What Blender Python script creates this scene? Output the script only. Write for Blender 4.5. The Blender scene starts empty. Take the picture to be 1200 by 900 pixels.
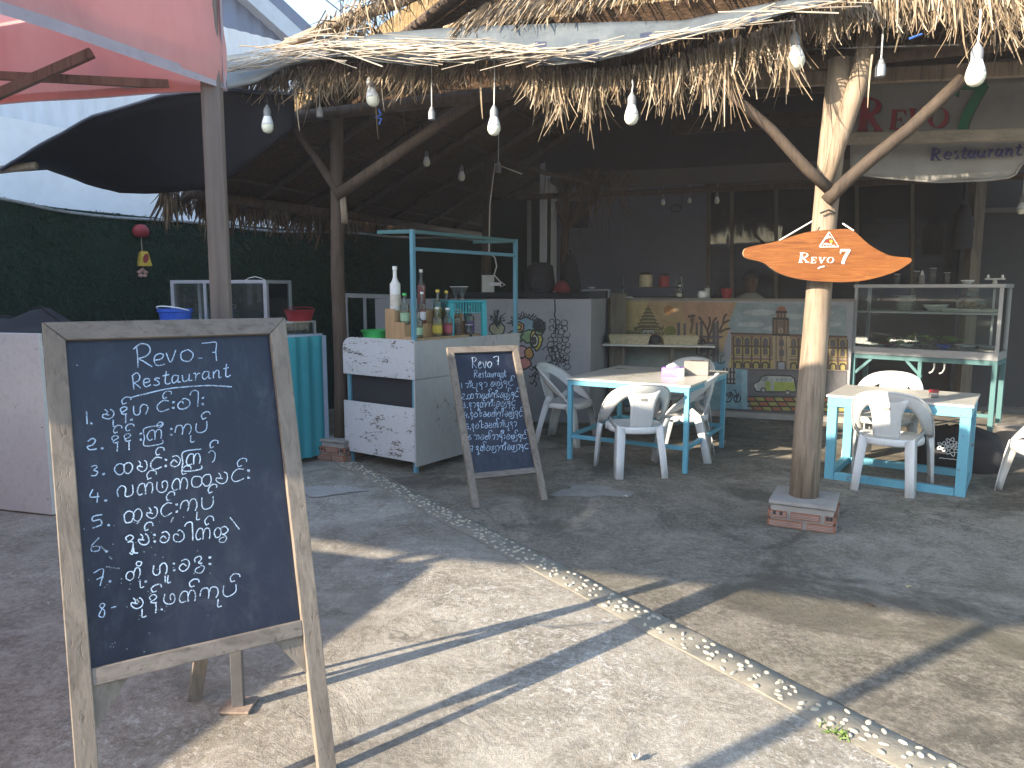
import bpy, bmesh, math, random
from mathutils import Vector as V, Matrix as M4, noise as mnoise
random.seed(7)
R = math.radians
scene = bpy.context.scene
C = scene.collection

# ------------------------------------------------------------------ camera
CAM_H, FPX, PITCH = 1.55, 870.0, R(7.3)
cam = bpy.data.cameras.new("camera")
cam.sensor_width = 36.0
cam.lens = FPX / 1200 * 36.0
cam.clip_start, cam.clip_end = 0.05, 500
camo = bpy.data.objects.new("camera", cam)
camo.location = (0, 0, CAM_H)
camo.rotation_euler = (R(90) - PITCH, 0, 0)
C.objects.link(camo)
scene.camera = camo
# ------------------------------------------------------------------ world and sun
SUN_AZ, SUN_EL = R(33.0), R(21.8)          # light travels towards (cos az, sin az)
to_sun = V((-math.cos(SUN_AZ) * math.cos(SUN_EL), -math.sin(SUN_AZ) * math.cos(SUN_EL), math.sin(SUN_EL)))
w = bpy.data.worlds.new("World")
scene.world = w
w.use_nodes = True
nt = w.node_tree
sky = nt.nodes.new("ShaderNodeTexSky")
sky.sky_type = 'NISHITA'
sky.sun_disc = False
sky.sun_elevation = SUN_EL
sky.sun_rotation = math.atan2(to_sun.x, to_sun.y)
sky.air_density = 1.3
sky.ozone_density = 1.5
sky.dust_density = 0.9
nt.links.new(sky.outputs[0], nt.nodes["Background"].inputs[0])
nt.nodes["Background"].inputs[1].default_value = 0.15
sl = bpy.data.lights.new("sun", 'SUN')
sl.energy = 4.0
sl.angle = R(0.55)
sl.color = (1.0, 0.86, 0.67)
so = bpy.data.objects.new("sun", sl)
so.rotation_euler = (-to_sun).to_track_quat('-Z', 'Y').to_euler()
so.location = (-6, -4, 8)
C.objects.link(so)
scene.view_settings.view_transform = 'Standard'
scene.view_settings.look = 'None'
scene.view_settings.exposure = 1.95
scene.view_settings.gamma = 1.0
scene.cycles.max_bounces = 10
scene.cycles.diffuse_bounces = 5
scene.cycles.transparent_max_bounces = 16
scene.cycles.use_denoising = True
scene.cycles.sample_clamp_indirect = 6

# ------------------------------------------------------------------ survey helpers (photo pixel -> point in the yard)
def ray(x, y):
    a, c = (x - 600) / FPX, (450 - y) / FPX
    return V((a, math.cos(PITCH) + c * math.sin(PITCH), -math.sin(PITCH) + c * math.cos(PITCH)))
EYE = V((0, 0, CAM_H))
def PZ(x, y, z=0.0):
    r = ray(x, y); return EYE + r * ((z - CAM_H) / r.z)
def PY(x, y, Y):
    r = ray(x, y); return EYE + r * (Y / r.y)
def PP(x, y, o, n):
    r = ray(x, y); return EYE + r * ((V(o) - EYE).dot(n) / r.dot(n))

# ------------------------------------------------------------------ mesh builder
class MB:
    def __init__(s): s.v = []; s.f = []; s.m = []
    def add(s, vs, fs, m=0):
        k = len(s.v); s.v += [tuple(p) for p in vs]
        for f in fs: s.f.append([i + k for i in f]); s.m.append(m)
        return s
    def box(s, lo, hi, m=0, rot=None, piv=None):
        (a, b, c), (d, e, f) = lo, hi
        vs = [V(p) for p in ((a,b,c),(d,b,c),(d,e,c),(a,e,c),(a,b,f),(d,b,f),(d,e,f),(a,e,f))]
        if rot is not None:
            q = V(piv) if piv is not None else V(((a+d)/2,(b+e)/2,(c+f)/2))
            vs = [q + rot @ (p - q) for p in vs]
        return s.add(vs, [(3,2,1,0),(4,5,6,7),(0,1,5,4),(1,2,6,5),(2,3,7,6),(3,0,4,7)], m)
    def bar(s, p0, p1, w, h=None, up=(0,0,1), m=0):
        p0, p1 = V(p0), V(p1); h = h or w
        d = (p1 - p0).normalized(); u = V(up)
        if abs(d.dot(u)) > .98: u = V((1,0,0)) if abs(d.x) < .9 else V((0,1,0))
        sx = d.cross(u).normalized() * w / 2; sy = sx.cross(d).normalized() * h / 2
        vs = [p + a * sx + b * sy for p in (p0, p1) for a, b in ((-1,-1),(1,-1),(1,1),(-1,1))]
        return s.add(vs, [(3,2,1,0),(4,5,6,7),(0,1,5,4),(1,2,6,5),(2,3,7,6),(3,0,4,7)], m)
    def tube(s, pts, rad, seg=8, m=0, caps=True):
        pts = [V(p) for p in pts]; n = len(pts)
        if not isinstance(rad, (list, tuple)): rad = [rad] * n
        d0 = (pts[1] - pts[0]).normalized(); a = V((0,0,1)) if abs(d0.z) < .9 else V((1,0,0))
        rings = []; sx = d0.cross(a).normalized()
        for i, p in enumerate(pts):
            d = (pts[min(i+1,n-1)] - pts[max(i-1,0)])
            d = d.normalized() if d.length > 1e-9 else d0
            sx = (sx - d * sx.dot(d)); sx = sx.normalized() if sx.length > 1e-6 else d.orthogonal().normalized()
            sy = d.cross(sx)
            rings.append([p + (sx * math.cos(2*math.pi*k/seg) + sy * math.sin(2*math.pi*k/seg)) * rad[i] for k in range(seg)])
        vs = [q for r in rings for q in r]; fs = []
        for i in range(n-1):
            for k in range(seg):
                fs.append((i*seg+k, i*seg+(k+1)%seg, (i+1)*seg+(k+1)%seg, (i+1)*seg+k))
        if caps: fs.append(tuple(reversed(range(seg)))); fs.append(tuple((n-1)*seg+k for k in range(seg)))
        return s.add(vs, fs, m)
    def lathe(s, prof, c=(0,0,0), seg=16, m=0, axis='z'):
        c = V(c); vs = []; fs = []
        for r, z in prof:
            for k in range(seg):
                a = 2*math.pi*k/seg
                p = V((r*math.cos(a), r*math.sin(a), z))
                if axis == 'y': p = V((p.x, p.z, p.y))
                vs.append(c + p)
        n = len(prof)
        for i in range(n-1):
            for k in range(seg): fs.append((i*seg+k, i*seg+(k+1)%seg, (i+1)*seg+(k+1)%seg, (i+1)*seg+k))
        fs.append(tuple(reversed(range(seg)))); fs.append(tuple((n-1)*seg+k for k in range(seg)))
        return s.add(vs, fs, m)
    def prism(s, poly, ext, m=0):
        ext = V(ext); n = len(poly); poly = [V(p) for p in poly]
        vs = poly + [p + ext for p in poly]
        return s.add(vs, [tuple(reversed(range(n))), tuple(range(n, 2*n))] + [(i,(i+1)%n,n+(i+1)%n,n+i) for i in range(n)], m)
    def grid(s, rows, m=0):
        nr, nc = len(rows), len(rows[0])
        return s.add([p for r in rows for p in r], [(i*nc+j, i*nc+j+1, (i+1)*nc+j+1, (i+1)*nc+j) for i in range(nr-1) for j in range(nc-1)], m)
    def strand(s, root, d, L, wd, bend=(0,0,0), m=0, seg=3):
        root, d, bend = V(root), V(d).normalized(), V(bend)
        side = d.cross(V((random.uniform(-1,1), random.uniform(-1,1), random.uniform(-1,1))))
        side = side.normalized() * wd / 2 if side.length > 1e-4 else V((wd/2,0,0))
        vs = []
        for i in range(seg+1):
            t = i / seg; p = root + d * (L*t) + bend * (L*t*t)
            k = 1 - .65*t*t
            vs += [p - side*k, p + side*k]
        return s.add(vs, [(2*i,2*i+1,2*i+3,2*i+2) for i in range(seg)], m)
    def build(s, name, mats, parent=None, world=False, smooth=False, bevel=0, solid=0, sub=0, ang=None):
        me = bpy.data.meshes.new(name)
        vs = s.v
        if world and parent is not None:
            inv = chain(parent).inverted(); vs = [tuple(inv @ V(p)) for p in s.v]
        me.from_pydata(vs, [], s.f)
        if not isinstance(mats, (list, tuple)): mats = [mats]
        for mm in mats: me.materials.append(mm)
        me.polygons.foreach_set('material_index', s.m)
        me.update()
        o = bpy.data.objects.new(name, me); C.objects.link(o)
        if parent is not None: o.parent = parent
        if smooth: me.shade_smooth()
        if ang: me.shade_smooth(); me.set_sharp_from_angle(angle=R(ang))
        if sub:
            q = o.modifiers.new("sub", 'SUBSURF'); q.levels = q.render_levels = sub
        if solid:
            q = o.modifiers.new("solid", 'SOLIDIFY'); q.thickness = solid; q.offset = 0
        if bevel:
            q = o.modifiers.new("bevel", 'BEVEL'); q.width = bevel; q.segments = 2; q.limit_method = 'ANGLE'; q.angle_limit = R(40)
        return o
def chain(o):
    m = o.matrix_basis.copy()
    while o.parent: o = o.parent; m = o.matrix_basis @ m
    return m
def thing(name, label, cat, loc=(0,0,0), rz=0.0, group=None):
    o = bpy.data.objects.new(name, None); C.objects.link(o)
    o.empty_display_size = .1; o.location = loc; o.rotation_euler = (0,0,rz)
    o['label'] = label; o['category'] = cat
    if group: o['group'] = group
    return o
def tag(o, label, cat, group=None):
    o['label'] = label; o['category'] = cat
    if group: o['group'] = group
    return o
def struct(o): o['kind'] = 'structure'; return o
def dup(root, loc, rz, label, group=None):
    r = root.copy(); C.objects.link(r); r.location = loc; r.rotation_euler = (0,0,rz); r['label'] = label
    if group: r['group'] = group
    for ch in root.children:
        c = ch.copy(); C.objects.link(c); c.parent = r
        for g in ch.children:
            d = g.copy(); C.objects.link(d); d.parent = c
    return r
def rotz(a): return M4.Rotation(a, 3, 'Z')

# ------------------------------------------------------------------ materials
class NT:
    def __init__(s, name):
        s.mat = bpy.data.materials.new(name); s.mat.use_nodes = True
        s.t = s.mat.node_tree; s.b = s.t.nodes["Principled BSDF"]; s.out = s.t.nodes["Material Output"]
        s._tc = None
    def n(s, k, **kw):
        nd = s.t.nodes.new(k)
        for a, b in kw.items(): setattr(nd, a, b)
        return nd
    def l(s, a, b): s.t.links.new(a, b)
    def tc(s, scale=(1,1,1), rot=(0,0,0)):
        if s._tc is None: s._tc = s.n("ShaderNodeTexCoord")
        mp = s.n("ShaderNodeMapping"); mp.inputs['Scale'].default_value = scale; mp.inputs['Rotation'].default_value = rot
        s.l(s._tc.outputs['Object'], mp.inputs[0]); return mp.outputs[0]
    def noise(s, vec, scale, detail=4, rough=.55, dist=0):
        nd = s.n("ShaderNodeTexNoise"); nd.inputs['Scale'].default_value = scale; nd.inputs['Detail'].default_value = detail
        nd.inputs['Roughness'].default_value = rough; nd.inputs['Distortion'].default_value = dist
        s.l(vec, nd.inputs['Vector']); return nd.outputs['Fac']
    def ramp(s, fac, *stops):
        r = s.n("ShaderNodeValToRGB"); el = r.color_ramp.elements
        while len(el) < len(stops): el.new(.5)
        for e, (p, c) in zip(el, stops): e.position = p; e.color = (*c, 1) if len(c) == 3 else c
        s.l(fac, r.inputs[0]); return r.outputs[0]
    def rampv(s, fac, a, b, va=0., vb=1.): return s.ramp(fac, (a, (va,)*3), (b, (vb,)*3))
    def mix(s, fac, a, b, mode='MIX'):
        m = s.n("ShaderNodeMix", data_type='RGBA', blend_type=mode)
        for i, q in ((0, fac), (6, a), (7, b)):
            if isinstance(q, (int, float)): m.inputs[i].default_value = q
            elif isinstance(q, tuple): m.inputs[i].default_value = (*q, 1)
            else: s.l(q, m.inputs[i])
        return m.outputs[2]
    def math(s, op, a, b):
        m = s.n("ShaderNodeMath", operation=op)
        for i, q in ((0, a), (1, b)):
            if isinstance(q, (int, float)): m.inputs[i].default_value = q
            else: s.l(q, m.inputs[i])
        return m.outputs[0]
    def bump(s, h, st=.3, dist=.01, prev=None):
        b = s.n("ShaderNodeBump"); b.inputs['Strength'].default_value = st; b.inputs['Distance'].default_value = dist
        s.l(h, b.inputs['Height'])
        if prev: s.l(prev, b.inputs['Normal'])
        s.l(b.outputs[0], s.b.inputs['Normal']); return b.outputs[0]
    def col(s, c):
        if isinstance(c, tuple): s.b.inputs['Base Color'].default_value = (*c, 1)
        else: s.l(c, s.b.inputs['Base Color'])
    def rough(s, r, spec=None):
        if isinstance(r, (int, float)): s.b.inputs['Roughness'].default_value = r
        else: s.l(r, s.b.inputs['Roughness'])
        if spec is not None: s.b.inputs['Specular IOR Level'].default_value = spec
def lerp(c, k): return tuple(min(1, x * k) for x in c)
def plain(name, c, rough=.6, var=.18, scale=6, bump=.15, bs=40, metal=0, spec=.4, stretch=(1,1,1)):
    t = NT(name); v = t.tc(stretch)
    n1 = t.noise(v, scale, 5, .6); n2 = t.noise(v, scale * 7, 3)
    c1 = t.ramp(n1, (.3, lerp(c, 1 - var)), (.7, lerp(c, 1 + var)))
    t.col(t.mix(.25, c1, t.ramp(n2, (.3, lerp(c, 1 - 1.5*var)), (.7, lerp(c, 1 + var)))))
    t.rough(t.rampv(n1, .3, .7, rough - .08, min(1, rough + .1)), spec); t.b.inputs['Metallic'].default_value = metal
    if bump: t.bump(t.noise(v, bs, 4), bump, .004)
    return t.mat
def wood(name, dark, light, stretch=(1,1,.08), scale=22, rough=.75, spec=.25, bump=.4):
    t = NT(name); v = t.tc(stretch)
    n1 = t.noise(v, scale, 6, .65, .6); n2 = t.noise(t.tc(), 3, 4); n3 = t.noise(v, scale*4, 3)
    c = t.ramp(n1, (.28, dark), (.5, lerp(light, .8)), (.72, light))
    c = t.mix(t.rampv(n2, .35, .75, 0, .55), c, lerp(dark, 1.15))
    c = t.mix(t.rampv(n3, .55, .8, 0, .5), c, lerp(dark, .6))
    n4 = t.noise(t.tc(tuple(q*.35 if q < .5 else q*1.5 for q in stretch)), scale*2.2, 4, .6, .3)
    c = t.mix(t.rampv(n4, .60, .68, 0, .45), c, lerp(dark, .5))
    t.col(c); t.rough(rough, spec); b_ = t.bump(n1, bump, .006); t.bump(t.rampv(n4, .60, .68, 1, 0), .35, .004, b_); return t.mat
def paint(name, c, under, wear=.62, rough=.5, scale=5, dirt=(.12,.1,.08), stretch=(1,1,1)):
    t = NT(name); v = t.tc(stretch)
    n1 = t.noise(v, scale, 6, .7, .4); n2 = t.noise(v, scale*9, 4, .7); n3 = t.noise(v, 1.7, 4)
    m = t.math('ADD', t.math('MULTIPLY', n1, .65), t.math('MULTIPLY', n2, .35))
    base = t.mix(t.rampv(n3, .35, .7, 0, .35), c, lerp(c, .72))
    base = t.mix(t.rampv(n2, .5, .75, 0, .22), base, dirt)
    k = t.rampv(m, wear, wear + .03)
    t.col(t.mix(k, base, under)); t.rough(t.mix(k, (rough,)*3, (.85,)*3), .4)
    t.bump(t.math('MULTIPLY', k, -1.), .5, .002); return t.mat
def glass(name, tint=(.9,.95,.93), alpha=.9, rough=.03):
    t = NT(name)
    tr = t.n("ShaderNodeBsdfTransparent"); tr.inputs[0].default_value = (*tint, 1)
    gl = t.n("ShaderNodeBsdfGlossy"); gl.inputs['Roughness'].default_value = rough
    fr = t.n("ShaderNodeFresnel"); fr.inputs[0].default_value = 1.45
    df = t.n("ShaderNodeBsdfDiffuse"); df.inputs[0].default_value = (.5,.52,.5,1)
    m1 = t.n("ShaderNodeMixShader"); m2 = t.n("ShaderNodeMixShader")
    smudge = t.rampv(t.noise(t.tc(), 4, 5, .7), .4, .8, (1-alpha)*.4, (1-alpha)*1.6)
    t.l(smudge, m1.inputs[0]); t.l(tr.outputs[0], m1.inputs[1]); t.l(df.outputs[0], m1.inputs[2])
    t.l(fr.outputs[0], m2.inputs[0]); t.l(m1.outputs[0], m2.inputs[1]); t.l(gl.outputs[0], m2.inputs[2])
    t.l(m2.outputs[0], t.out.inputs[0]); return t.mat
def straw(name, stops, rough=.8):
    t = NT(name); g = t.n("ShaderNodeNewGeometry")
    c = t.ramp(g.outputs['Random Per Island'], *stops)
    n = t.noise(t.tc(), 9, 4)
    c = t.mix(t.rampv(n, .35, .7, .1, .55), c, stops[0][1])
    t.col(c); t.rough(rough, .25); return t.mat
def cloth(name, c, c2, transl=.35, scale=3, weave=300):
    t = NT(name); v = t.tc()
    n = t.noise(v, scale, 5, .6, .5)
    cc = t.ramp(n, (.3, c2), (.65, c))
    cc = t.mix(t.rampv(t.noise(t.tc((1,1,.35)), 9, 5, .7), .45, .8, 0, .35), cc, lerp(c2, .75))
    t.col(cc); t.rough(.85, .2)
    wv = t.noise(v, weave, 2)
    nr = t.bump(n, .25, .02)
    if transl:
        tl = t.n("ShaderNodeBsdfTranslucent"); t.l(cc, tl.inputs[0])
        mx = t.n("ShaderNodeMixShader"); mx.inputs[0].default_value = transl
        t.l(t.b.outputs[0], mx.inputs[1]); t.l(tl.outputs[0], mx.inputs[2]); t.l(mx.outputs[0], t.out.inputs[0])
    return t.mat
def chalk_mat(name, c):
    t = NT(name); n = t.noise(t.tc(), 420, 3, .7); n2 = t.noise(t.tc(), 30, 3)
    k = t.rampv(t.math('ADD', t.math('MULTIPLY', n, .75), t.math('MULTIPLY', n2, .25)), .40, .54, .10, 1)
    tr = t.n("ShaderNodeBsdfTransparent"); mx = t.n("ShaderNodeMixShader")
    t.col(c); t.rough(.95, .1)
    t.l(k, mx.inputs[0]); t.l(tr.outputs[0], mx.inputs[1]); t.l(t.b.outputs[0], mx.inputs[2]); t.l(mx.outputs[0], t.out.inputs[0])
    return t.mat

mt = {}
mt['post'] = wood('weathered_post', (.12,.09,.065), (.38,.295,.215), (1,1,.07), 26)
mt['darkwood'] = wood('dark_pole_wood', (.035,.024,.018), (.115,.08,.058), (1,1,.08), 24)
mt['darkbeam'] = wood('dark_beam_wood', (.025,.018,.014), (.08,.057,.04), (.08,1,1), 24)
mt['board_wood'] = wood('chalkboard_frame_wood', (.105,.085,.07), (.28,.235,.19), (1,1,.06), 20, .6, .35)
mt['board_wood_h'] = wood('chalkboard_rail_wood', (.095,.08,.07), (.25,.215,.185), (.06,1,1), 20, .6, .35)
mt['pole_wood'] = wood('tent_pole_wood', (.085,.068,.06), (.20,.165,.145), (1,1,.05), 18, .6, .35)
mt['rackwood'] = wood('light_rack_wood', (.36,.22,.11), (.58,.38,.21), (1,1,.1), 18, .55)
mt['plank'] = wood('brown_plank', (.10,.06,.035), (.24,.15,.09), (.08,1,1), 18, .6)
mt['greyplank'] = wood('grey_plank', (.16,.135,.11), (.32,.275,.22), (.07,1,1), 18, .75)
mt['greypost'] = wood('grey_post', (.10,.085,.07), (.22,.19,.145), (1,1,.07), 18, .75)
mt['blue'] = paint('chipped_turquoise_paint', (.13,.39,.51), (.16,.15,.14), .60, .55, 9)
mt['cartblue'] = paint('dull_blue_paint', (.10,.27,.35), (.14,.13,.12), .60, .55, 9)
mt['brace'] = wood('dark_brace_wood', (.03,.021,.017), (.095,.07,.052), (1,1,.08), 24)
mt['teal_dull'] = paint('dull_teal_paint', (.065,.17,.18), (.15,.15,.14), .66, .5, 7)
mt['cartpaint'] = paint('worn_white_paint', (.52,.52,.53), (.13,.105,.085), .552, .55, 6, stretch=(.6,.6,1.6))
mt['cartply'] = paint('greyed_plywood', (.42,.42,.42), (.24,.22,.19), .60, .6, 3.0, stretch=(1,1,.5))
mt['whitepaint'] = paint('white_partition_paint', (.60,.61,.60), (.3,.27,.24), .60, .6, 3)
mt['mortar_wall'] = plain('painted_wall', (.29,.29,.31), .8, .14, 2.2, .35, 30)
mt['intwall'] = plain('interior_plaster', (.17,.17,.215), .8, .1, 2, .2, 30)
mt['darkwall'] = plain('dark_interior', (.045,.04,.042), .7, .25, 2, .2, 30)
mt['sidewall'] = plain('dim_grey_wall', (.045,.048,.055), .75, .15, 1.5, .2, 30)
mt['fascia'] = plain('fascia_board', (.12,.11,.10), .75, .2, 3, .2, 30, stretch=(.3,1,1))
mt['chair'] = paint('white_chair_plastic', (.66,.665,.66), (.42,.40,.36), .70, .4, 5, (.33,.31,.27))
mt['alu'] = plain('aluminium_frame', (.36,.37,.385), .42, .1, 8, .08, 50, .35, .5)
mt['steel'] = plain('grey_steel', (.15,.15,.155), .45, .2, 8, .1, 50, .5, .5)
mt['rust'] = plain('rusty_plate', (.26,.20,.16), .75, .3, 14, .3, 60)
mt['slate'] = plain('table_top_laminate', (.50,.49,.46), .32, .12, 3, .08, 25, 0, .5)
mt['black'] = plain('black_cloth', (.018,.018,.022), .8, .3, 5, .3, 60)
mt['tarp'] = cloth('black_shade_cloth', (.008,.008,.012), (.004,.004,.007), 0)
mt['bluetarp'] = plain('blue_tarpaulin', (.05,.14,.50), .4, .3, 14, .5, 30)
mt['bluebucket'] = plain('blue_plastic', (.03,.10,.45), .4, .1, 5, .05)
mt['green'] = plain('green_plastic', (.06,.50,.12), .4, .1, 5, .05)
mt['tealplastic'] = plain('teal_plastic', (.03,.33,.38), .4, .1, 5, .05)
mt['red'] = plain('red_plastic', (.26,.022,.028), .45, .15, 5, .05)
mt['darkred'] = plain('dark_red_cloth', (.16,.025,.03), .8, .3, 9, .2)
mt['yellow'] = plain('yellow_cloth', (.62,.42,.06), .7, .2, 12, .2)
mt['pink'] = plain('pale_pink', (.55,.33,.28), .7, .2, 12, .2)
mt['white'] = plain('white_plastic', (.80,.80,.78), .4, .04, 6, .03)
mt['offwhite'] = plain('off_white', (.62,.60,.54), .6, .1, 6, .05)
mt['purple'] = plain('purple_card', (.40,.22,.72), .5, .2, 20, .05)
mt['greycard'] = plain('grey_card', (.25,.23,.215), .7, .12, 9, .1)
mt['basket'] = plain('woven_basket', (.47,.40,.26), .8, .3, 40, .8, 90)
mt['plate'] = plain('ceramic_plate', (.70,.68,.63), .25, .06, 8, .02)
mt['bread'] = plain('fried_snack', (.48,.27,.09), .7, .3, 20, .4)
mt['leaf'] = plain('leaf_green', (.12,.20,.04), .6, .4, 20, .2)
mt['brick'] = plain('clay_brick', (.30,.125,.075), .85, .22, 10, .5, 50)
mt['cement'] = plain('rough_cement', (.30,.28,.255), .9, .2, 9, .8, 40)
mt['wire'] = plain('dark_wire', (.03,.03,.03), .5, .1, 5, 0)
mt['whitewire'] = plain('white_wire', (.65,.65,.62), .5, .1, 5, 0)
mt['socket'] = plain('grey_lamp_socket', (.24,.25,.27), .45, .15, 8, .05)
mt['bulbcollar'] = plain('white_bulb_collar', (.85,.86,.88), .35, .03, 5, 0)
mt['bulbglobe'] = plain('milky_bulb_globe', (.80,.80,.66), .25, .03, 5, 0, spec=.6)
mt['glass'] = glass('clear_glass')
mt['showglass'] = glass('showcase_glass', (.86,.91,.90), .955)
mt['bottleglass'] = glass('bottle_glass', (.78,.84,.80), .80)
mt['darkglass'] = glass('dim_window_glass', (.55,.5,.5), .93, .02)
mt['clearplastic'] = glass('clear_film', (.85,.85,.85), .72, .15)
mt['straw'] = straw('sunbleached_thatch', [(0,(.12,.085,.05)),(.35,(.25,.185,.12)),(.7,(.36,.28,.195)),(1,(.52,.44,.34))])
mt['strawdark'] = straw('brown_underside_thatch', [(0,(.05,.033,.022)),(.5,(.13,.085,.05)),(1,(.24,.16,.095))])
mt['reed'] = straw('dry_reeds', [(0,(.20,.17,.14)),(.5,(.40,.35,.29)),(1,(.58,.52,.44))])
mt['chalk'] = chalk_mat('white_chalk', (.54,.68,.86))
mt['chalkdim'] = chalk_mat('faint_chalk', (.32,.37,.43))
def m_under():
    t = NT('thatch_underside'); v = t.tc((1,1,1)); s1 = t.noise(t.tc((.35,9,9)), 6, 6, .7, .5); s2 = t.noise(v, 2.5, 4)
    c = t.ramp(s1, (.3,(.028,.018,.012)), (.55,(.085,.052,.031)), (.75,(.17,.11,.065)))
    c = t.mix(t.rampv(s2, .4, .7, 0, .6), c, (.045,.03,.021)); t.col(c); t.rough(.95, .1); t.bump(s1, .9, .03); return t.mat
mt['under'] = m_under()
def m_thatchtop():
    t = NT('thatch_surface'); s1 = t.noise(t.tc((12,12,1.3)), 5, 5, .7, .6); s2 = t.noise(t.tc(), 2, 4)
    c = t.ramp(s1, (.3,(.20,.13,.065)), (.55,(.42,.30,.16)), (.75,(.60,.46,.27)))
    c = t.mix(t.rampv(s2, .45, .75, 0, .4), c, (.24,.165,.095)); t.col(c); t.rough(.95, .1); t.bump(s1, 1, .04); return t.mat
mt['thatchtop'] = m_thatchtop()
def m_ground(name, cols, white, moss, stain):
    t = NT(name); v = t.tc()
    big = t.noise(v, .6, 6, .65, .5); mid = t.noise(v, 2.6, 7, .72, .8); mid2 = t.noise(t.tc((1,1,1),(0,0,.9)), 6.5, 6, .75, .5)
    fine = t.noise(v, 34, 6, .8); grit = t.noise(v, 150, 3, .85)
    c = t.ramp(big, (.36, cols[0]), (.5, cols[1]), (.63, cols[2]))
    c = t.mix(t.rampv(mid, .43, .60, 0, .75), c, lerp(cols[0], .82))
    c = t.mix(t.rampv(mid2, .50, .66, 0, .55), c, lerp(cols[2], 1.1))
    c = t.mix(t.rampv(fine, .44, .62, 0, .5), c, lerp(cols[2], 1.25))
    c = t.mix(t.rampv(grit, .54, .66, 0, .6), c, lerp(cols[0], .5))
    area = t.rampv(t.noise(v, .5, 4, .6), .44, .58)
    sc = t.rampv(t.noise(v, 21, 7, .85, 1.6), .53, .60)
    c = t.mix(t.math('MULTIPLY', t.math('MULTIPLY', area, sc), white), c, (.62,.61,.58))
    # dark damp stains with ragged edges
    stn = t.math('MULTIPLY', t.rampv(t.noise(v, .9, 7, .7, 1.0), .52, .60), stain)
    c = t.mix(stn, c, lerp(cols[0], .55))
    mo = t.math('MULTIPLY', t.rampv(t.noise(v, 1.5, 6, .7), .50, .70), moss)
    c = t.mix(mo, c, (.12,.112,.075))
    vor = t.n("ShaderNodeTexVoronoi", feature='DISTANCE_TO_EDGE'); vor.inputs['Scale'].default_value = .5
    wv = t.n("ShaderNodeVectorMath", operation='ADD'); nz = t.n("ShaderNodeTexNoise"); nz.inputs['Scale'].default_value = 3; nz.inputs['Detail'].default_value = 6
    t.l(v, nz.inputs['Vector']); t.l(v, wv.inputs[0]); t.l(nz.outputs['Color'], wv.inputs[1]); t.l(wv.outputs[0], vor.inputs['Vector'])
    cr = t.math('MULTIPLY', t.rampv(vor.outputs['Distance'], .0, .007, 1, 0), t.rampv(big, .48, .6, 0, .75))
    c = t.mix(cr, c, lerp(cols[0], .3))
    t.col(c); t.rough(t.rampv(mid, .3, .7, .72, .95), .3)
    b = t.bump(t.math('ADD', t.math('MULTIPLY', fine, .7), t.math('MULTIPLY', grit, .7)), .8, .008)
    t.bump(t.math('ADD', mid, t.math('MULTIPLY', mid2, .5)), .5, .035, b); return t.mat
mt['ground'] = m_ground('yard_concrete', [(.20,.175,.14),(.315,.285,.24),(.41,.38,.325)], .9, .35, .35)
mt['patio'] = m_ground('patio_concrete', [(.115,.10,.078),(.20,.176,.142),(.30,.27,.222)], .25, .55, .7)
mt['stripcement'] = plain('strip_cement', (.21,.195,.16), .9, .25, 7, .7, 60)
def m_pebble():
    t = NT('pale_pebbles'); g = t.n("ShaderNodeNewGeometry")
    c = t.ramp(g.outputs['Random Per Island'], (0,(.27,.24,.18)), (.4,(.38,.355,.30)), (.8,(.43,.37,.25)), (1,(.48,.455,.40)))
    t.col(t.mix(.35, c, t.ramp(t.noise(t.tc(), 60, 4), (.3,(.33,.3,.24)), (.7,(.48,.455,.39))))); t.rough(.6, .35); return t.mat
mt['pebble'] = m_pebble()
mt['canopy'] = cloth('faded_red_canvas', (.86,.47,.45), (.76,.34,.33), .52, 1.6)
mt['hem'] = cloth('grey_hem_tape', (.46,.42,.46), (.34,.31,.36), .2, 8)
mt['banner'] = cloth('grubby_vinyl_banner', (.33,.32,.30), (.25,.24,.22), .05, 2.2)
mt['sheet'] = plain('dusty_plastic_sheet', (.095,.108,.115), .45, .22, 7, .8, 22, 0, .5, (1,1,1))
mt['sheetdark'] = plain('dark_sheet_stripe', (.045,.05,.075), .4, .2, 7, .3, 22)
mt['fencebase'] = plain('artificial_grass_base', (.012,.03,.018), .9, .4, 8, .8, 60)
mt['fenceblade'] = straw('artificial_grass_blades', [(0,(.008,.024,.014)),(.6,(.02,.052,.027)),(1,(.042,.088,.04))], .6)
mt['fencerail'] = plain('grey_rail', (.30,.31,.32), .6, .15, 6, .1)
def m_corr(name, c, rust):
    t = NT(name); n = t.noise(t.tc((1,1,.25)), 4, 5, .7)
    t.col(t.ramp(n, (.35, c), (.6, lerp(c,.85)), (.8, rust))); t.rough(.5, .4); t.b.inputs['Metallic'].default_value = .15
    return t.mat
mt['corrteal'] = m_corr('teal_corrugated_sheet', (.035,.30,.345), (.05,.24,.27))
mt['corrgrey'] = m_corr('pale_corrugated_sheet', (.62,.65,.72), (.5,.5,.52))
mt['housewall'] = plain('whitewashed_wall', (.76,.78,.83), .85, .1, 1.5, .2, 20)
mt['housedark'] = m_corr('dark_blue_corrugated', (.10,.125,.21), (.14,.16,.22))
mt['gutter'] = plain('grey_gutter', (.36,.40,.48), .5, .12, 4, .1)
def m_sign():
    t = NT('varnished_orange_wood'); s1 = t.noise(t.tc((.5,1,7)), 7, 7, .7, 1.6); s2 = t.noise(t.tc((1,1,1)), 5, 4)
    c = t.ramp(s1, (.30,(.11,.033,.007)), (.5,(.215,.075,.016)), (.72,(.32,.13,.032)))
    c = t.mix(t.rampv(s2, .45, .75, 0, .55), c, (.17,.05,.010)); t.col(c); t.rough(.36, .5); t.bump(s1, .15, .003); return t.mat
mt['sign'] = m_sign()
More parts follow.
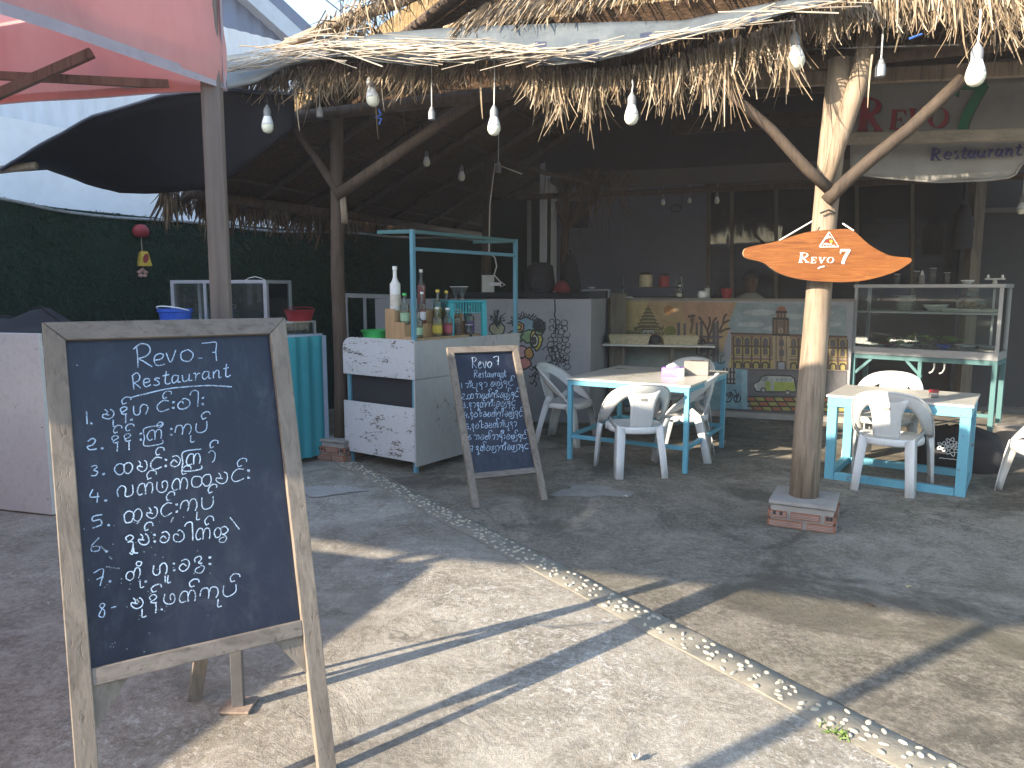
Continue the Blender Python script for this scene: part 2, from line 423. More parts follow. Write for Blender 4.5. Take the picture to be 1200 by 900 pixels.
mt['signedge'] = plain('pale_sapwood_edge', (.60,.42,.25), .6, .15, 12, .2)
def m_slate():
    t = NT('black_chalkboard'); v = t.tc(); n = t.noise(v, 3, 5, .65, .6); n2 = t.noise(t.tc((1,1,.3)), 16, 5, .75)
    c = t.ramp(n, (.35,(.004,.008,.022)), (.75,(.010,.016,.038)))
    c = t.mix(t.rampv(n2, .50, .80, 0, .6), c, (.045,.052,.07)); c = t.mix(t.math('MULTIPLY', t.rampv(t.noise(v, 5, 6, .75, 1.5), .50, .62), t.rampv(t.noise(v, 1.6, 3), .45, .6, 0, .45)), c, (.075,.085,.105)); t.col(c); t.rough(t.rampv(n, .3, .7, .32, .5), .45); return t.mat
mt['slateboard'] = m_slate()
_cols = {}
def flat(c, rough=.8):
    k = tuple(round(x, 3) for x in c)
    if k not in _cols: _cols[k] = plain('paint_%s' % ['sand','cream','ochre','slate','coal','sky','teal','rust','lime','brick','mauve','stone','gold','ink','moss','milk','rose','wine','leaf','navy','plum','fern','ash','clay'][len(_cols) % 24], c, rough, .26, 7, .2, 60)
    return _cols[k]
# ================================================================== GROUND
g = MB(); g.add([(-60,-60,0),(60,-60,0),(60,90,0),(-60,90,0)], [(0,1,2,3)])
struct(g.build('ground', mt['ground']))
S0p, S1p = PZ(415,548), PZ(1090,900)
sd = (S1p - S0p).normalized(); sn = V((-sd.y, sd.x, 0))       # sn points to the shelter side
if sn.y < 0: sn = -sn
A_, B_ = S0p - sd * .35, S1p + sd * 4
g = MB(); far = 14
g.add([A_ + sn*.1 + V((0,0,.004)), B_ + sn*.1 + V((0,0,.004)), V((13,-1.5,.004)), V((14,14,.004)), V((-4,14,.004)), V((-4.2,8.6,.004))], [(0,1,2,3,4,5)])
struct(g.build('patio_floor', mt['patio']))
g = MB(); L = (B_ - A_).length; n = 90
rows = []
for j, q in enumerate((-.09, -.085, .085, .09)):
    zz = .002 if j in (0, 3) else .0075
    rows.append([A_ + sd * (L*i/n) + sn * (q + .002*math.sin(i*1.7+j) + .002*math.sin(i*.6)) + V((0,0,zz)) for i in range(n+1)])
g.grid(rows)
random.seed(3); t_ = .02
while t_ < L:
    for q in (-.056, -.019, .019, .056):
        if random.random() < .24: continue
        c = A_ + sd * (t_ + random.uniform(-.022,.022)) + sn * (q + random.uniform(-.013,.013)) + V((0,0,.0062))
        a, b, h = random.uniform(.009,.020), random.uniform(.007,.0125), random.uniform(.005,.010)
        th = math.atan2(sd.y, sd.x) + random.uniform(-.7,.7) + math.pi/2 * (random.random() < .35)
        vs = []; K = 9
        for r, z in ((1,0),(.93,.55),(.62,.92)):
            for k in range(K):
                x, y = a*r*math.cos(2*math.pi*k/K), b*r*math.sin(2*math.pi*k/K)
                vs.append(c + V((x*math.cos(th)-y*math.sin(th), x*math.sin(th)+y*math.cos(th), h*z)))
        vs.append(c + V((0,0,h)))
        fs = [(i*K+k, i*K+(k+1)%K, (i+1)*K+(k+1)%K, (i+1)*K+k) for i in range(2) for k in range(K)] + [(2*K+k, 2*K+(k+1)%K, 3*K) for k in range(K)]
        g.add(vs, fs, 1)
    t_ += .054
struct(g.build('pebble_path', [mt['stripcement'], mt['pebble']], ang=50))
# weeds in the joint, litter
t = PZ(985, 860)
wd = MB()
for i in range(46):
    p = t + sd * random.gauss(0,.03) - sn * random.uniform(.0,.04)
    wd.strand((p.x,p.y,.004), (random.uniform(-1,1), random.uniform(-1,1), random.uniform(.5,1.2)), random.uniform(.015,.05), .006, (0,0,-.3))
o = wd.build('weed_tuft', mt['leaf']); tag(o, 'small green weeds growing in the joint beside the pebble strip', 'weed')
def crumple(name, px, size, m, label, cat, h=.012):
    p = PZ(*px); b = MB(); rows = []
    for i in range(5):
        rows.append([V((p.x + (i-2)*size/5 + random.uniform(-.1,.1)*size, p.y + (j-1.5)*size/7 + random.uniform(-.06,.06)*size, .007 + random.uniform(0,h))) for j in range(4)])
    o = b.grid(rows).build(name, m, smooth=True, solid=.0015); tag(o, label, cat); return o
crumple('paper_scrap', (745,893), .035, mt['offwhite'], 'scrap of white paper on the sunlit concrete in the foreground', 'litter', .03)
crumple('paper_scrap', (733,583), .045, mt['offwhite'], 'white paper scrap on dark floor in front of the square table', 'litter')
crumple('dry_leaf', (1065,690), .04, mt['basket'], 'dry curled leaf on shaded floor near the brick pole footing', 'leaf')
crumple('dry_leaf', (1020,712), .035, mt['darkwood'], 'dark dry leaf on shaded floor further from the footing', 'leaf')

# patches of newer cement
def patch(px, rx, ry, c, label):
    p = PZ(*px); vs = []
    for k in range(26):
        a = 2*math.pi*k/26; q = 1 + .22*math.sin(3*a+px[0]) + .12*math.sin(7*a+1) + random.uniform(-.05,.05)
        vs.append((p.x + rx*q*math.cos(a), p.y + ry*q*math.sin(a), .0075))
    return struct(MB().add(vs, [tuple(range(26))]).build('cement_patch', c))
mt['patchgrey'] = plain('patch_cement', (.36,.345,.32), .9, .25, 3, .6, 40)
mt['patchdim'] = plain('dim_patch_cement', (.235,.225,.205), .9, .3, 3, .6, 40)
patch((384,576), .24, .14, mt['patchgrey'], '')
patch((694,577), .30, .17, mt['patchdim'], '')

# ================================================================== SHELTER
O = V((-.966, 5.857, 0)); E_ = V((.92, -.392, 0)).normalized(); N_ = V((.392, .92, 0)).normalized()
def W(e, n, z): return O + E_ * e + N_ * n + V((0,0,z))
def PE(x, y, n): return PP(x, y, O + N_ * n, N_)
def s1z(e): return 2.42 + .5 * (e + 2.6)
shel = thing('thatched_shelter', 'open shelter on rough wooden posts with a bleached thatch roof', 'shelter', tuple(O))
RIDGE_E = 2.5
# slopes: left, right (thick slabs, underside textured)
def slab(e0, e1, n0, n1, zf, th=.16):
    b = MB(); ne, nn = 14, 14
    lo = [[W(e0+(e1-e0)*i/ne, n0+(n1-n0)*j/nn, zf(e0+(e1-e0)*i/ne) + .03*mnoise.noise(V((i*.9,j*.9,e0)))) for j in range(nn+1)] for i in range(ne+1)]
    hi = [[p + V((0,0,th + .05*mnoise.noise(p*2))) for p in r] for r in lo]
    b.grid(lo, 0); b.grid(hi, 1)
    for a in (0, ne): b.grid([lo[a], hi[a]], 1)
    for a in (0, nn): b.grid([[r[a] for r in lo], [r[a] for r in hi]], 1)
    return b
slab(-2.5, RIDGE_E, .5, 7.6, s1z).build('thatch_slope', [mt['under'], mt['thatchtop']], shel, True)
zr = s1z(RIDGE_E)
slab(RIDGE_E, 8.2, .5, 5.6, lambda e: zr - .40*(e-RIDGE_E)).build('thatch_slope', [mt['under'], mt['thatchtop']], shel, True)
# rafters and purlins
for n in (.45, 1.25, 2.05, 2.9, 3.8, 4.7, 5.6, 6.5):
    b = MB().tube([W(-2.75,n,s1z(-2.75)-.05), W(-.4,n+random.uniform(-.05,.05),s1z(-.4)-.07), W(RIDGE_E,n,zr-.06)], [.035,.045,.05], 8)
    b.build('rafter', mt['darkwood'], shel, True, smooth=True)
    b = MB().tube([W(7.6,n,zr-.40*5.1-.06), W(RIDGE_E,n,zr-.06)], [.035,.05], 8)
    b.build('rafter', mt['darkwood'], shel, True, smooth=True)
for e in (-2.2, -1.55, -.9, -.25, .4, 1.05, 1.7):
    MB().tube([W(e,.15,s1z(e)-.015), W(e+.03,2.6,s1z(e)-.02), W(e,7.5,s1z(e)-.015)], .018, 6).build('purlin', mt['darkbeam'], shel, True, smooth=True)
MB().tube([W(-2.35,.35,s1z(-2.35)-.11), W(-2.3,7.5,s1z(-2.3)-.11)], .05, 8).build('eave_beam', mt['darkwood'], shel, True, smooth=True)
# posts
def wob(p0, p1, r0, r1, n=7, a=.02):
    p0, p1 = V(p0), V(p1); pts = []; rs = []
    for i in range(n):
        k = i/(n-1); q = p0.lerp(p1, k); s_ = math.sin(math.pi*k)
        pts.append(q + V((mnoise.noise(q*1.3)*a*2*s_, mnoise.noise(q*1.3+V((9,0,0)))*a*2*s_, 0)))
        rs.append((r0+(r1-r0)*k) * (1+.06*mnoise.noise(q*3)))
    return pts, rs
pA = PZ(400,537); pA.z = 0
tA = PY(394,118,pA.y)
pts, rs = wob((pA.x,pA.y,.16), tA, .064, .056)
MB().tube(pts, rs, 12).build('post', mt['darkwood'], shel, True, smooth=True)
pB = PZ(942,582,.17); pB.z = 0
tB = PY(986,90,pB.y)
mid = PY(967,250,pB.y)
pts = [V((pB.x,pB.y,.16)), PY(947,500,pB.y), PY(955,400,pB.y), mid, PY(974,180,pB.y+.03), PY(986,70,pB.y+.03)]
b = MB().tube(pts, [.094,.09,.082,.075,.078,.08], 14)
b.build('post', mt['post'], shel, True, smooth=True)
# the post's fork: a split half log, with a second limb
MB().tube([PY(970,215,pB.y-.06), PY(988,150,pB.y-.08), PY(1008,90,pB.y-.10), PY(1018,38,pB.y-.12)], [.03,.055,.06,.05], 10).build('fork_limb', mt['post'], shel, True, smooth=True)
# braces
def brace(a, c, r0=.045, r1=.04, m='post'):
    pts, rs = wob(a, c, r0, r1, 6, .03)
    MB().tube(pts, rs, 9).build('brace', mt[m], shel, True, smooth=True)
brace(PY(972,222,pB.y-.11), PY(850,105,pB.y-.05), .036, .028, 'brace')
brace(PY(968,236,pB.y-.12), PY(1128,92,pB.y-.35), .042, .036, 'brace')
brace(PY(400,232,pA.y-.07), PY(330,125,pA.y+.25), .04, .03, 'darkwood')
brace(PY(396,228,pA.y-.08), PY(560,115,pA.y-.45), .048, .045, 'darkwood')
MB().tube([PY(404,262,pA.y-.06), PY(403,245,pA.y-.06), PY(401,226,pA.y-.06)], .03, 8).build('post_splint', mt['post'], shel, True, smooth=True)
# inner posts
pC = PZ(566,420); yC = 9.3
MB().tube([PY(566,470,yC), PY(570,300,yC), PY(573,185,yC)], [.07,.062,.058], 10).build('post', mt['darkwood'], shel, True, smooth=True)
yD = 9.75
pD = PY(661,345,yD)
MB().tube([V((pD.x,pD.y,0)), PY(661,300,yD), PY(665,215,yD)], [.055,.05,.05], 10).build('post', mt['darkwood'], shel, True, smooth=True)
brace(PY(664,268,yD-.05), PY(652,236,yD-.05), .03, .03, 'darkwood')
brace(PY(664,268,yD-.06), PY(705,225,yD-.1), .03, .03, 'darkwood')
MB().tube([PY(588,188,yC), PY(640,203,yC), PY(700,216,yC)], .03, 8).build('tie_beam', mt['darkwood'], shel, True, smooth=True)
# front plate beams and right-hand purlins
MB().tube([W(-1.6,.42,3.03), W(1.0,.45,3.05), W(3.2,.6,3.07), W(7.5,.7,3.06)], [.05,.055,.06,.06], 9).build('front_beam', mt['darkwood'], shel, True, smooth=True)
b = MB(); a0, a1 = PE(830,98,.95), PE(1260,78,.95)
b.bar(a0, a1, .05, .10).build('front_beam', mt['post'], shel, True, bevel=.008)
b = MB(); a0, a1 = PE(975,163,1.35), PE(1290,156,1.35)
b.bar(a0, a1, .07, .085).build('cross_beam', mt['greyplank'], shel, True, bevel=.008)
for n, z, mm in ((1.7, 3.35, 'darkbeam'), (2.3, 3.55,'darkbeam'), (3.1, 3.55,'darkbeam'), (3.9, 3.4,'darkbeam')):
    MB().bar(W(1.4,n,z), W(7.2,n,z-.1), .06, .16).build('ceiling_board', mt[mm], shel, True, bevel=.006)
# front thatch skirt over the eave
HIP = .55
def skirt_top(e): return max(.0, min(1.15, (e-HIP)*.85))
b = MB(); rows_lo = []; rows_hi = []; ne = 44
for i in range(ne+1):
    e = -1.45 + (8.2+1.45)*i/ne; h = max(.07, skirt_top(e)); lo = []; hi = []
    for j in range(9):
        k = j/8; lo.append(W(e, -.02 + k*h*1.0, 3.2 + k*h*.92)); hi.append(lo[-1] + V((0,0,.16+.03*mnoise.noise(V((e*2,j*.5,3))))) - N_*.05)
    rows_lo.append(lo); rows_hi.append(hi)
b.grid(rows_lo, 0); b.grid(rows_hi, 1); b.grid([[r[0] for r in rows_lo],[r[0] for r in rows_hi]], 0)
b.grid([[r[-1] for r in rows_lo],[r[-1] for r in rows_hi]], 1); b.grid([rows_lo[0], rows_hi[0]], 1); b.grid([rows_lo[-1], rows_hi[-1]], 1)
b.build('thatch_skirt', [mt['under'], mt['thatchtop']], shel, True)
random.seed(11)
b = MB()
for _ in range(9000):
    e = random.uniform(.5, 7.5); h = skirt_top(e)
    if h < .1: continue
    k = random.random(); p = W(e, -.07 + k*h, 3.385 + k*h*.92 + random.uniform(-.01,.03))
    b.strand(p, -N_*.74 - V((0,0,.62)) + E_*random.gauss(0,.13) + V((0,0,random.uniform(0,.14))), random.uniform(.12,.26), random.uniform(.008,.017), (0,0,-.08), seg=2)
o = b.build('thatch_cover', mt['straw'], shel, True); o['kind'] = 'stuff'
# loose thatch at the left gable, under the hip pole
b = MB()
for _ in range(900):
    e = random.uniform(-.55,.75); z = s1z(e) + .12 + random.uniform(-.12,.08)
    b.strand(W(e, random.uniform(-.05,.25), z), V((random.gauss(0,.5), -.5, random.uniform(-1.1,.1))), random.uniform(.1,.3), random.uniform(.008,.018), (0,0,-.35), seg=2)
o = b.build('thatch_edge', mt['straw'], shel, True); o['kind'] = 'stuff'
MB().tube([PE(312,68,-.02), PE(340,50,-.02), PE(400,25,0), PE(470,0,.05), PE(560,-42,.1)], [.028,.04,.045,.05,.05], 9).build('hip_pole', mt['post'], shel, True, smooth=True)
for a, c in (((520,34),(640,-6)), ((545,30),(720,-4)), ((575,30),(800,6)), ((660,22),(880,-6))):
    MB().tube([PE(*a,.1), PE(*c,.42)], .02, 7).build('thatch_batten', mt['post'], shel, True, smooth=True)
# panel added in the gable gap above the eave to shut out sun
b = MB(); rows = []
es = [-1.4 + .2*i for i in range(48)]
def under(e): return s1z(e) if e < RIDGE_E else zr - .40*(e-RIDGE_E)
b.grid([[W(e,.62,3.12) for e in es],[W(e,.62,max(3.16,under(e)+.04)) for e in es]])
b.build('gable_sun_block', mt['under'], shel, True, solid=.05)
# hanging fringe along the front eave
def interp(tab, x):
    for (a, va), (c, vc) in zip(tab, tab[1:]):
        if a <= x <= c: return va + (vc-va)*(x-a)/(c-a)
    return tab[0][1] if x < tab[0][0] else tab[-1][1]
rootY = [(268,97),(330,86),(450,74),(560,76),(640,84),(700,86),(760,80),(850,52),(900,38),(950,16),(1000,4),(1100,-8),(1200,-12),(1500,-40)]
lenP = [(268,14),(320,34),(340,42),(400,46),(500,38),(545,22),(600,28),(640,58),(690,72),(705,36),(760,36),(785,66),(850,80),(872,24),(885,70),(930,66),(950,40),(1000,38),(1050,44),(1100,50),(1150,66),(1200,62),(1500,60)]
b = MB(); random.seed(5)
cl = [random.uniform(262,1480) for _ in range(190)]
for i in range(5200):
    x = random.uniform(262,1480) if i % 2 else random.choice(cl) + random.gauss(0,6)
    y = interp(rootY, x) + random.uniform(-7,8)
    clump = .62 + .55*mnoise.noise(V((x*.045, 0, 0))) + .25*mnoise.noise(V((x*.13,5,0)))
    p = PE(x, y, -.06 + random.uniform(-.04,.07)); d = (p - EYE).y
    L_ = interp(lenP, x)/FPX*d*max(.2, clump)*random.uniform(.3,1.1)**1.2*1.25
    sp = .24 if x < 640 else .09
    b.strand(p, V((random.gauss(0,sp) - (.25 if x < 560 else 0), -.25+random.gauss(0,.15), -1)), L_, random.choice((.006,.008,.010,.014)), (random.gauss(0,.2),random.gauss(0,.2),-.1), seg=4)
for x, y, L_, dx in ((440,110,50,0),(470,100,60,.05),(346,98,52,.02),(1005,60,52,.06),(1022,64,58,-.1),(1178,30,50,-.3),(1060,20,40,-.3),(563,90,46,0)):
    p = PE(x, y, -.08); d = p.y
    b.strand(p, (dx,-.05,-1), L_/FPX*d, .014, (.05,0,0), seg=4)
o = b.build('thatch_fringe', mt['straw'], shel, True); o['kind'] = 'stuff'
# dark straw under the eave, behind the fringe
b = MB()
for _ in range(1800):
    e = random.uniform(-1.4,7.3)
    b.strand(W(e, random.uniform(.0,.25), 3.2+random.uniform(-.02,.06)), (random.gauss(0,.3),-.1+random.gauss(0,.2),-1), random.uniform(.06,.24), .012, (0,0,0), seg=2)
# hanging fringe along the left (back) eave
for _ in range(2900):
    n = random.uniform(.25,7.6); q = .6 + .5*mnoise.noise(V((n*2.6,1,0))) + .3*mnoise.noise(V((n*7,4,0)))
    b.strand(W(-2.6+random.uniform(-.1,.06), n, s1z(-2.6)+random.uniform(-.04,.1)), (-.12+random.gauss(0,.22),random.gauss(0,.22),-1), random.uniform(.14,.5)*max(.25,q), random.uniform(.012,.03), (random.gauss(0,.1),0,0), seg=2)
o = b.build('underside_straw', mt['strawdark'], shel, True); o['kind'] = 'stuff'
# dry bundle hanging at the inner post
b = MB(); c0 = PY(697,208,9.4)
for _ in range(170):
    b.strand(c0 + V((random.gauss(0,.20),random.gauss(0,.06),random.uniform(-.05,.12))), (random.gauss(-.25,.35),random.gauss(0,.1),-1), random.uniform(.2,.75), .012, (0,0,0), seg=2)
tag(b.build('dry_palm_bundle', mt['strawdark']), 'dark bundle of dry palm strands hanging beside the inner post', 'palm bundle')
# footing of the two front posts
def footing(c, rz, wd, dp, h, label):
    t = thing('brick_footing', label, 'post footing', (c.x,c.y,0), rz)
    b = MB(); b.box((-wd/2+.01,-dp/2+.01,0),(wd/2-.01,dp/2-.01,h-.03)); core = b.build('mortar', mt['cement'], t)
    b = MB(); vs = []
    rows = [[V((-wd/2-.002+ (wd+.004)*i/6, -dp/2-.002+(dp+.004)*j/6, h-.03+.03+.012*mnoise.noise(V((i,j,c.x))))) for j in range(7)] for i in range(7)]
    b.grid(rows); rim = [rows[i][0] for i in range(7)] + [rows[6][j] for j in range(1,7)] + [rows[i][6] for i in range(5,-1,-1)] + [rows[0][j] for j in range(5,0,-1)]
    b.grid([rim+[rim[0]], [p - V((0,0,.022)) for p in rim+[rim[0]]]]); b.build('cement_cap', mt['cement'], t, smooth=False)
    for r in range(2):
        z0 = .012 + r*(h-.06)/2; z1 = z0 + (h-.06)/2 - .018
        for side in range(4):
            ln = wd if side % 2 == 0 else dp; off = (dp if side % 2 == 0 else wd)/2
            segs = [(-ln/2+.004, -ln/2+ln*.28), (-ln/2+ln*.34, ln/2-ln*.22), (ln/2-ln*.15, ln/2-.004)] if r else [(-ln/2+.004, ln*.02), (ln*.09, ln/2-.004)]
            b = MB()
            for a, c_ in segs:
                b.box((a,-off-.006,z0),(c_,-off+.05,z1))
                for q in range(3): b.box((a+.004,-off-.0075,z0+(q+.7)*(z1-z0)/4),(c_-.004,-off-.0055,z0+(q+.7)*(z1-z0)/4+.004), 1)
                if c_-a < ln*.3 and r:
                    for q in (.3,.68): b.box((a+(c_-a)*q-.009,-off-.009,z0+.018),(a+(c_-a)*q+.009,-off-.0072,z0+.042), 2)
            m3 = rotz(side*math.pi/2); b.v = [tuple(m3 @ V(p)) for p in b.v]
            b.build('brick', [mt['brick'], mt['cement'], mt['wire']], t, bevel=0)
    return t
footing(V((pB.x+.0, pB.y-.02, 0)), R(-27), .40, .40, .18, 'low block of red bricks and cement under the sunlit sign post')
footing(V((pA.x, pA.y, 0)), R(-25), .30, .30, .20, 'small brick footing under the dark post beside the drink cart')

# grey plastic sheet tucked over the eave
sh = thing('plastic_sheet', 'long grey plastic sheet with dark stripes draped over the thatch eave', 'plastic sheet', tuple(PE(640,50,-.15)))
top = [(258,66),(330,58),(400,46),(460,38),(520,33),(640,28),(800,24),(880,8),(940,-4),(1010,-10)]
bot = [(258,106),(300,97),(335,78),(370,70),(400,66),(440,72),(485,77),(530,71),(560,70),(600,72),(640,77),(700,72),(740,62),(790,46),(850,36),(900,22),(950,6),(1010,-6)]
rows = []; nx = 110
for j in range(8):
    k = j/7; r = []
    for i in range(nx+1):
        x = 258 + (1010-258)*i/nx; y = interp(top,x)*(1-k) + interp(bot,x)*k
        r.append(PE(x, y, .16*(1-k)**1.5 - .31 + .02*math.sin(x*.05+k*3) + .018*mnoise.noise(V((x*.03,k*2.5,1)))))
    rows.append(r)
b = MB(); nc = nx+1
b.add([p for r in rows for p in r], [])
for j in range(7):
    for i in range(nx):
        x = 258 + (1010-258)*i/nx
        dk = j >= 3 and any(abs(x - q) < 6 for q in (632,693,752,880))
        b.f.append([j*nc+i, j*nc+i+1, (j+1)*nc+i+1, (j+1)*nc+i]); b.m.append(1 if dk else 0)
b.build('sheet', [mt['sheet'], mt['sheetdark']], sh, True, smooth=True, solid=.004)
# reeds laid along the eave
b = MB(); random.seed(21)
for _ in range(190):
    x = random.choice((random.uniform(262,640), random.uniform(262,640), random.uniform(262,640), random.uniform(262,640), random.uniform(600,960)))
    yc = interp([(262,78),(330,64),(400,56),(640,64),(720,56),(820,36),(960,6)], x); sp = interp([(262,7),(340,12),(560,10),(640,3),(960,2.5)], x)
    p = PE(x, yc + random.gauss(0,sp*.6), -.35 + random.uniform(-.05,.02)); L_ = random.uniform(.25,.8)
    d = (PE(x+40, interp([(262,78),(330,64),(400,56),(640,64),(720,56),(820,36),(960,6)], x+40), -.2) - PE(x, yc, -.2)).normalized()
    d = (d + V((0,random.gauss(0,.02),random.gauss(0,.09)))).normalized()
    b.tube([p - d*L_/2, p + V((0,-.01,random.gauss(0,.015))), p + d*L_/2], [random.uniform(.002,.005)]*3, 5, caps=False)
o = b.build('reed_bundle', mt['reed'], smooth=True); tag(o, 'loose bundle of dry reeds lying along the eave over the plastic sheet', 'reeds')
# black shade cloth beside the shelter, on a bamboo pole
N1 = [(2,200),(20,189),(60,164),(110,139),(190,114),(268,106),(345,112)]
L1 = [(2,202),(55,198),(100,216),(140,227),(200,226),(250,222),(345,150)]
sc = thing('shade_cloth', 'black shade cloth stretched low between the red tent and thatch', 'shade cloth', tuple(PY(140,200,6.8)))
rows = []
for j in range(9):
    k = j/8; r = []
    for i in range(25):
        q = i/24*6; a = int(min(5, q)); f_ = q - a
        pn = V(N1[a]).lerp(V(N1[a+1]), f_); pl = V(L1[a]).lerp(V(L1[a+1]), f_)
        pp = pn.lerp(pl, k); yy = 6.75 - .65*(i/24) + .9*k*math.sin(math.pi*min(1,(i+3)/26))**.7
        r.append(PY(pp.x, pp.y, yy) + V((0,0,.02*mnoise.noise(V((i*.3,j*.4,2))))))
    rows.append(r)
MB().grid(rows).build('cloth', mt['tarp'], sc, True, smooth=True, solid=.006)
MB().tube([p + V((0,-.01,.01)) for p in rows[0]], .014, 6).build('hem', mt['sheetdark'], sc, True, smooth=True)
MB().tube([PY(-60,206,6.9), PY(0,199,6.8), PY(42,194,6.72)], .035, 8).build('bamboo_pole', mt['post'], sc, True, smooth=True)

# ================================================================== FENCE, LATTICE, HOUSES BEHIND
f0, f1 = V((-6.2,5.75,0)), V((.85,12.75,0)); fd = (f1-f0).normalized(); fnn = V((fd.y,-fd.x,0))
fence = thing('grass_fence', 'tall fence faced with dark green artificial grass', 'fence', tuple(f0))
topY = [(-200,214),(0,231),(60,243),(130,250),(250,262),(330,268),(420,272),(640,284),(700,286)]
rows = []; tops = []
for i in range(49):
    p = f0.lerp(f1, i/48)
    x = 600 + FPX*p.x/max(.5, p.y*math.cos(PITCH)); y = interp(topY, x)
    q = PP(x, y, f0, fnn); tops.append(V((q.x,q.y,q.z)))
b = MB(); b.grid([[V((p.x,p.y,0)) for p in tops], tops]); b.build('backing', mt['fencebase'], fence, True, solid=.03)
b = MB(); random.seed(31)
for _ in range(16000):
    k = random.random()*.62; i = int(k*48); p = tops[i].lerp(tops[i+1], k*48-i); z = random.uniform(.9, p.z+.01)
    b.strand(V((p.x,p.y,z)) + fnn*.016, fnn + V((random.gauss(0,.7),random.gauss(0,.7),random.gauss(0,.7)-.2)), random.uniform(.03,.075), .011, (0,0,-.4), seg=1)
o = b.build('grass_pile', mt['fenceblade'], fence, True); o['kind'] = 'stuff'
MB().tube([p + fnn*.035 + V((0,0,-.012-.03*math.sin(i*.35)**2)) for i, p in enumerate(tops)], .016, 6).build('top_rail', mt['fencerail'], fence, True, smooth=True)
# house behind
hw = thing('white_house', 'pale whitewashed house wall behind the green fence', 'house', tuple(f0 - fnn*1.6))
a, c = f0 - fnn*1.6 - fd*3, f1 - fnn*1.6 + fd*1.0
za = PP(0,137,a,fnn).z; zc = PP(110,158,a,fnn).z
sl_ = (PP(110,158,a,fnn) - PP(0,137,a,fnn)); slope = sl_.z/ (V((sl_.x,sl_.y,0)).length)
L = (c-a).length; s0 = (PP(0,137,a,fnn)-a).dot(fd)
zt = lambda s: min(7, za + slope*(s-s0)) if s < s0+3 else za + slope*3 + .05
b = MB(); ss = [0, s0, s0+1.2, s0+3, L]
b.grid([[a+fd*s+V((0,0,z_)) for s in ss] for z_ in (0,2.4)] + [[a+fd*s+V((0,0,max(2.6,zt(s)))) for s in ss]])
b.build('wall', mt['housewall'], hw, True, solid=.12)
def corrug(o0, d, nrm, L, z0f, z1f, m, name, parent, pitch=.09, amp=.014):
    b = MB(); n = int(L/pitch*4); lo = []; hi = []
    for i in range(n+1):
        s = L*i/n; q = o0 + d*s + nrm*amp*math.sin(2*math.pi*s/pitch)
        lo.append(q + V((0,0,z0f(s)))); hi.append(q + V((0,0,z1f(s))))
    return b.grid([lo, hi]).build(name, m, parent, True, ang=60)
o1 = a - fnn*.25; n1 = fnn
cz0 = PP(0,140,o1,n1).z; cz1 = PP(200,100,o1,n1).z
corrug(o1, fd, fnn, L, lambda s: 2.0, lambda s: cz1 + .9, mt['corrgrey'], 'upper_cladding', hw, .17, .016)
# tall dark house further back
th = thing('blue_house', 'tall dark blue sheet-metal house with a grey gutter behind the thatch', 'house', tuple(PZ(300,338.2)*0 + PY(300,300,15)))
y0 = 15.0
p0, p1 = PY(150,90,y0-1.5), PY(400,90,y0+2.5)
d = V((p1.x-p0.x,p1.y-p0.y,0)).normalized(); nn = V((d.y,-d.x,0)); LL = (p1-p0).length
g0, g1 = PP(262,-25,p0,nn), PP(368,70,p0,nn)
sl2 = (g1.z-g0.z)/((V((g1.x-g0.x,g1.y-g0.y,0))).length); sg0 = (g0-p0).dot(d)
zg = lambda s: g0.z + sl2*(s-sg0)
base = V((p0.x,p0.y,0))
corrug(base, d, nn, LL, lambda s: 0, lambda s: max(zg(s),3), mt['housedark'], 'wall', th, .3, .02)
b = MB(); s_a, s_b = sg0-2.5, sg0+(V((g1.x-g0.x,g1.y-g0.y,0))).length + .15
e0, e1 = base+d*s_a+V((0,0,zg(s_a)))+nn*.12, base+d*s_b+V((0,0,zg(s_b)))+nn*.12
b.bar(e0, e1, .25, .34).build('gutter', mt['gutter'], th, True)
MB().bar(e0 - nn*.25 + V((0,0,.40)), e1 - nn*.25 + V((0,0,.40)), .5, .30).build('roof_edge', mt['housedark'], th, True)
MB().tube([PY(372,-8,13), PY(410,22,13), PY(455,60,13)], .012, 5).build('x', mt['wire'])
bpy.data.objects['x'].name = 'power_cable'; tag(bpy.data.objects['power_cable'], 'thin black cable crossing the sky above the thatch', 'cable')
# lattice
lt = thing('white_lattice', 'white diamond lattice panel glimpsed past the inner post', 'lattice', tuple(PY(598,265,13.4)))
b = MB(); pl0, pl1 = PY(566,252,13.4), PY(608,246,13.4); zb = PY(590,292,13.4).z; zt_ = PY(590,230,13.4).z; wL = pl1.x-pl0.x
for sgn in (1,-1):
    for k in range(-6,12):
        x0 = pl0.x + k*.13; q0 = V((x0,13.4+.012*sgn,zb)); q1 = V((x0+sgn*(zt_-zb),13.4+.012*sgn,zt_))
        ts = [0,1]
        lo_, hi_ = pl0.x-.1, pl1.x
        tt = sorted(((lo_-q0.x)/(q1.x-q0.x),(hi_-q0.x)/(q1.x-q0.x))); t0, t1 = max(0,tt[0]), min(1,tt[1])
        if t1 - t0 > .03: b.bar(q0.lerp(q1,t0), q0.lerp(q1,t1), .045, .012, (0,1,0))
b.build('slats', mt['white'], lt, True)
MB().box((pl0.x-.16,13.37,zb-.04),(pl1.x+.05,13.43,zb)).build('frame', mt['white'], lt, True)

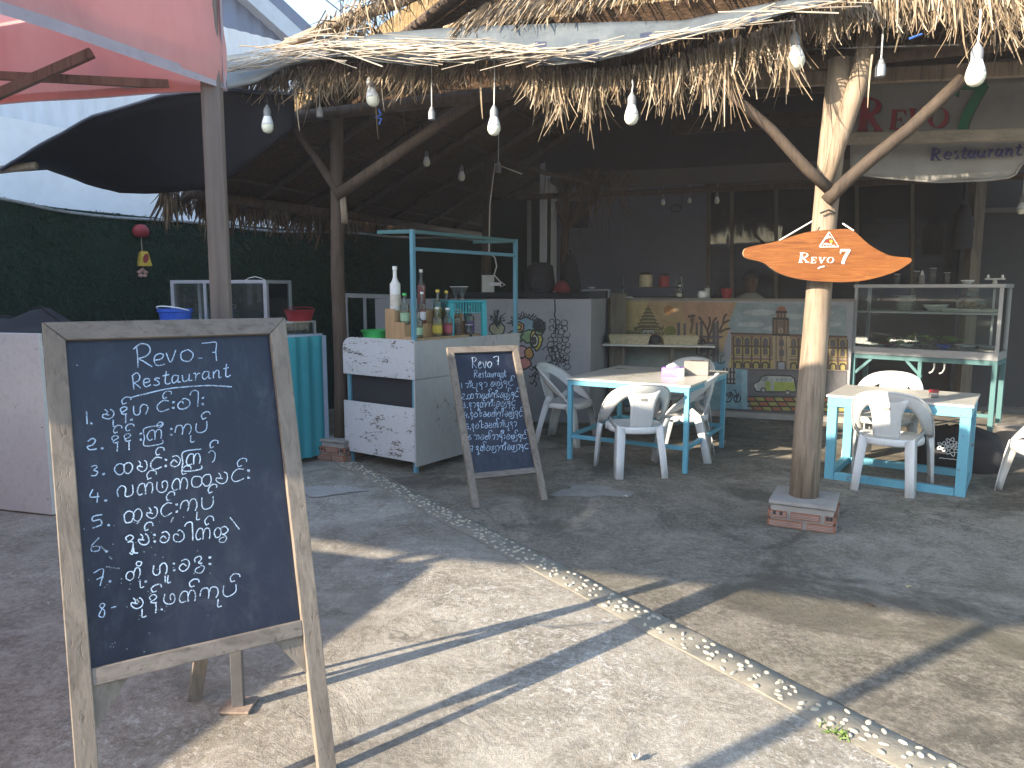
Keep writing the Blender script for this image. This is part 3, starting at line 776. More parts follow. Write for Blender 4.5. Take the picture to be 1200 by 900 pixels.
# ================================================================== BACK BUILDING
MU0, MU1 = V((1.2,9.55,0)), V((3.95,8.62,0)); md = (MU1-MU0).normalized(); mn = V((md.y,-md.x,0))
bw0 = PY(652,338,12.0); bw0.z = 0; bw1 = PY(829,338,11.2); bw1.z = 0
shop = thing('restaurant_building', 'dim restaurant building with plaster wall and glazed front behind the counters', 'building', (bw0.x,bw0.y,0))
def wallseg(a, c, z0, z1, th=.1):
    a, c = V((a.x,a.y,0)), V((c.x,c.y,0)); d = (c-a).normalized(); nn_ = V((-d.y,d.x,0))
    return MB().prism([a+V((0,0,z0)), c+V((0,0,z0)), c+V((0,0,z1)), a+V((0,0,z1))], nn_*th)
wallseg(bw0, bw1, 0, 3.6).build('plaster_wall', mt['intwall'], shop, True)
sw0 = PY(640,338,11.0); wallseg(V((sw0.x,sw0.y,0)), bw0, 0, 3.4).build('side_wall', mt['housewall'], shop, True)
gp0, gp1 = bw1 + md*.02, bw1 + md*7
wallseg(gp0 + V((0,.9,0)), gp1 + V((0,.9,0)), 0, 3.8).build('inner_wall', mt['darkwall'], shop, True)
def atpx(x, y0=338): return PP(x, y0, bw1, mn)
def pane(xa, xb, ya, yb, m, name, off=.0, th=.02):
    q = [PP(x,y,bw1+mn*off,mn) for x,y in ((xa,yb),(xb,yb),(xb,ya),(xa,ya))]
    za_, zb_ = (q[2].z+q[3].z)/2, (q[0].z+q[1].z)/2
    q = [V((q[0].x,q[0].y,zb_)),V((q[1].x,q[1].y,zb_)),V((q[2].x,q[2].y,za_)),V((q[3].x,q[3].y,za_))]
    return MB().prism(q, -mn*th).build(name, m, shop, True)
for xa, xb in ((832,856),(859,908),(911,1003),(1006,1068),(1071,1130)):
    pane(xa, xb, 214, 352, mt['darkglass'], 'window_pane', -.02)
for xm in (830,857.5,909.5,1004.5,1069.5):
    pane(xm-2.2, xm+2.2, 212, 352, mt['greypost'], 'mullion', .02, .06)
pane(826,1140,206,214, mt['fascia'], 'window_head', .03, .08)
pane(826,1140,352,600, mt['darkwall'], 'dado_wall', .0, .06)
pane(1010,1115,262,300, mt['plank'], 'inner_shelf_board', -.5, .03)
pane(1020,1095,290,296, mt['fascia'], 'inner_shelf_edge', -.45, .03)
pane(834,900,319,322.5, mt['fascia'], 'inner_ledge', -.5, .03)
pane(1016,1110,303,316, mt['plank'], 'inner_shelf_board', -.5, .03)
# column, door and right wall
cq = PY(1137,338,9.6)
MB().box((cq.x-.07,cq.y-.07,0),(cq.x+.07,cq.y+.07,PY(1137,205,9.6).z)).build('column', mt['greypost'], shop, True, bevel=.008)
rw0, rw1 = V((cq.x+.05,cq.y+.35,0)), V((cq.x+5.5,cq.y-1.6,0))
wallseg(rw0, rw1, 0, 3.6).build('right_wall', mt['sidewall'], shop, True)
dd = (rw1-rw0).normalized()
MB().bar(PP(1146,247,rw0,V((dd.y,-dd.x,0)))-V((0,.03,0)), PP(1290,244,rw0,V((dd.y,-dd.x,0)))-V((0,.03,0)), .05, .06).build('door_rail', mt['fascia'], shop, True)
# fascia and ceiling over the shop front
b = MB(); a0, a1 = PP(690,205,bw1-V((0,1.5,0)),mn), PP(1260,205,bw1-V((0,1.5,0)),mn)
z = PP(850,204,bw1-V((0,1.5,0)),mn).z
b.bar(V((a0.x,a0.y,z)), V((a1.x,a1.y,z)), .05, .22).build('fascia_board', mt['fascia'], shop, True, bevel=.006)
b = MB(); b.bar(V((a0.x-1,a0.y+.3,z-.19)), V((a1.x,a1.y-.05,z-.19)), .06, .07).build('lintel_pole', mt['darkwood'], shop, True, bevel=.01)
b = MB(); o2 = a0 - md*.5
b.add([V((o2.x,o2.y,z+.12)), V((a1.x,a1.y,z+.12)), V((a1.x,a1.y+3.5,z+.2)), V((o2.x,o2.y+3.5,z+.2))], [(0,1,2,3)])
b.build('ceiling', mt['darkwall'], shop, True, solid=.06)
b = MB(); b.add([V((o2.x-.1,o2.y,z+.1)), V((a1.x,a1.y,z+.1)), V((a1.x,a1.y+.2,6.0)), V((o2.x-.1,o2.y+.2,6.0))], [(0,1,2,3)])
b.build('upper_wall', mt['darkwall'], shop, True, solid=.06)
# teal-dark panel left of the plaster wall
b = wallseg(PY(575,338,11.6), PY(641,338,11.05), 0, 2.9)
tag(b.build('corner_screen', mt['fencebase'], bevel=.0), 'dark green panel closing the corner beside the plaster wall', 'panel')
MB().box((PY(620,338,10.6).x-.03,10.57,0),(PY(620,338,10.6).x+.03,10.63,PY(620,235,10.6).z)).build('pp', mt['steel'])
bpy.data.objects['pp'].name = 'grey_upright'; tag(bpy.data.objects['grey_upright'], 'slim grey upright standing by the dark corner panel', 'upright')
# ================================================================== painter for flat pictures and writing
class Painter:
    def __init__(s, o, n): s.o = V(o); s.n = V(n).normalized(); s.lay = 0; s.vs = []; s.fs = []; s.mi = []; s.mats = []
    def mid(s, m):
        if m not in s.mats: s.mats.append(m)
        return s.mats.index(m)
    def pt(s, x, y): return PP(x, y, s.o, s.n)
    def polyp(s, pts, m, step=.00004):
        s.lay += 1; off = s.n * (.0012 + s.lay * .00004); k = len(s.vs)
        s.vs += [p + off for p in pts]; s.fs.append(list(range(k, k+len(pts)))); s.mi.append(s.mid(m))
    def poly(s, pts, m): s.polyp([s.pt(*p) for p in pts], m)
    def rect(s, x0, y0, x1, y1, m): s.poly([(x0,y0),(x1,y0),(x1,y1),(x0,y1)], m)
    def ell(s, x, y, rx, ry, m, n=18): s.poly([(x+rx*math.cos(2*math.pi*i/n), y+ry*math.sin(2*math.pi*i/n)) for i in range(n)], m)
    def line3(s, P, wd, m, step=.00003):
        s.lay += 1; off = s.n * (.0012 + s.lay * .00004); k = len(s.vs); n = len(P)
        for i, p in enumerate(P):
            d = P[min(i+1,n-1)] - P[max(i-1,0)]
            if d.length < 1e-7: d = V((1,0,0))
            q = s.n.cross(d.normalized()) * wd/2
            s.vs += [p + off - q, p + off + q]
        for i in range(n-1): s.fs.append([k+2*i, k+2*i+2, k+2*i+3, k+2*i+1]); s.mi.append(s.mid(m))
    def line(s, pts, wd, m, sm=True):
        if sm and len(pts) > 2: pts = spline(pts)
        s.line3([s.pt(*p) for p in pts], wd, m)
    def out(s, pts, wd, m): s.line(list(pts)+[pts[0]], wd, m, False)
    def build(s, name, parent=None, world=True):
        b = MB(); b.v = [tuple(p) for p in s.vs]; b.f = s.fs; b.m = s.mi
        return b.build(name, s.mats, parent, world)
def spline(p, n=6):
    q = [p[0]] + list(p) + [p[-1]]; r = []
    for i in range(1, len(q)-2):
        for k in range(n):
            t = k/n; a, b, c, d = q[i-1], q[i], q[i+1], q[i+2]
            r.append(tuple(.5*((2*b[j]) + (-a[j]+c[j])*t + (2*a[j]-5*b[j]+4*c[j]-d[j])*t*t + (-a[j]+3*b[j]-3*c[j]+d[j])*t**3) for j in (0,1)))
    return r + [tuple(p[-1])]
ink = mt['wire']
# ------------------------------------------------------------------ mural counter
ZM = 1.405
mc = thing('painted_counter', 'bar counter painted with a clock tower, a pagoda and a green bus', 'bar counter', tuple(MU0))
MB().prism([MU0, MU1, MU1+V((0,0,ZM)), MU0+V((0,0,ZM))], -mn*.16).build('front_wall', mt['mortar_wall'], mc, True)
MB().prism([MU0-md*.02+V((0,0,ZM)), MU1+V((0,0,ZM)), MU1+V((0,0,ZM+.03)), MU0-md*.02+V((0,0,ZM+.03))], -mn*.4).build('counter_top', mt['greyplank'], mc, True)
MB().prism([MU0+mn*.05, MU1+mn*.05, MU1+mn*.05+V((0,0,.07)), MU0+mn*.05+V((0,0,.07))], mn*.10).build('kerb', mt['cement'], mc, True)
_f0 = flat
def flat(c, rough=.8): return _f0(tuple(x*.74 for x in c), rough)
p_ = Painter(MU0, mn)
sand, ochre, skyc, cloudc = flat((.47,.33,.18)), flat((.55,.42,.20)), flat((.30,.36,.37)), flat((.42,.46,.46))
yel, brn, dbrn, win = flat((.48,.38,.12)), flat((.26,.17,.12)), flat((.13,.09,.07)), flat((.14,.12,.13))
p_.poly([(712,352),(865,354),(850,400),(842,440),(820,446),(712,440)], sand)
p_.poly([(712,352),(760,353),(752,380),(740,400),(712,404)], ochre)
p_.poly([(800,354),(862,355),(852,378),(820,384),(800,372)], flat((.48,.29,.19)))
p_.ell(783.5,363.5,6,5.2, flat((.44,.22,.09)))
p_.poly([(863,355),(992,358),(992,398),(860,394),(853,380)], skyc)
for x, y, rx, ry in ((890,366,20,3.5),(930,371,24,3),(880,380,16,3),(960,366,18,4),(915,385,22,3),(972,380,14,3)): p_.ell(x, y, rx, ry, cloudc)
p_.poly([(712,404),(850,412),(846,440),(820,446),(712,440)], flat((.28,.31,.28)))
p_.poly([(800,425),(850,423),(852,445),(838,455),(800,446)], flat((.18,.34,.42)))
p_.poly([(712,438),(850,444),(850,500),(712,498)], flat((.23,.37,.42)))
p_.poly([(858,408),(866,404),(866,432),(852,436)], ochre)
# pagoda
pag = flat((.17,.14,.08)); pagl = flat((.36,.31,.16))
p_.poly([(744,388),(742,383),(748,386),(773,386),(778,381),(777,388)], pag)
for i, (hw, y0, y1) in enumerate(((14,386,381),(11.5,381,377),(9,377,373),(6.5,373,369),(4.5,369,365),(2.6,365,361))):
    p_.poly([(759.5-hw-1.5,y0-2.2),(759.5-hw,y0),(759.5+hw,y0),(759.5+hw+1.5,y0-2.2),(759.5+hw*.7,y1),(759.5-hw*.7,y1)], pag)
    p_.line([(759.5-hw*.9,y0-.7),(759.5+hw*.9,y0-.7)], 0.017, pagl, False)
p_.poly([(758.6,362),(759.5,356),(760.4,362)], pag)
p_.rect(752.5,386,767,393.5, flat((.50,.46,.36))); p_.out([(752.5,386),(767,386),(767,393.5),(752.5,393.5)], 0.014, ink)
for x in (756.5,763): p_.line([(x-2,393),(x-1.4,390.5),(x+1.4,390.5),(x+2,393)], 0.012, ink)
for x0, x1 in ((723,752),(767,779)):
    p_.rect(x0,387,x1,393, flat((.30,.26,.14)))
    for k in range(int((x1-x0)/4)): p_.rect(x0+1+4*k,389,x0+3+4*k,392.5, pag)
p_.ell(785.5,388,7,6, flat((.22,.22,.06)))
# pillars, statue and bare trees over the water
for x, y0, y1, hw in ((795.3,378,404,1.7),(802.4,379,407,1.4),(816.5,378,416,1.3),(822,378,416,1.6),(836.8,378,424,2.0),(841,376,424,1.6)): p_.rect(x-hw,y0,x+hw,y1, win)
p_.line([(793,394),(846,395)], 0.029, win, False)
p_.line([(848,394),(812,400),(812,410)], 0.014, win, False)
p_.poly([(808,370),(812,367.5),(814,370),(812.5,382),(810.5,392),(808,390),(810,380)], flat((.20,.14,.09))); p_.line([(806,371),(811,370),(815,370)], 0.026, dbrn, False)
for br in ([(829,424),(830,400),(829,388),(824,378),(819,371)],[(830,396),(834,386),(836,377),(840,372)],[(829,388),(832,378),(831,371)],[(824,378),(820,378)],[(843,390),(847,380),(855,375)],[(847,380),(849,371),(852,368)],[(843,390),(850,386),(856,385)],[(829,405),(824,398),(820,394)]):
    p_.line(br, 0.026, dbrn)
for _ in range(26):
    x = random.uniform(819,838); p_.ell(x, random.uniform(402,417), random.uniform(1.5,4), random.uniform(1,2.6), win, 9)
p_.line([(840,424),(845,426),(850,423)], 0.014, ink); p_.line([(845,426),(845,418),(848,416)], 0.012, ink)
# clock tower building
TWX = 915.5
p_.poly([(857,391),(992,395),(992,434),(857,431)], brn)
p_.poly([(856,389.5),(993,393.5),(993,395.5),(856,391.5)], dbrn)
p_.poly([(857,417),(992,420),(992,421.5),(857,418.5)], flat((.42,.37,.26)))
p_.poly([(858,421.5),(992,424),(992,434),(858,431)], yel)
for x in [865+10.6*i for i in range(4)] + [930+11.5*i for i in range(6)]:
    y = 399 + (x-865)*.02
    p_.poly([(x-4.4,y+6),(x-4.4,y-1),(x-2.8,y-4),(x,y-5),(x+2.8,y-4),(x+4.4,y-1),(x+4.4,y+6)], yel)
    p_.poly([(x-3.4,y+6),(x-3.4,y-1),(x-2,y-3.3),(x,y-4),(x+2,y-3.3),(x+3.4,y-1),(x+3.4,y+6)], win)
    p_.poly([(x-4.6,y+17),(x-4.6,y+7),(x+4.6,y+7),(x+4.6,y+17)], yel)
    p_.poly([(x-2.8,y+16),(x-2.8,y+9.5),(x-1.5,y+8),(x+1.5,y+8),(x+2.8,y+9.5),(x+2.8,y+16)], win)
    p_.line([(x-5,y+6.5),(x+5,y+6.6)], 0.026, dbrn, False)
    q = [(x-3.6,y+32),(x-3.6,y+27.5),(x-2.2,y+25),(x+2.2,y+25),(x+3.6,y+27.5),(x+3.6,y+32)]
    p_.poly(q, flat((.40,.33,.12))); p_.line(q, 0.020, ink, False)
    for s_ in (-5.2, 5.2): p_.line([(x+s_,y-4),(x+s_,y+32)], 0.017, dbrn, False)
p_.rect(905.5,392,925.5,433, brn)
for s_ in (907,912,919,924): p_.line([(s_,392),(s_,433)], 0.032, flat((.42,.34,.22)), False)
for y in (398,410): p_.rect(913,y,918.5,y+7, win)
p_.rect(911,424,920,434, flat((.33,.36,.40))); p_.out([(911,424),(920,424),(920,434),(911,434)], 0.014, ink)
p_.rect(906,373,923.5,392, brn)
for s_ in (906,910,919,923.5): p_.line([(s_,373),(s_,392)], 0.020, dbrn, False)
p_.rect(911.5,376,918,383, flat((.20,.14,.11))); p_.ell(915,387.5,2.8,2.6, flat((.45,.40,.30))); p_.ell(915,387.5,1.4,1.3, dbrn)
p_.rect(909.5,365.5,922,373, flat((.36,.24,.17)))
for x in (912,915.8,919.5): p_.rect(x-1,367,x+1,372.5, dbrn)
p_.poly([(910,365.5),(911,361.5),(913.5,359),(916,358.3),(918.5,359),(921,361.5),(922,365.5)], flat((.34,.15,.10)))
for q in ([(905.5,373),(924,373.6)],[(909,365.5),(922.5,365.8)],[(905,392),(926,392.6)]): p_.line(q, 0.026, ink, False)
# street with bus and paving
p_.poly([(875,434),(992,437),(992,466),(875,464)], flat((.15,.15,.16))); p_.poly([(852,431),(992,434.5),(992,437),(852,434)], win)
p_.poly([(876,464),(992,466),(992,484),(880,481)], flat((.36,.33,.10)))
for r in range(3):
    for k in range(11):
        if (k + r) % 2: continue
        x = 872 + k*11 + r*4; y = 464.5 + r*5.6 + k*.15
        p_.poly([(x,y),(x+11,y+.2),(x+15,y+5.8),(x+4,y+5.6)], flat((.40,.15,.08)))
for r in range(4): p_.line([(876,464.5+5.6*r),(992,466+5.6*r)], 0.017, ink, False)
for k in range(12): p_.line([(872+k*11,464),(884+k*11,481)], 0.014, ink, False)
bus = flat((.36,.42,.10)); busg = flat((.44,.45,.42))
q = [(884.5,456),(884,449),(889,447),(893,441),(900,439.5),(927,440.5),(931,444),(933,459),(896,459),(886,458.5)]
p_.poly(q, busg); p_.poly([(896,447),(931,448),(932,458),(897,458)], bus); p_.poly([(891,446),(895,441.5),(900,441.5),(899,447)], flat((.26,.29,.30)))
for k in range(4): p_.rect(909+5*k,443,913+5*k,447, flat((.30,.33,.33)))
p_.rect(903,443,907,457.5, flat((.40,.42,.38))); p_.line(q+[q[0]], 0.017, ink, False)
for x, y in ((894.5,457),(923,460)): p_.ell(x,y,3.6,3.4, win); p_.ell(x,y,1.7,1.6, busg)
p_.ell(885.5,452,1.6,2.4, flat((.6,.58,.5)))
# blue shop corner with white door and bicycle
p_.poly([(846,431),(876,433),(876,482),(846,478)], flat((.24,.40,.46))); p_.rect(869,434,875.5,481, flat((.34,.52,.58)))
p_.rect(847,431,862,449, flat((.42,.41,.38)))
for k in range(4): p_.line([(848+4*k,431),(848+4*k,449)], 0.017, ink, False)
for y in (436,444,449): p_.line([(847,y),(862,y+.2)], 0.017, ink, False)
for x in (853,864): p_.line([(x+4*math.cos(a*.6),467+4*math.sin(a*.6)) for a in range(12)], 0.014, ink)
for q in ([(853,467),(857,460),(864,467)],[(857,460),(860,467),(855,461)],[(864,467),(862,457),(859,457)],[(850,462),(858,459)],[(862,472),(866,460)]): p_.line(q, 0.014, ink, False)
p_.poly([(846,478),(992,485),(992,488),(846,481)], flat((.12,.11,.11)))
p_.build('mural', mc)
flat = _f0

# ------------------------------------------------------------------ white wall with line drawings
GZ = 1.435
GW0, GW1 = V((-1.6,8.72,0)), V((.905,8.52,0)); gd = (GW1-GW0).normalized(); gn = V((gd.y,-gd.x,0))
gw = thing('drawn_wall', 'white half wall with line drawings of fruit and flowers', 'half wall', (GW1.x,GW1.y,0))
GW2 = V((1.21,9.45,0))
MB().prism([GW0, GW1, GW1+V((0,0,GZ)), GW0+V((0,0,GZ))], -gn*.12).build('wall', mt['mortar_wall'], gw, True)
rd = (GW2-GW1).normalized()
MB().prism([GW1+gn*-.0, GW2, GW2+V((0,0,GZ-.003)), GW1+V((0,0,GZ-.003))], V((-rd.y,rd.x,0))*.1).build('return_wall', mt['mortar_wall'], gw, True)
q_ = Painter(GW1, gn); T = lambda x, y: (560 + x*.15, 340 + y*.15)
def blob(cx, cy, rx, ry, m, j=.14, n=20, o=True):
    pts = [T(cx+rx*(1+random.uniform(-j,j))*math.cos(2*math.pi*i/n), cy+ry*(1+random.uniform(-j,j))*math.sin(2*math.pi*i/n)) for i in range(n)]
    q_.poly(pts, m)
    if o: q_.line(pts+[pts[0]], .016, ink)
random.seed(17)
gb, gg, gy, gr, gor, gp = flat((.20,.30,.36)), flat((.20,.30,.16)), flat((.46,.38,.10)), flat((.50,.20,.18)), flat((.45,.24,.08)), flat((.50,.30,.30))
blob(365,275,85,55,gb); blob(300,360,70,45,gg); blob(400,360,60,50,gg); blob(150,300,60,50,flat((.34,.33,.22)),.1)
blob(330,480,60,50,gp); blob(400,495,35,45,gor); blob(365,570,50,45,gr); blob(320,290,38,38,gor); blob(320,290,20,20,gy)
blob(455,385,48,80,gy); blob(445,395,28,52,flat((.55,.52,.42))); blob(440,395,14,26,flat((.1,.1,.1)))
blob(250,385,22,40,gg); blob(480,330,30,20,gg)
for k in range(13):
    a = math.pi*(1.02 + .96*k/12); x0, y0 = 370+78*math.cos(a), 262+50*math.sin(a); L = random.uniform(35,75)
    x1, y1 = x0+L*math.cos(a)+random.uniform(-15,15), y0+L*.7*math.sin(a)
    q_.line([T(x0,y0), T((x0+x1)/2+9,(y0+y1)/2-4), T(x1,y1), T((x0+x1)/2-9,(y0+y1)/2+4), T(x0,y0)], .010, ink)
for k in range(9):
    a = -1.2 + .22*k; x0, y0 = 430, 290
    x1, y1 = x0 + 100*math.cos(a), y0 + 80*math.sin(a)
    pts = [T(x0,y0), T((x0+x1)/2+10*math.sin(a),(y0+y1)/2-10*math.cos(a)), T(x1,y1), T((x0+x1)/2-10*math.sin(a),(y0+y1)/2+10*math.cos(a))]
    if k % 3 == 0: q_.poly(pts, gb)
    q_.line(pts+[pts[0]], .016, ink)
for k in range(30):
    a = random.uniform(0,2*math.pi); r = random.uniform(20,80); x, y = 155+r*math.cos(a), 215+r*.9*math.sin(a)
    q_.line([T(150,290), T(x*.6+60,y*.6+100), T(x,y), T(x+random.uniform(-20,20),y+random.uniform(-16,16))], .010, ink)
pts_ = []
for _ in range(900):
    y = random.uniform(235,600); x = random.gauss(628,46)
    if abs(x-628) > 75 or any((x-a)**2+(y-c)**2 < 31**2 for a, c in pts_): continue
    pts_.append((x,y)); r = random.uniform(15,27); a0 = random.uniform(0,6)
    q_.line([T(x+r*math.cos(a0+a*.55), y+r*.95*math.sin(a0+a*.55)) for a in range(random.randint(9,12))], .010, ink)
for x in (560,600,640): q_.line([T(x-60,470), T(x-20,440), T(x,500), T(x+30,560), T(x+50,520)], .011, ink)
for k in range(7):
    x = 375+random.uniform(-25,70); y = random.uniform(590,720)
    q_.line([T(x,y), T(x+20,y+15), T(x+35,y-12), T(x+55,y+14), T(x+40,y+35)], .011, ink)
q_.line([T(600,70),T(604,160),T(598,190),T(608,240),T(606,335)], .016, ink)
q_.build('line_drawing', gw)
# timber post at the joint
jp = PY(724,345,9.35)
o = MB().box((jp.x-.10,9.30,0),(jp.x+.10,9.42,PY(724,344,9.3).z)).build('timber_post', mt['greypost'], bevel=.006)
tag(o, 'grey squared timber standing between the drawn wall and the painted counter', 'timber post')
# ledge with baskets
lg = thing('wall_shelf', 'narrow pale shelf on stub legs in front of the painted counter', 'shelf', tuple(PY(760,408,9.0)))
l0, l1 = PY(706,404,9.05), PY(838,409,8.75); zz = (l0.z+l1.z)/2
a_, c_ = V((l0.x,l0.y,zz)), V((l1.x,l1.y,zz)); d_ = (c_-a_).normalized(); n_ = V((-d_.y,d_.x,0))
MB().prism([a_,c_,c_+V((0,0,.022)),a_+V((0,0,.022))], n_*.28).build('shelf_board', mt['offwhite'], lg, True, bevel=.004)
for s in (.18,.62): q = a_.lerp(c_,s) + n_*.14; MB().box((q.x-.02,q.y-.02,0),(q.x+.02,q.y+.02,zz)).build('leg', mt['greypost'], lg, True)
def tray(name, c, d, L, wd, h, label, cat):
    t = thing(name, label, cat, tuple(c), math.atan2(d.y,d.x)); b = MB()
    o_, i_ = [(-1,-1),(1,-1),(1,1),(-1,1)], .86
    lo = [V((a*L/2*.9,e*wd/2*.88,0)) for a,e in o_]; hi = [V((a*L/2,e*wd/2,h)) for a,e in o_]; hi2 = [V((a*(L/2-.012),e*(wd/2-.012),h)) for a,e in o_]; lo2 = [V((a*(L/2*.9-.012),e*(wd/2*.88-.012),.01)) for a,e in o_]
    cl = lambda r: r+[r[0]]
    b.grid([cl(lo),cl(hi),cl(hi2),cl(lo2)]); b.add(lo2,[(0,1,2,3)]); b.add(lo,[(3,2,1,0)])
    b.build('basket_body', mt['basket'], t)
    b = MB().tube([p+V((0,0,.003)) for p in cl(hi)], .008, 6); b.build('rim', mt['basket'], t); return t
zsh = zz + .024
q = a_.lerp(c_,.24)+n_*.13; tray('basket', V((q.x,q.y,zsh)), d_, .50, .20, .10, 'longer pale woven tray basket at the left end of the wall shelf', 'basket')
q = a_.lerp(c_,.70)+n_*.13; tray('basket', V((q.x,q.y,zsh)), d_, .42, .19, .095, 'shorter browner tray basket at the right of the wall shelf', 'basket')
q = a_.lerp(c_,.47)+n_*.10; t = thing('round_jar', 'dark round pot between the two tray baskets', 'pot', (q.x,q.y,zsh))
MB().lathe([(.05,0),(.075,.04),(.078,.075),(.06,.10),(.045,.105)], (0,0,0), 16).build('pot_body', mt['darkwall'], t, smooth=True)
MB().lathe([(.05,.105),(.03,.12),(.01,.128)], (0,0,0), 14).build('lid', mt['darkwood'], t, smooth=True)

# ------------------------------------------------------------------ things on and behind the counters
def put(x, y, Y): return PY(x, y, Y)
zc = ZM + .032
def oncounter(x, dn=.12):
    p = PP(x, 350, MU0 - mn*dn, mn); return V((p.x,p.y,zc))
# tray rack
c0 = oncounter(762,.22)
t = thing('dish_rack', 'dark wire dish rack standing on the painted counter', 'dish rack', tuple(c0), math.atan2(md.y,md.x))
b = MB()
for a in (-.33,.33):
    for e in (-.12,.12): b.tube([(a,e,0),(a,e,.26)], .008, 6)
b.build('uprights', mt['steel'], t)
b = MB().box((-.35,-.14,.12),(.35,.14,.14)); b.box((-.35,-.14,.01),(.35,.14,.025)); b.build('shelf', mt['wire'], t)
for dx, m, lab, r, h in ((-.06,'basket','woven storage canister on top of the dish rack',.085,.17),(.17,'red','small red and dark canister on top of the dish rack',.065,.15)):
    p = c0 + md*dx; k = thing('canister', lab, 'canister', (p.x,p.y,zc+.14))
    MB().lathe([(r,0),(r,h*.85),(r*.9,h*.9)], seg=18).build('canister_body', mt[m], k, smooth=False, ang=40)
    MB().lathe([(r*.95,h*.9),(r*.95,h),(r*.3,h+.02)], seg=18).build('lid', mt['darkwall'], k, ang=40)
p = oncounter(735,.1); t = thing('paper_pad', 'small pale pad lying at the left of the painted counter', 'pad', tuple(p), .2)
MB().box((-.07,-.05,0),(.07,.05,.015)).build('pages', mt['offwhite'], t); MB().box((-.072,-.052,.016),(.072,.052,.019)).build('cover', mt['basket'], t)
def bottle(c, h, r, liquid, label, capm='white', lab=None, neck=.28, group=None, cat='bottle', fill=.75, glassm='bottleglass', ring=True):
    t = thing('bottle', label, cat, tuple(c), random.uniform(0,6), group)
    sh = h*(1-neck)*.82; nr = r*.36
    prof = [(r*.85,0),(r,.008),(r,sh)] + ([(r*.96,sh+.01),(r*.72,sh+h*.05),(nr*1.5,sh+h*.10),(nr*1.05,sh+h*.16),(nr,h*.94)])
    gl_ = MB().lathe(prof, seg=16).build('glass', mt[glassm], t, smooth=False, ang=50)
    if liquid is not None:
        MB().lathe([(r*.8,.006),(r*.93,.012),(r*.93,sh*fill),(r*.9,sh*fill+.003)], seg=14).build('syrup', liquid, t, ang=50)
    MB().lathe([(nr*1.25,h*.92),(nr*1.25,h-.004),(nr*1.0,h)], seg=12).build('cap', mt[capm], t, ang=50)
    if lab is not None: MB().lathe([(r*1.015,sh*.18),(r*1.015,sh*.62)], seg=18).build('paper_label', lab, gl_, ang=50)
    return t
bottle(oncounter(796), .16, .035, flat((.3,.2,.1)), 'squat bottle with cap standing mid painted counter near the rack', 'white', flat((.5,.5,.4)))
bottle(oncounter(797.5,.25), .30, .03, None, 'tall dim bottle behind the squat one on the painted counter', 'darkwall')
p = oncounter(823); t = thing('jar', 'white round jar on the painted counter beside the grey grinder', 'jar', tuple(p))
MB().lathe([(.05,0),(.062,.02),(.062,.06),(.05,.075)], seg=16).build('jar_body', mt['white'], t, smooth=True); MB().lathe([(.05,.076),(.05,.088),(.015,.092)], seg=16).build('lid', mt['offwhite'], t, ang=40)
p = oncounter(828.5,.16); t = thing('grinder', 'tall pale grinder on the painted counter behind the white jar', 'grinder', tuple(p))
MB().lathe([(.035,0),(.03,.06),(.028,.10),(.034,.12)], seg=14).build('grinder_body', mt['offwhite'], t, smooth=True); MB().lathe([(.034,.121),(.036,.15),(.01,.165)], seg=14).build('head', mt['steel'], t, smooth=True)
p = oncounter(851,.15); t = thing('red_tub', 'dark red plastic tub on the painted counter', 'tub', tuple(p))
MB().lathe([(.055,0),(.07,.10),(.072,.11)], seg=18).build('tub_body', mt['red'], t, ang=50); MB().lathe([(.075,.111),(.075,.122),(.02,.126)], seg=18).build('lid', mt['darkred'], t, ang=50)
# person at work behind the counter
hp = PY(880,330,10.15)
t = thing('person', 'person in a pale shirt standing in the dim space behind the painted counter', 'person', (hp.x,hp.y,0), .15)
sk = bpy.data.meshes.new('body'); hz = hp.z
vs = [(0,0,hz-.72),(0,0,hz-.55),(0,.01,hz-.38),(0,.01,hz-.25),(0,.0,hz-.16),(0,-.005,hz-.08),(0,-.012,hz+.0),(0,0,hz+.07),
      (-.17,.01,hz-.27),(-.21,.0,hz-.52),(-.19,-.15,hz-.68),(-.16,-.26,hz-.66),(.17,.01,hz-.27),(.21,.0,hz-.52),(.19,-.15,hz-.68),(.16,-.26,hz-.66),
      (-.09,0,hz-.82),(-.10,.0,hz-1.20),(-.10,.02,.08),(-.10,-.12,.035),(.09,0,hz-.82),(.10,.0,hz-1.20),(.10,.02,.08),(.10,-.12,.035)]
es_ = [(0,1),(1,2),(2,3),(3,4),(4,5),(5,6),(6,7),(3,8),(8,9),(9,10),(10,11),(3,12),(12,13),(13,14),(14,15),(0,16),(16,17),(17,18),(18,19),(0,20),(20,21),(21,22),(22,23)]
rd_ = [.13,.125,.13,.10,.055,.085,.10,.08,.062,.045,.036,.03,.062,.045,.036,.03,.085,.06,.045,.04,.085,.06,.045,.04]
sk.from_pydata(vs, es_, []); bo_ = bpy.data.objects.new('body', sk); C.objects.link(bo_); bo_.parent = t
m_ = bo_.modifiers.new('skin','SKIN'); sk_l = sk.skin_vertices[0].data if sk.skin_vertices else None
if sk_l is None:
    import bmesh as _bm
    bmm = _bm.new(); bmm.from_mesh(sk); bmm.verts.layers.skin.verify(); bmm.to_mesh(sk); bmm.free(); sk_l = sk.skin_vertices[0].data
for q_i, r_ in enumerate(rd_): sk_l[q_i].radius = (r_*(1.25 if q_i in (1,2,3) else 1), r_)
sk_l[0].use_root = True
m2_ = bo_.modifiers.new('sub','SUBSURF'); m2_.levels = m2_.render_levels = 2
mt['skin'] = plain('brown_skin', (.10,.052,.036), .55, .1, 8, .05)
sk.materials.append(mt['skin'])
rows = []
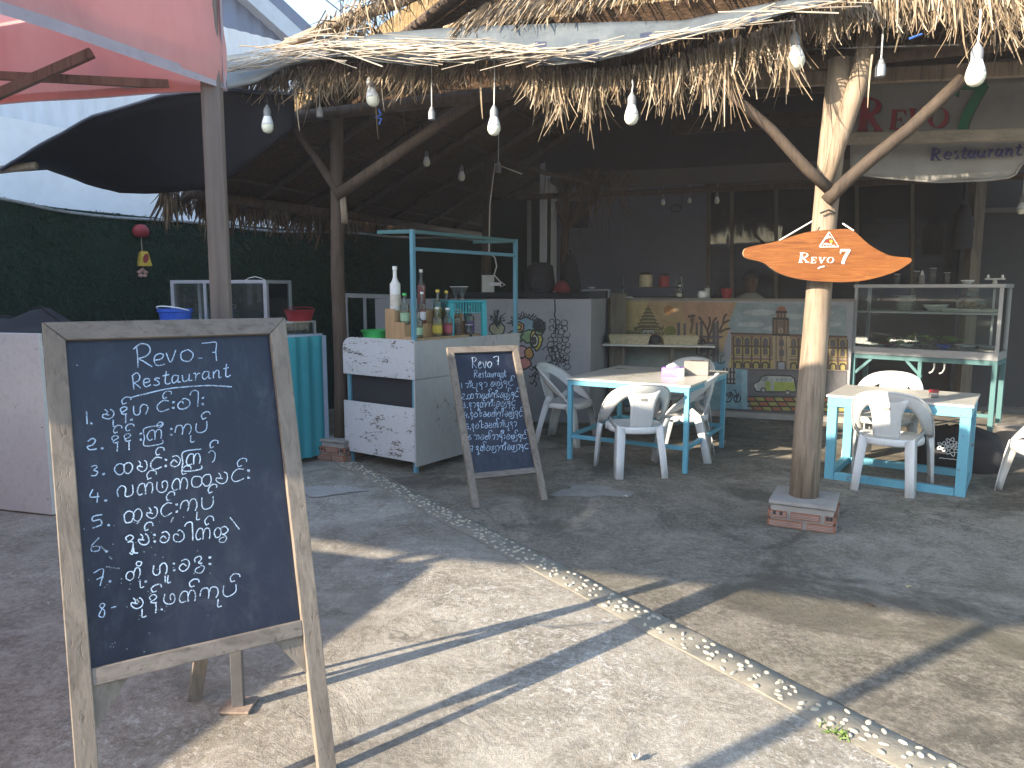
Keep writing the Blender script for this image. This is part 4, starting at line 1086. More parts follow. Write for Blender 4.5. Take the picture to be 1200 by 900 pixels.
for i in range(8):
    a_ = -.35 + (math.pi/2+.35)*i/7; rows.append([V((.112*math.cos(a_)*math.cos(2*math.pi*j/18), .015+.122*math.cos(a_)*math.sin(2*math.pi*j/18)*(1 if math.sin(2*math.pi*j/18) > 0 else .62), hz+.045+.115*math.sin(a_))) for j in range(19)])
MB().grid(rows).build('hair', mt['black'], t, smooth=True)
rows = []
for i, (z, hw_, hd_) in enumerate(((-.80,.21,.18),(-.6,.21,.18),(-.42,.23,.185),(-.30,.24,.165),(-.22,.20,.13),(-.155,.085,.085))):
    rows.append([V((hw_*math.copysign(abs(math.cos(2*math.pi*j/20))**.8,math.cos(2*math.pi*j/20)), .005+hd_*math.sin(2*math.pi*j/20), hz+z)) for j in range(21)])
MB().grid(rows).build('shirt', mt['greycard'], t, smooth=True)
MB().lathe([(.004,0),(.011,.004),(.013,.02),(.006,.045)], (0,-.098,hz-.028), 8).build('nose', mt['skin'], t, smooth=True)
for s in (-.033,.033): MB().lathe([(.003,-.006),(.011,0),(.003,.006)], (s,-.086,hz+.02), 8).build('eye', mt['wire'], t, smooth=True)
MB().box((-.024,-.093,hz-.053),(.024,-.085,hz-.046)).build('mouth', mt['darkred'], t)
for s in (-.092,.092): MB().lathe([(.006,-.028),(.014,0),(.008,.03)], (s,.0,hz-.0), 8).build('ear', mt['skin'], t, smooth=True)
# white half wall: ledge of things at its left
lc = V((.17,8.95,0))
t = thing('dark_counter', 'low dark counter ledge behind the drawn wall', 'counter', (lc.x,lc.y,0), math.atan2(gd.y,gd.x))
MB().box((-.95,-.10,GZ+.005),(.75,.30,GZ+.075)).build('ledge', mt['black'], t, bevel=.01); MB().box((-.9,0,0),(.7,.25,GZ+.0)).build('plinth', mt['darkwall'], t)
zl = GZ + .077
p = PY(632,338,8.95); t = thing('backpack', 'black backpack slumped on the dark ledge', 'backpack', (p.x,p.y,zl), -.1)
rows = []
for i in range(9):
    z = .35*i/8; k = [1,1.1,1.12,1.08,1.05,1.0,.92,.8,.45][i]
    rows.append([V((.18*k*math.cos(2*math.pi*j/14)+ .10*z*z + .05*mnoise.noise(V((math.cos(j*.449)*1.6,math.sin(j*.449)*1.6,z*6))), .12*k*math.sin(2*math.pi*j/14)+.03*mnoise.noise(V((j%14,z*7,3))), z)) for j in range(15)])
MB().grid(rows).build('bag_body', mt['black'], t, smooth=True)
MB().prism([(-.1,-.135,.04),(.1,-.135,.04),(.09,-.13,.18),(-.09,-.13,.18)], (0,.04,0)).build('front_pocket', mt['black'], t, bevel=.012)
MB().tube([(-.10,-.12,.30),(-.13,-.16,.20),(-.12,-.16,.10),(-.09,-.12,.03)], .012, 6).build('handle', mt['black'], t, smooth=True)
p = PY(658,338,8.9); t = thing('cap', 'dark red cap resting on the dark ledge', 'cap', (p.x,p.y,zl+.005), 0)
b = MB(); rows = []
for i in range(7):
    a = math.pi/2*i/6; rows.append([V((.105*math.cos(a)*math.cos(2*math.pi*j/16), .12*math.cos(a)*math.sin(2*math.pi*j/16), .135*math.sin(a))) for j in range(17)])
b.grid(rows).build('crown', mt['darkred'], t, smooth=True)
MB().add([(.09*math.cos(a), -.09-.10*abs(math.sin(a)) if 1 else 0, .012-.02*abs(math.sin(a))) for a in [math.pi*k/10 for k in range(11)]] + [(.09*math.cos(math.pi*k/10),-.085,.016) for k in range(10,-1,-1)], [tuple(range(22))]).build('brim', mt['darkred'], t, solid=.006)
p = PY(668,338,9.25); t = thing('jacket', 'dark jacket hung on the inner post', 'jacket', (p.x,p.y,0))
rows = []
zt2, zb2 = PY(668,298,9.25).z, PY(668,346,9.25).z
for i in range(8):
    k = i/7; z = zt2 + (zb2-zt2)*k; hw_ = (.05 + .085*min(1,k*1.6))*(1+.25*mnoise.noise(V((k*5,2,0))))
    rows.append([V((hw_*math.cos(2*math.pi*j/12), .05*math.sin(2*math.pi*j/12), z)) for j in range(13)])
MB().grid(rows).build('jacket_body', mt['darkred'] if 0 else mt['black'], t, smooth=True); MB().tube([(0,0,zt2),(0,.1,zt2+.05)], .01, 6).build('loop', mt['black'], t)
p = PY(697,338,8.98); t = thing('side_stand', 'small grey stand with metal legs at the right end of the ledge', 'stand', (p.x,p.y,zl-.07), 0)
MB().box((-.17,-.1,.085),(.17,.1,.105)).build('top_board', mt['steel'], t, bevel=.004)
for a in (-.16,.16): MB().box((a-.01,-.09,0),(a+.01,.09,.085)).build('leg', mt['steel'], t)
p2 = PY(693,338,8.98); t = thing('saucer', 'little glass dish on the grey stand', 'dish', (p2.x,p2.y,zl+.037))
MB().lathe([(.02,0),(.045,.02),(.048,.024),(.044,.022),(.018,.006)], seg=16).build('dish_body', mt['plate'], t, smooth=True)
MB().lathe([(.012,.006),(.016,.022),(.008,.034)], seg=10).build('knob', mt['steel'], t, smooth=True)
# little wall box above
p = PY(677,252,11.9); t = thing('wall_speaker', 'small dark box speaker fixed high on the plaster wall', 'speaker', tuple(p))
MB().box((-.16,-.14,-.2),(.16,0,.2)).build('cabinet', mt['black'], t, bevel=.01); MB().lathe([(.09,-.15),(.11,-.141)], seg=20, axis='y').build('cone', mt['wire'], t, ang=40)
# ================================================================== TABLES
def square_table(org, u, L, D, h, leg, rail_z, label, bars=True, topth=.02, low=None):
    ang = math.atan2(u.y, u.x)
    t = thing('table', label, 'table', (org.x,org.y,0), ang)
    MB().box((-.012,-.012,h-topth),(L+.012,D+.012,h)).build('table_top', mt['slate'], t, bevel=.004)
    b = MB(); k = leg
    b.box((0,0,h-topth-k),(L,k*.8,h-topth-.001)); b.box((0,D-k*.8,h-topth-k),(L,D,h-topth-.001))
    b.box((0,k*.8+.001,h-topth-k),(k*.8,D-k*.8-.001,h-topth-.001)); b.box((L-k*.8,k*.8+.001,h-topth-k),(L,D-k*.8-.001,h-topth-.001))
    b.build('apron', mt['blue'], t, bevel=.003)
    for x in (0, L-k):
        for y in (0, D-k): MB().box((x+.002,y+.002,0),(x+k-.002,y+k-.002,h-topth-k-.001)).build('leg', mt['blue'], t, bevel=.003)
    for nm, lo, hi in (('rail',(k,.004,rail_z),(L-k,k-.012,rail_z+k*.8)),('rail',(k,D-k+.012,rail_z),(L-k,D-.004,rail_z+k*.8)),('rail',(.004,k,rail_z),(k-.012,D-k,rail_z+k*.8)),('rail',(L-k+.012,k,rail_z),(L-.004,D-k,rail_z+k*.8))):
        MB().box(lo, hi).build(nm, mt['blue'], t, bevel=.003)
    return t
uL = V((.87,-.5,0)).normalized(); vL = V((.5,.87,0)).normalized()
oL = V((.50,6.66,0))
square_table(oL, uL, 1.12, 1.25, .755, .045, .20, 'larger square table with grey top and thin turquoise legs')
uR = V((.82,-.57,0)).normalized(); vR = V((.57,.82,0)).normalized()
oR = PZ(965,561); square_table(oR, uR, 1.0, .76, .70, .075, .0, 'narrow table with thick turquoise box frame beside the sign post')
# things on tables
def TL(a, b): return oL + uL*a + vL*b
p = TL(.78,.62); t = thing('napkin_box', 'purple and white napkin box on the larger square table', 'napkin box', (p.x,p.y,.756), -.25)
MB().box((-.10,-.06,0),(.10,.06,.075)).build('box', mt['purple'], t, bevel=.004)
b = MB(); b.box((.045,-.0615,.002),(.1012,.0615,.073)); b.build('label_patch', mt['offwhite'], t)
q2 = Painter((-.02,-.061,.04),(0,-1,0)); wp = mt['white']
for k in range(3): q2.polyp([V((-.07+.03*k+r*math.cos(a), -.061, .042+r*.8*math.sin(a))) for r, a in [(.012 if i % 2 else .006, i*math.pi/5) for i in range(10)]], wp)
q2.build('printed_stars', t, False)
rows = [[V((-.06+.12*i/6, .03*math.sin(i*1.4)*k*1.2, .074+.045*k*(1-abs(i-3)/5)+.006*math.sin(i*3))) for i in range(7)] for k in (0,.5,1)]
MB().grid(rows).build('napkin', mt['white'], t, smooth=True, solid=.002)
p = TL(.95,.80); t = thing('tissue_box', 'grey carton tissue dispenser behind the purple napkin box', 'tissue box', (p.x,p.y,.756), -.35)
MB().box((-.11,-.07,0),(.11,.07,.13)).build('carton', mt['greycard'], t, bevel=.006); MB().box((-.06,-.02,.1305),(.06,.02,.134)).build('slot', mt['darkwall'], t)
p = oR + uR*.72 + vR*.30; t = thing('condiment_jar', 'small clear jar with red lid on the narrow table', 'jar', (p.x,p.y,.701))
MB().lathe([(.03,0),(.034,.005),(.034,.035),(.03,.04)], seg=16).build('jar_glass', mt['clearplastic'], t, ang=50); MB().lathe([(.026,.004),(.031,.006),(.031,.022)], seg=14).build('paste', mt['greycard'], t, ang=50)
MB().lathe([(.037,.0405),(.037,.056),(.034,.060)], seg=18).build('lid', mt['red'], t, ang=50)

# ================================================================== CHAIRS (moulded, barrel back)
def make_chair(label):
    t = thing('plastic_chair', label, 'chair', (0,0,0), 0, 'white moulded chairs at the tables')
    # front is -y
    half_o = [(.285,-.175,.40),(.288,-.10,.50),(.283,0,.60),(.262,.11,.69),(.215,.205,.752),(.14,.262,.782),(.06,.283,.793),(0,.287,.795)]
    half_i = [(.225,-.185,.405),(.222,-.07,.455),(.215,.03,.515),(.200,.115,.588),(.165,.178,.645),(.122,.212,.677),(.06,.232,.690),(0,.235,.692)]
    O_ = [V(p) for p in half_o] + [V((-x,y,z)) for x,y,z in reversed(half_o[:-1])]
    I_ = [V(p) for p in half_i] + [V((-x,y,z)) for x,y,z in reversed(half_i[:-1])]
    Md = [(a+b_)/2 + V((0,.012,.004)) for a, b_ in zip(O_, I_)]
    b = MB(); b.grid([I_, Md, O_])
    # outer lip turned down
    Lp = [p + V((.004*(1 if p.x>0 else -1 if p.x<0 else 0), .004, -.012)) for p in O_]; b.grid([O_, Lp])
    b.build('back_rim', mt['chair'], t, smooth=True, solid=.009, sub=1)
    rows = []
    for i in range(6):
        k = i/5; hw = .108 - .016*k + .055*max(0,1-k*3)**1.5; z = .735 - .323*k; y = .243 - .081*k + .010*math.sin(k*math.pi)
        rows.append([V((hw*x, y+.010*(1-x*x), z + (.013*(1-x*x) if i == 0 else 0))) for x in (-1,-.6,0,.6,1)])
    b = MB().grid(rows); spl_ = b.build('back_splat', mt['chair'], t, smooth=True, solid=.009, sub=1)
    b = MB().box((-.024,.240,.65),(.024,.2475,.669)); b.build('moulded_badge', mt['greycard'], spl_)
    # seat
    def outline(k, dz):
        pts = []
        for a in range(24):
            th = 2*math.pi*a/24; c, s = math.cos(th), math.sin(th)
            x = .235*k*math.copysign(abs(c)**.62, c); y = -.02 + .222*k*math.copysign(abs(s)**.62, s)
            if y > 0: x *= 1 - .30*(y/.2)
            pts.append(V((x,y,.415+dz)))
        return pts+[pts[0]]
    b = MB(); b.grid([outline(1.0,-.05), outline(1.01,-.012), outline(.97,.006), outline(.85,-.004), outline(.5,-.016), outline(.08,-.018)])
    b.build('seat', mt['chair'], t, smooth=True, solid=.007, sub=1)
    for s in (-1, 1):
        b = MB()   # front leg: flat face sideways plus inner flange
        P = [(.286,-.178,.405),(.290,-.195,.30),(.296,-.222,.12),(.300,-.240,0)]; Q = [(.232,-.20,.405),(.240,-.222,.30),(.252,-.248,.12),(.258,-.262,0)]; F = [(.262,-.10,.40),(.270,-.135,.30),(.283,-.178,.12),(.290,-.20,0)]
        sx = lambda p: V((p[0]*s,p[1],p[2]))
        b.grid([[sx(p) for p in Q],[sx(p) for p in P],[sx(p) for p in F]]); b.build('leg', mt['chair'], t, solid=.009, ang=40)
        b = MB()   # rear leg, flaring into the rim
        P = [(.238,.085,.50),(.190,.150,.43),(.192,.172,.36),(.205,.215,.18),(.215,.255,0)]; Q = [(.205,.10,.44),(.130,.168,.40),(.132,.188,.34),(.148,.228,.18),(.162,.262,0)]; F = [(.236,.05,.46),(.198,.10,.40),(.202,.112,.34),(.216,.16,.18),(.226,.20,0)]
        b.grid([[sx(p) for p in Q],[sx(p) for p in P],[sx(p) for p in F]]); b.build('leg', mt['chair'], t, solid=.009, ang=50)
    return t
def face(d): return math.atan2(d[1], d[0]) + math.pi/2     # -y local looks along d
chair0 = make_chair('white plastic chair seen from behind at the near side of the larger square table')
chair0.location = (1.045,6.20,0); chair0.rotation_euler = (0,0,face((-.10,.995)))
def chair(c, d, label): return dup(chair0, (c[0],c[1],0), face(d), label)
chair((.545,7.50), (.90,-.43), 'white plastic chair by the drawn wall, left of the larger square table')
chair((1.60,6.76), (-.94,.34), 'white plastic chair at the right side of the larger square table')
chair((1.92,8.05), (-.5,-.87), 'white plastic chair mostly hidden behind the larger square table')
chair((2.95,5.70), tuple(vR.xy), 'white plastic chair seen from behind at the narrow table, striped by sunlight')
chair((3.38,6.62), (-.62,-.78), 'white plastic chair on the far side of the narrow table')
chair((3.93,5.28), (-.97,.22), 'sunlit white plastic chair cut off by the right edge of the picture')

# ================================================================== GLASS CABINET ON TEAL TABLE
cf = PZ(1162,512); uc = V((-.745,.667,0)); vc = V((.667,.745,0))          # uc runs left along the front, vc to the back
cab = thing('teal_stand', 'dull teal table frame carrying the glass food cabinet', 'stand', (cf.x,cf.y,0), math.atan2(-uc.y,-uc.x))
LC, DC, HC = 1.46, .52, .80
def fr(b, lo, hi): return b.box(lo, hi)
for x in (-LC, -.05):
    for y in (0, DC-.05): MB().box((x,y,0),(x+.05,y+.05,HC-.05)).build('leg', mt['teal_dull'], cab, bevel=.003)
b = MB(); b.box((-LC,0,HC-.05),(0,.05,HC)); b.box((-LC,DC-.05,HC-.05),(0,DC,HC)); b.box((-LC,.051,HC-.05),(-LC+.05,DC-.051,HC)); b.box((-.05,.051,HC-.05),(0,DC-.051,HC)); b.box((-LC/2-.03,.052,HC-.049),(-LC/2+.03,DC-.052,HC-.001))
b.build('top_frame', mt['teal_dull'], cab, bevel=.003)
b = MB(); b.bar((-LC+.05,.025,HC-.22),(-LC+.22,.025,HC-.05),.03,.03,(0,1,0)); b.build('corner_brace', mt['teal_dull'], cab)
b = MB(); b.bar((-LC*.5+.02,.025,HC-.22),(-LC*.5-.14,.025,HC-.05),.03,.03,(0,1,0)); b.build('corner_brace', mt['teal_dull'], cab)
MB().box((-LC*.5-.02,.002,.05),(-LC*.5+.02,.045,HC-.051)).build('leg', mt['teal_dull'], cab, bevel=.003)
MB().box((-LC+.051,.3,.15),(-.051,.33,.19)).build('stretcher', mt['teal_dull'], cab, bevel=.003)
cs = thing('food_cabinet', 'aluminium and glass food cabinet with plates inside on the teal stand', 'display cabinet', (cf.x,cf.y,HC+.002), math.atan2(-uc.y,-uc.x))
h = .80; a = .035
b = MB()
b.box((-LC,.0,0),(.0,DC,.085)); b.build('base_board', mt['alu'], cs, bevel=.004)
for x in (-LC, -a):
    for y in (0, DC-a): MB().box((x,y,.086),(x+a,y+a,h-.041)).build('corner_post', mt['alu'], cs, bevel=.002)
MB().box((-LC-.01,-.012,h-.04),(.012,DC+.01,h)).build('top_board', mt['alu'], cs, bevel=.004)
MB().box((-LC+a+.001,.012,.475),(-a-.001,DC-.012,.50)).build('shelf', mt['alu'], cs, bevel=.003)
MB().box((-LC+a,.004,.086),(-a,.008,h-.041)).build('front_glass', mt['showglass'], cs); MB().box((-a+.012,a,.086),(-a+.016,DC-a,h-.041)).build('side_glass', mt['showglass'], cs)
MB().box((-.115,DC*.3,.09),(-.095,DC*.3+.02,h-.05)).build('door_edge', mt['alu'], cs)
cm = chain(cs)
def incab(x, y, z): return cm @ V((x,y,z))
def stack_plates(x, y, z, n, r, label, m='plate'):
    for i in range(n):
        p = incab(x, y, z+.019*i); t = thing('plate', label[0] if i == n-1 else label[1], 'plate', tuple(p), 0, None if i == n-1 else 'plates under the top one of the stack')
        MB().lathe([(r*.5,0),(r*.55,.003),(r,.017),(r,.020),(r*.56,.008),(0.01,.008)], seg=24).build('dish', mt[m], t, smooth=True)
        MB().lathe([(r*.96,.0205),(r,.0205)], seg=24).build('rim_band', mt['greycard'], t)
stack_plates(-.98,.24,.502,9,.105,('topmost plate of the plate stack in the glass cabinet','plate in the stack under the topmost one in the glass cabinet'))
def bowl(p, r, h, m, label, cat='bowl', cont=None):
    t = thing('bowl', label, cat, tuple(p))
    MB().lathe([(r*.45,0),(r*.5,.004),(r*.85,h*.6),(r,h),(r*.96,h),(r*.8,h*.58),(r*.4,.01)], seg=22).build('shell', mt[m], t, smooth=True)
    if cont: MB().lathe([(r*.80,h*.62),(r*.6,h*.95),(r*.2,h*1.12),(.005,h*1.15)], seg=18).build('food', mt[cont], t, smooth=True)
    return t
bowl(incab(-.66,.2,.502), .13, .075, 'plate', 'wide pale bowl on the upper shelf of the glass cabinet right of the plates', cont='darkred')
b0 = incab(-.32,.2,.502); t = thing('serving_tray', 'white oblong tray on the cabinet shelf carrying a bag of snacks', 'tray', tuple(b0), math.atan2(-uc.y,-uc.x))
MB().box((-.25,-.13,0),(.25,.13,.025)).build('tray_body', mt['offwhite'], t, bevel=.008); MB().tube([(-.25,-.13,.026),(.25,-.13,.026),(.25,.13,.026),(-.25,.13,.026),(-.25,-.13,.026)], .008, 6).build('rim', mt['offwhite'], t)
t = thing('snack_bag', 'clear plastic bag of fried snacks on the white tray', 'snack bag', tuple(b0 + V((0,0,.027))))
b = MB()
for _ in range(26): 
    c = V((random.gauss(0,.06),random.gauss(0,.04),random.uniform(.01,.07))); b.lathe([(.004,-.018),(.022,-.008),(.024,.006),(.004,.018)], c, 8)
b.build('snacks', mt['bread'], t, smooth=True)
rows = []
for i in range(6):
    k = i/5; rr = [.11,.16,.15,.10,.04,.07][i]; z = [0,.03,.08,.13,.16,.19][i]
    rows.append([V((rr*math.cos(2*math.pi*j/16)*(1+.1*math.sin(j*5+i)), .7*rr*math.sin(2*math.pi*j/16), z+.008*math.sin(j*3))) for j in range(17)])
MB().grid(rows).build('film', mt['clearplastic'], t, smooth=True)
for x, r, hh, m, lab in ((-1.30,.075,.03,'offwhite','shallow white dish at the far left on the cabinet floor'),(-1.12,.085,.04,'darkred','dark red dish on the cabinet floor, second from left'),(-.93,.08,.035,'plate','pale saucer on the cabinet floor, third from left'),(-.74,.085,.05,'steel','steel dish in the middle of the cabinet floor'),(-.55,.08,.045,'bluebucket','bluish dish on the cabinet floor right of the steel dish'),(-.34,.11,.06,'alu','pale metal dish on the cabinet floor, second from right'),(-.14,.09,.06,'alu','smaller metal dish at the right corner of the cabinet floor')):
    bowl(incab(x,.2,.087), r, hh, m, lab, 'dish')
def leaves(p, n, s, label, cat, nm='herb_bunch'):
    b = MB()
    for _ in range(n): b.strand(V(p)+V((random.gauss(0,s),random.gauss(0,s*.6),random.uniform(0,s))), (random.gauss(0,1),random.gauss(0,1),random.uniform(.2,1)), random.uniform(.04,.1), .03, (0,0,-.4), seg=2)
    tag(b.build(nm, mt['leaf']), label, cat)
leaves(incab(-.90,.34,.12), 60, .09, 'bunch of green herbs at the back of the cabinet left of the gap', 'herbs')
leaves(incab(-.52,.34,.16), 44, .06, 'smaller bunch of yellowish herbs at the back of the cabinet', 'herbs')
zt3 = h + .002
for i, (x, hh, r, lab) in enumerate(((-1.06,.11,.032,'first glass tumbler on the cabinet top from the sign side'),(-.86,.14,.032,'second glass tumbler on the cabinet top, a little taller'),(-.70,.17,.034,'tallest glass tumbler on the cabinet top'),(-.56,.12,.033,'glass tumbler on the cabinet top nearest the white bowl'))):
    p = incab(x,.16,zt3); t = thing('tumbler', lab, 'glass', tuple(p))
    MB().lathe([(r*.85,0),(r,hh),(r*.92,hh),(r*.78,.012)], seg=18).build('wall', mt['clearplastic'], t, smooth=True); MB().lathe([(r*1.01,hh),(r*1.01,hh+.004)], seg=18).build('rim', mt['white'], t)
p = incab(-.80,.14,zt3); t = thing('sauce_bottle', 'grey squeeze bottle with pointed tip among the tumblers', 'sauce bottle', tuple(p))
MB().lathe([(.03,0),(.032,.01),(.03,.09),(.02,.10)], seg=16).build('bottle_body', mt['greycard'], t, smooth=True); MB().lathe([(.02,.101),(.006,.15)], seg=12).build('nozzle', mt['offwhite'], t)
bowl(incab(-.36,.16,zt3), .068, .04, 'white', 'small white bowl on the cabinet top')
p = incab(-.11,.16,zt3); t = thing('tea_light_stand', 'pale three-armed stand at the right end of the cabinet top', 'candle stand', tuple(p), math.atan2(-uc.y,-uc.x))
MB().lathe([(.025,0),(.02,.02),(.018,.04)], seg=12).build('foot', mt['offwhite'], t); MB().box((-.09,-.03,.041),(.09,.03,.058)).build('arm', mt['white'], t, bevel=.006)
for dx in (-.065,.065): MB().lathe([(.014,.0585),(.012,.085),(.008,.095)], (dx,0,0), 10).build('cup', mt['white'], t, smooth=True)
# two taps under the stand / water filter, black bag
for i, (x, lab) in enumerate(((-.60,'left chrome hook hanging under the teal stand'),(-.50,'right chrome hook hanging under the teal stand'))):
    p = chain(cab) @ V((x,.06,HC-.06)); t = thing('hook', lab, 'hook', tuple(p))
    MB().tube([(0,0,0),(0,0,-.06),(-.02,0,-.10),(-.05,0,-.11)], .009, 8).build('shank', mt['white'], t, smooth=True); MB().lathe([(.016,-.004),(.016,.004)], seg=10).build('plate_disc', mt['steel'], t)
bg = PZ(1140,556); t = thing('black_bag', 'large black sack with a white flower print on the floor', 'sack', (bg.x+.02,bg.y+.25,0), -.55)
rows = []
for i in range(9):
    k = i/8; z = .36*k; q = [.92,1.02,1.05,1.03,1,.97,.92,.8,.35][i]
    rows.append([V((.33*q*math.copysign(abs(math.cos(2*math.pi*j/22))**.7,math.cos(2*math.pi*j/22)), .22*q*math.copysign(abs(math.sin(2*math.pi*j/22))**.7,math.sin(2*math.pi*j/22)), z+.015*math.sin(j*2+i))) for j in range(23)])
MB().grid(rows).build('sack_body', mt['black'], t, smooth=True)
q3 = Painter((0,-.245,.2),(0,-1,0))
for cx, cz, r in ((-.12,.22,.045),(-.06,.26,.045),(-.05,.19,.05),(.01,.23,.045),(.05,.19,.03)):
    q3.line3([V((cx+r*(.75+.25*math.cos(5*a*.21))*math.cos(a*.21), -.245, cz+r*(.75+.25*math.cos(5*a*.21))*math.sin(a*.21))) for a in range(31)], .008, mt['white'])
    q3.line3([V((cx+r*.35*math.cos(a*.5), -.245, cz+r*.35*math.sin(a*.5))) for a in range(14)], .007, mt['white'])
q3.line3([V((-.14+.02*i,-.245,.115+.004*(i%2))) for i in range(11)], .006, mt['white'])
q3.build('flower_print', t, False)
p = PZ(1172,540); t = thing('grey_bucket', 'dim grey plastic tub standing behind the black sack', 'tub', (p.x+.28,p.y+.25,0))
MB().lathe([(.13,0),(.16,.26),(.172,.27),(.16,.275)], seg=22).build('tub_body', mt['greycard'], t, ang=50); MB().tube([(.16*math.cos(a*.2),.02+.0*a,.27+.06*math.sin(a*.2)) for a in range(16)], .005, 6).build('handle', mt['steel'], t)
# ================================================================== DRINK CART
cc = PZ(488,555); c_l = PZ(410,540)
ang_c = math.atan2(cc.y-c_l.y, cc.x-c_l.x)             # local +x runs left->right along the front, +y to the back
LW = (cc-c_l).length; DW = 1.50; HT = 1.12
cart = thing('drink_cart', 'white plank drink cart with turquoise steel frame and dark front slot', 'drink cart', (cc.x,cc.y,0), ang_c)
k = .035
def cbar(lo, hi, nm, m='cartblue', bv=.003): return MB().box(lo, hi).build(nm, mt[m], cart, bevel=bv)
Hp = 2.03
for (x, y, z) in ((-k,0,Hp),(-k,DW-k,Hp-.0)): cbar((x,y,0),(x+k,y+k,z), 'post')
for (x, y) in ((-LW,0),(-LW,DW-k)): cbar((x,y,0),(x+k,y+k,HT-.01), 'post')
cbar((-k+.002,k+.001,Hp-.03),(-.002,DW-k-.001,Hp-.002),'top_rail','teal_dull'); cbar((-k+.003,k+.001,Hp-.17),(-.003,DW-k-.001,Hp-.14),'top_rail')
b = MB().bar((-k-.001,k/2,Hp-.015),(-k-.42,k/2+.05,Hp+.0),.03,.03); b.build('top_arm', mt['teal_dull'], cart)
MB().bar((-k-.001,DW-k/2,Hp-.015),(-k-.5,DW-k/2,Hp-.01),.03,.03).build('top_arm', mt['teal_dull'], cart)
# front upper board with rounded corner
pts = [(-LW-.03,.80),(-LW-.03,1.03),(-LW-.02,1.08),(-LW+.02,1.115),(-LW+.08,1.13),(.01,1.13),(.01,.80)]
MB().prism([V((x,-.022,z)) for x, z in pts], (0,.018,0)).build('upper_board', mt['cartpaint'], cart, bevel=.003)
MB().box((-LW-.03,-.026,.10),(.008,-.004,.56)).build('lower_board', mt['cartpaint'], cart, bevel=.003)
MB().box((-LW+.0,.02,.55),(-.04,.026,.81)).build('slot_film', mt['black'], cart)
MB().box((.002,-.02,.80),(.02,DW,1.12)).build('side_upper_board', mt['cartply'], cart, bevel=.003)
MB().box((.003,-.02,.06),(.018,DW*.98,.797)).build('side_board', mt['cartply'], cart, bevel=.003)
MB().box((-LW-.02,-.003,HT-.10),(0,DW,HT-.08)).build('counter_top', mt['cartply'], cart, bevel=.003)
MB().box((-LW-.025,.02,.10),(-LW-.005,DW-.02,1.05)).build('far_side_board', mt['cartply'], cart, bevel=.003)
MB().box((-LW+.04,DW-.03,.2),(-.05,DW-.02,.9)).build('back_board', mt['cartply'], cart)
MB().tube([(-LW+.0,-.02,.55+.0),(-.01,-.02,.555)], .006, 5).build('slot_edge', mt['steel'], cart)
ccm = chain(cart)
def onc(x, y, z=HT+.012): return ccm @ V((x,y,z))
# step rack
def pxc(px, py, y):       # point on a vertical plane y=const of the cart
    return ccm.inverted() @ PP(px, py, ccm @ V((0,y,0)), ccm.to_3x3() @ V((0,1,0)))
zt0 = HT - .078
o_ = ccm @ V((-.30,.34,zt0)); rack = thing('step_rack', 'light wooden stepped rack holding syrup bottles on the cart', 'bottle rack', tuple(o_), ang_c+math.pi/2)
# rack local: +x runs along the cart side (to the back), +y to the cart's left
RL, RD = .95, .34
for y0, y1, z1 in ((0,.11,.07),(.111,.23,.19),(.231,.34,.31)):
    MB().box((0,y0,0),(RL,y1,z1)).build('step', mt['rackwood'], rack, bevel=.004)
MB().box((-.016,-.01,0),(-.001,.115,.085)).build('end_board', mt['rackwood'], rack, bevel=.003)
MB().box((-.016,.1155,0),(-.001,.235,.21)).build('end_board', mt['rackwood'], rack, bevel=.003)
MB().box((-.016,.2355,0),(-.001,.355,.33)).build('end_board', mt['rackwood'], rack, bevel=.003)
rkm = chain(rack)
def onr(x, st): return rkm @ V((x, (.055,.17,.285)[st], (.072,.192,.312)[st]))
yl, rdl, prl, grl = flat((.55,.42,.06)), flat((.42,.05,.05)), flat((.18,.10,.30)), flat((.32,.48,.30))
whl = flat((.62,.62,.64))
bottle(onr(.05,2), .40, .048, flat((.7,.7,.72)), 'tall white bottle on the top step of the wooden rack', 'white', flat((.66,.60,.5)), fill=1., glassm='white')
bottle(onr(.40,2), .38, .038, rdl, 'tall dark red bottle on the top step of the rack', 'offwhite', None, fill=1.)
bottle(onr(.05,1), .28, .042, grl, 'clear bottle with green label on the middle step of the rack', 'green', grl, fill=.5)
bottle(onr(.28,1), .29, .036, rdl, 'red syrup bottle with white cap just left of the cart post', 'white', whl)
bottle(onr(.50,1), .31, .042, yl, 'yellow syrup bottle on the middle step right of the cart post', 'yellow', None)
bottle(onr(.63,1), .30, .038, flat((.4,.4,.12)), 'olive syrup bottle behind the yellow one', 'yellow', None)
bottle(onr(.10,0), .25, .042, flat((.16,.22,.10)), 'dark green bottle on the lowest step at the near end of the rack', 'darkwall', grl)
bottle(onr(.36,0), .27, .045, yl, 'yellow labelled bottle on the lowest step of the rack', 'offwhite', yl)
bottle(onr(.51,0), .26, .045, rdl, 'pinkish red labelled bottle on the lowest step of the rack', 'white', flat((.46,.10,.12)))
bottle(onr(.65,0), .25, .04, flat((.24,.10,.08)), 'brown bottle with white cap on the lowest step of the rack', 'white', None)
bottle(onr(.84,0), .27, .045, prl, 'purple labelled bottle at the far end of the lowest rack step', 'offwhite', prl)
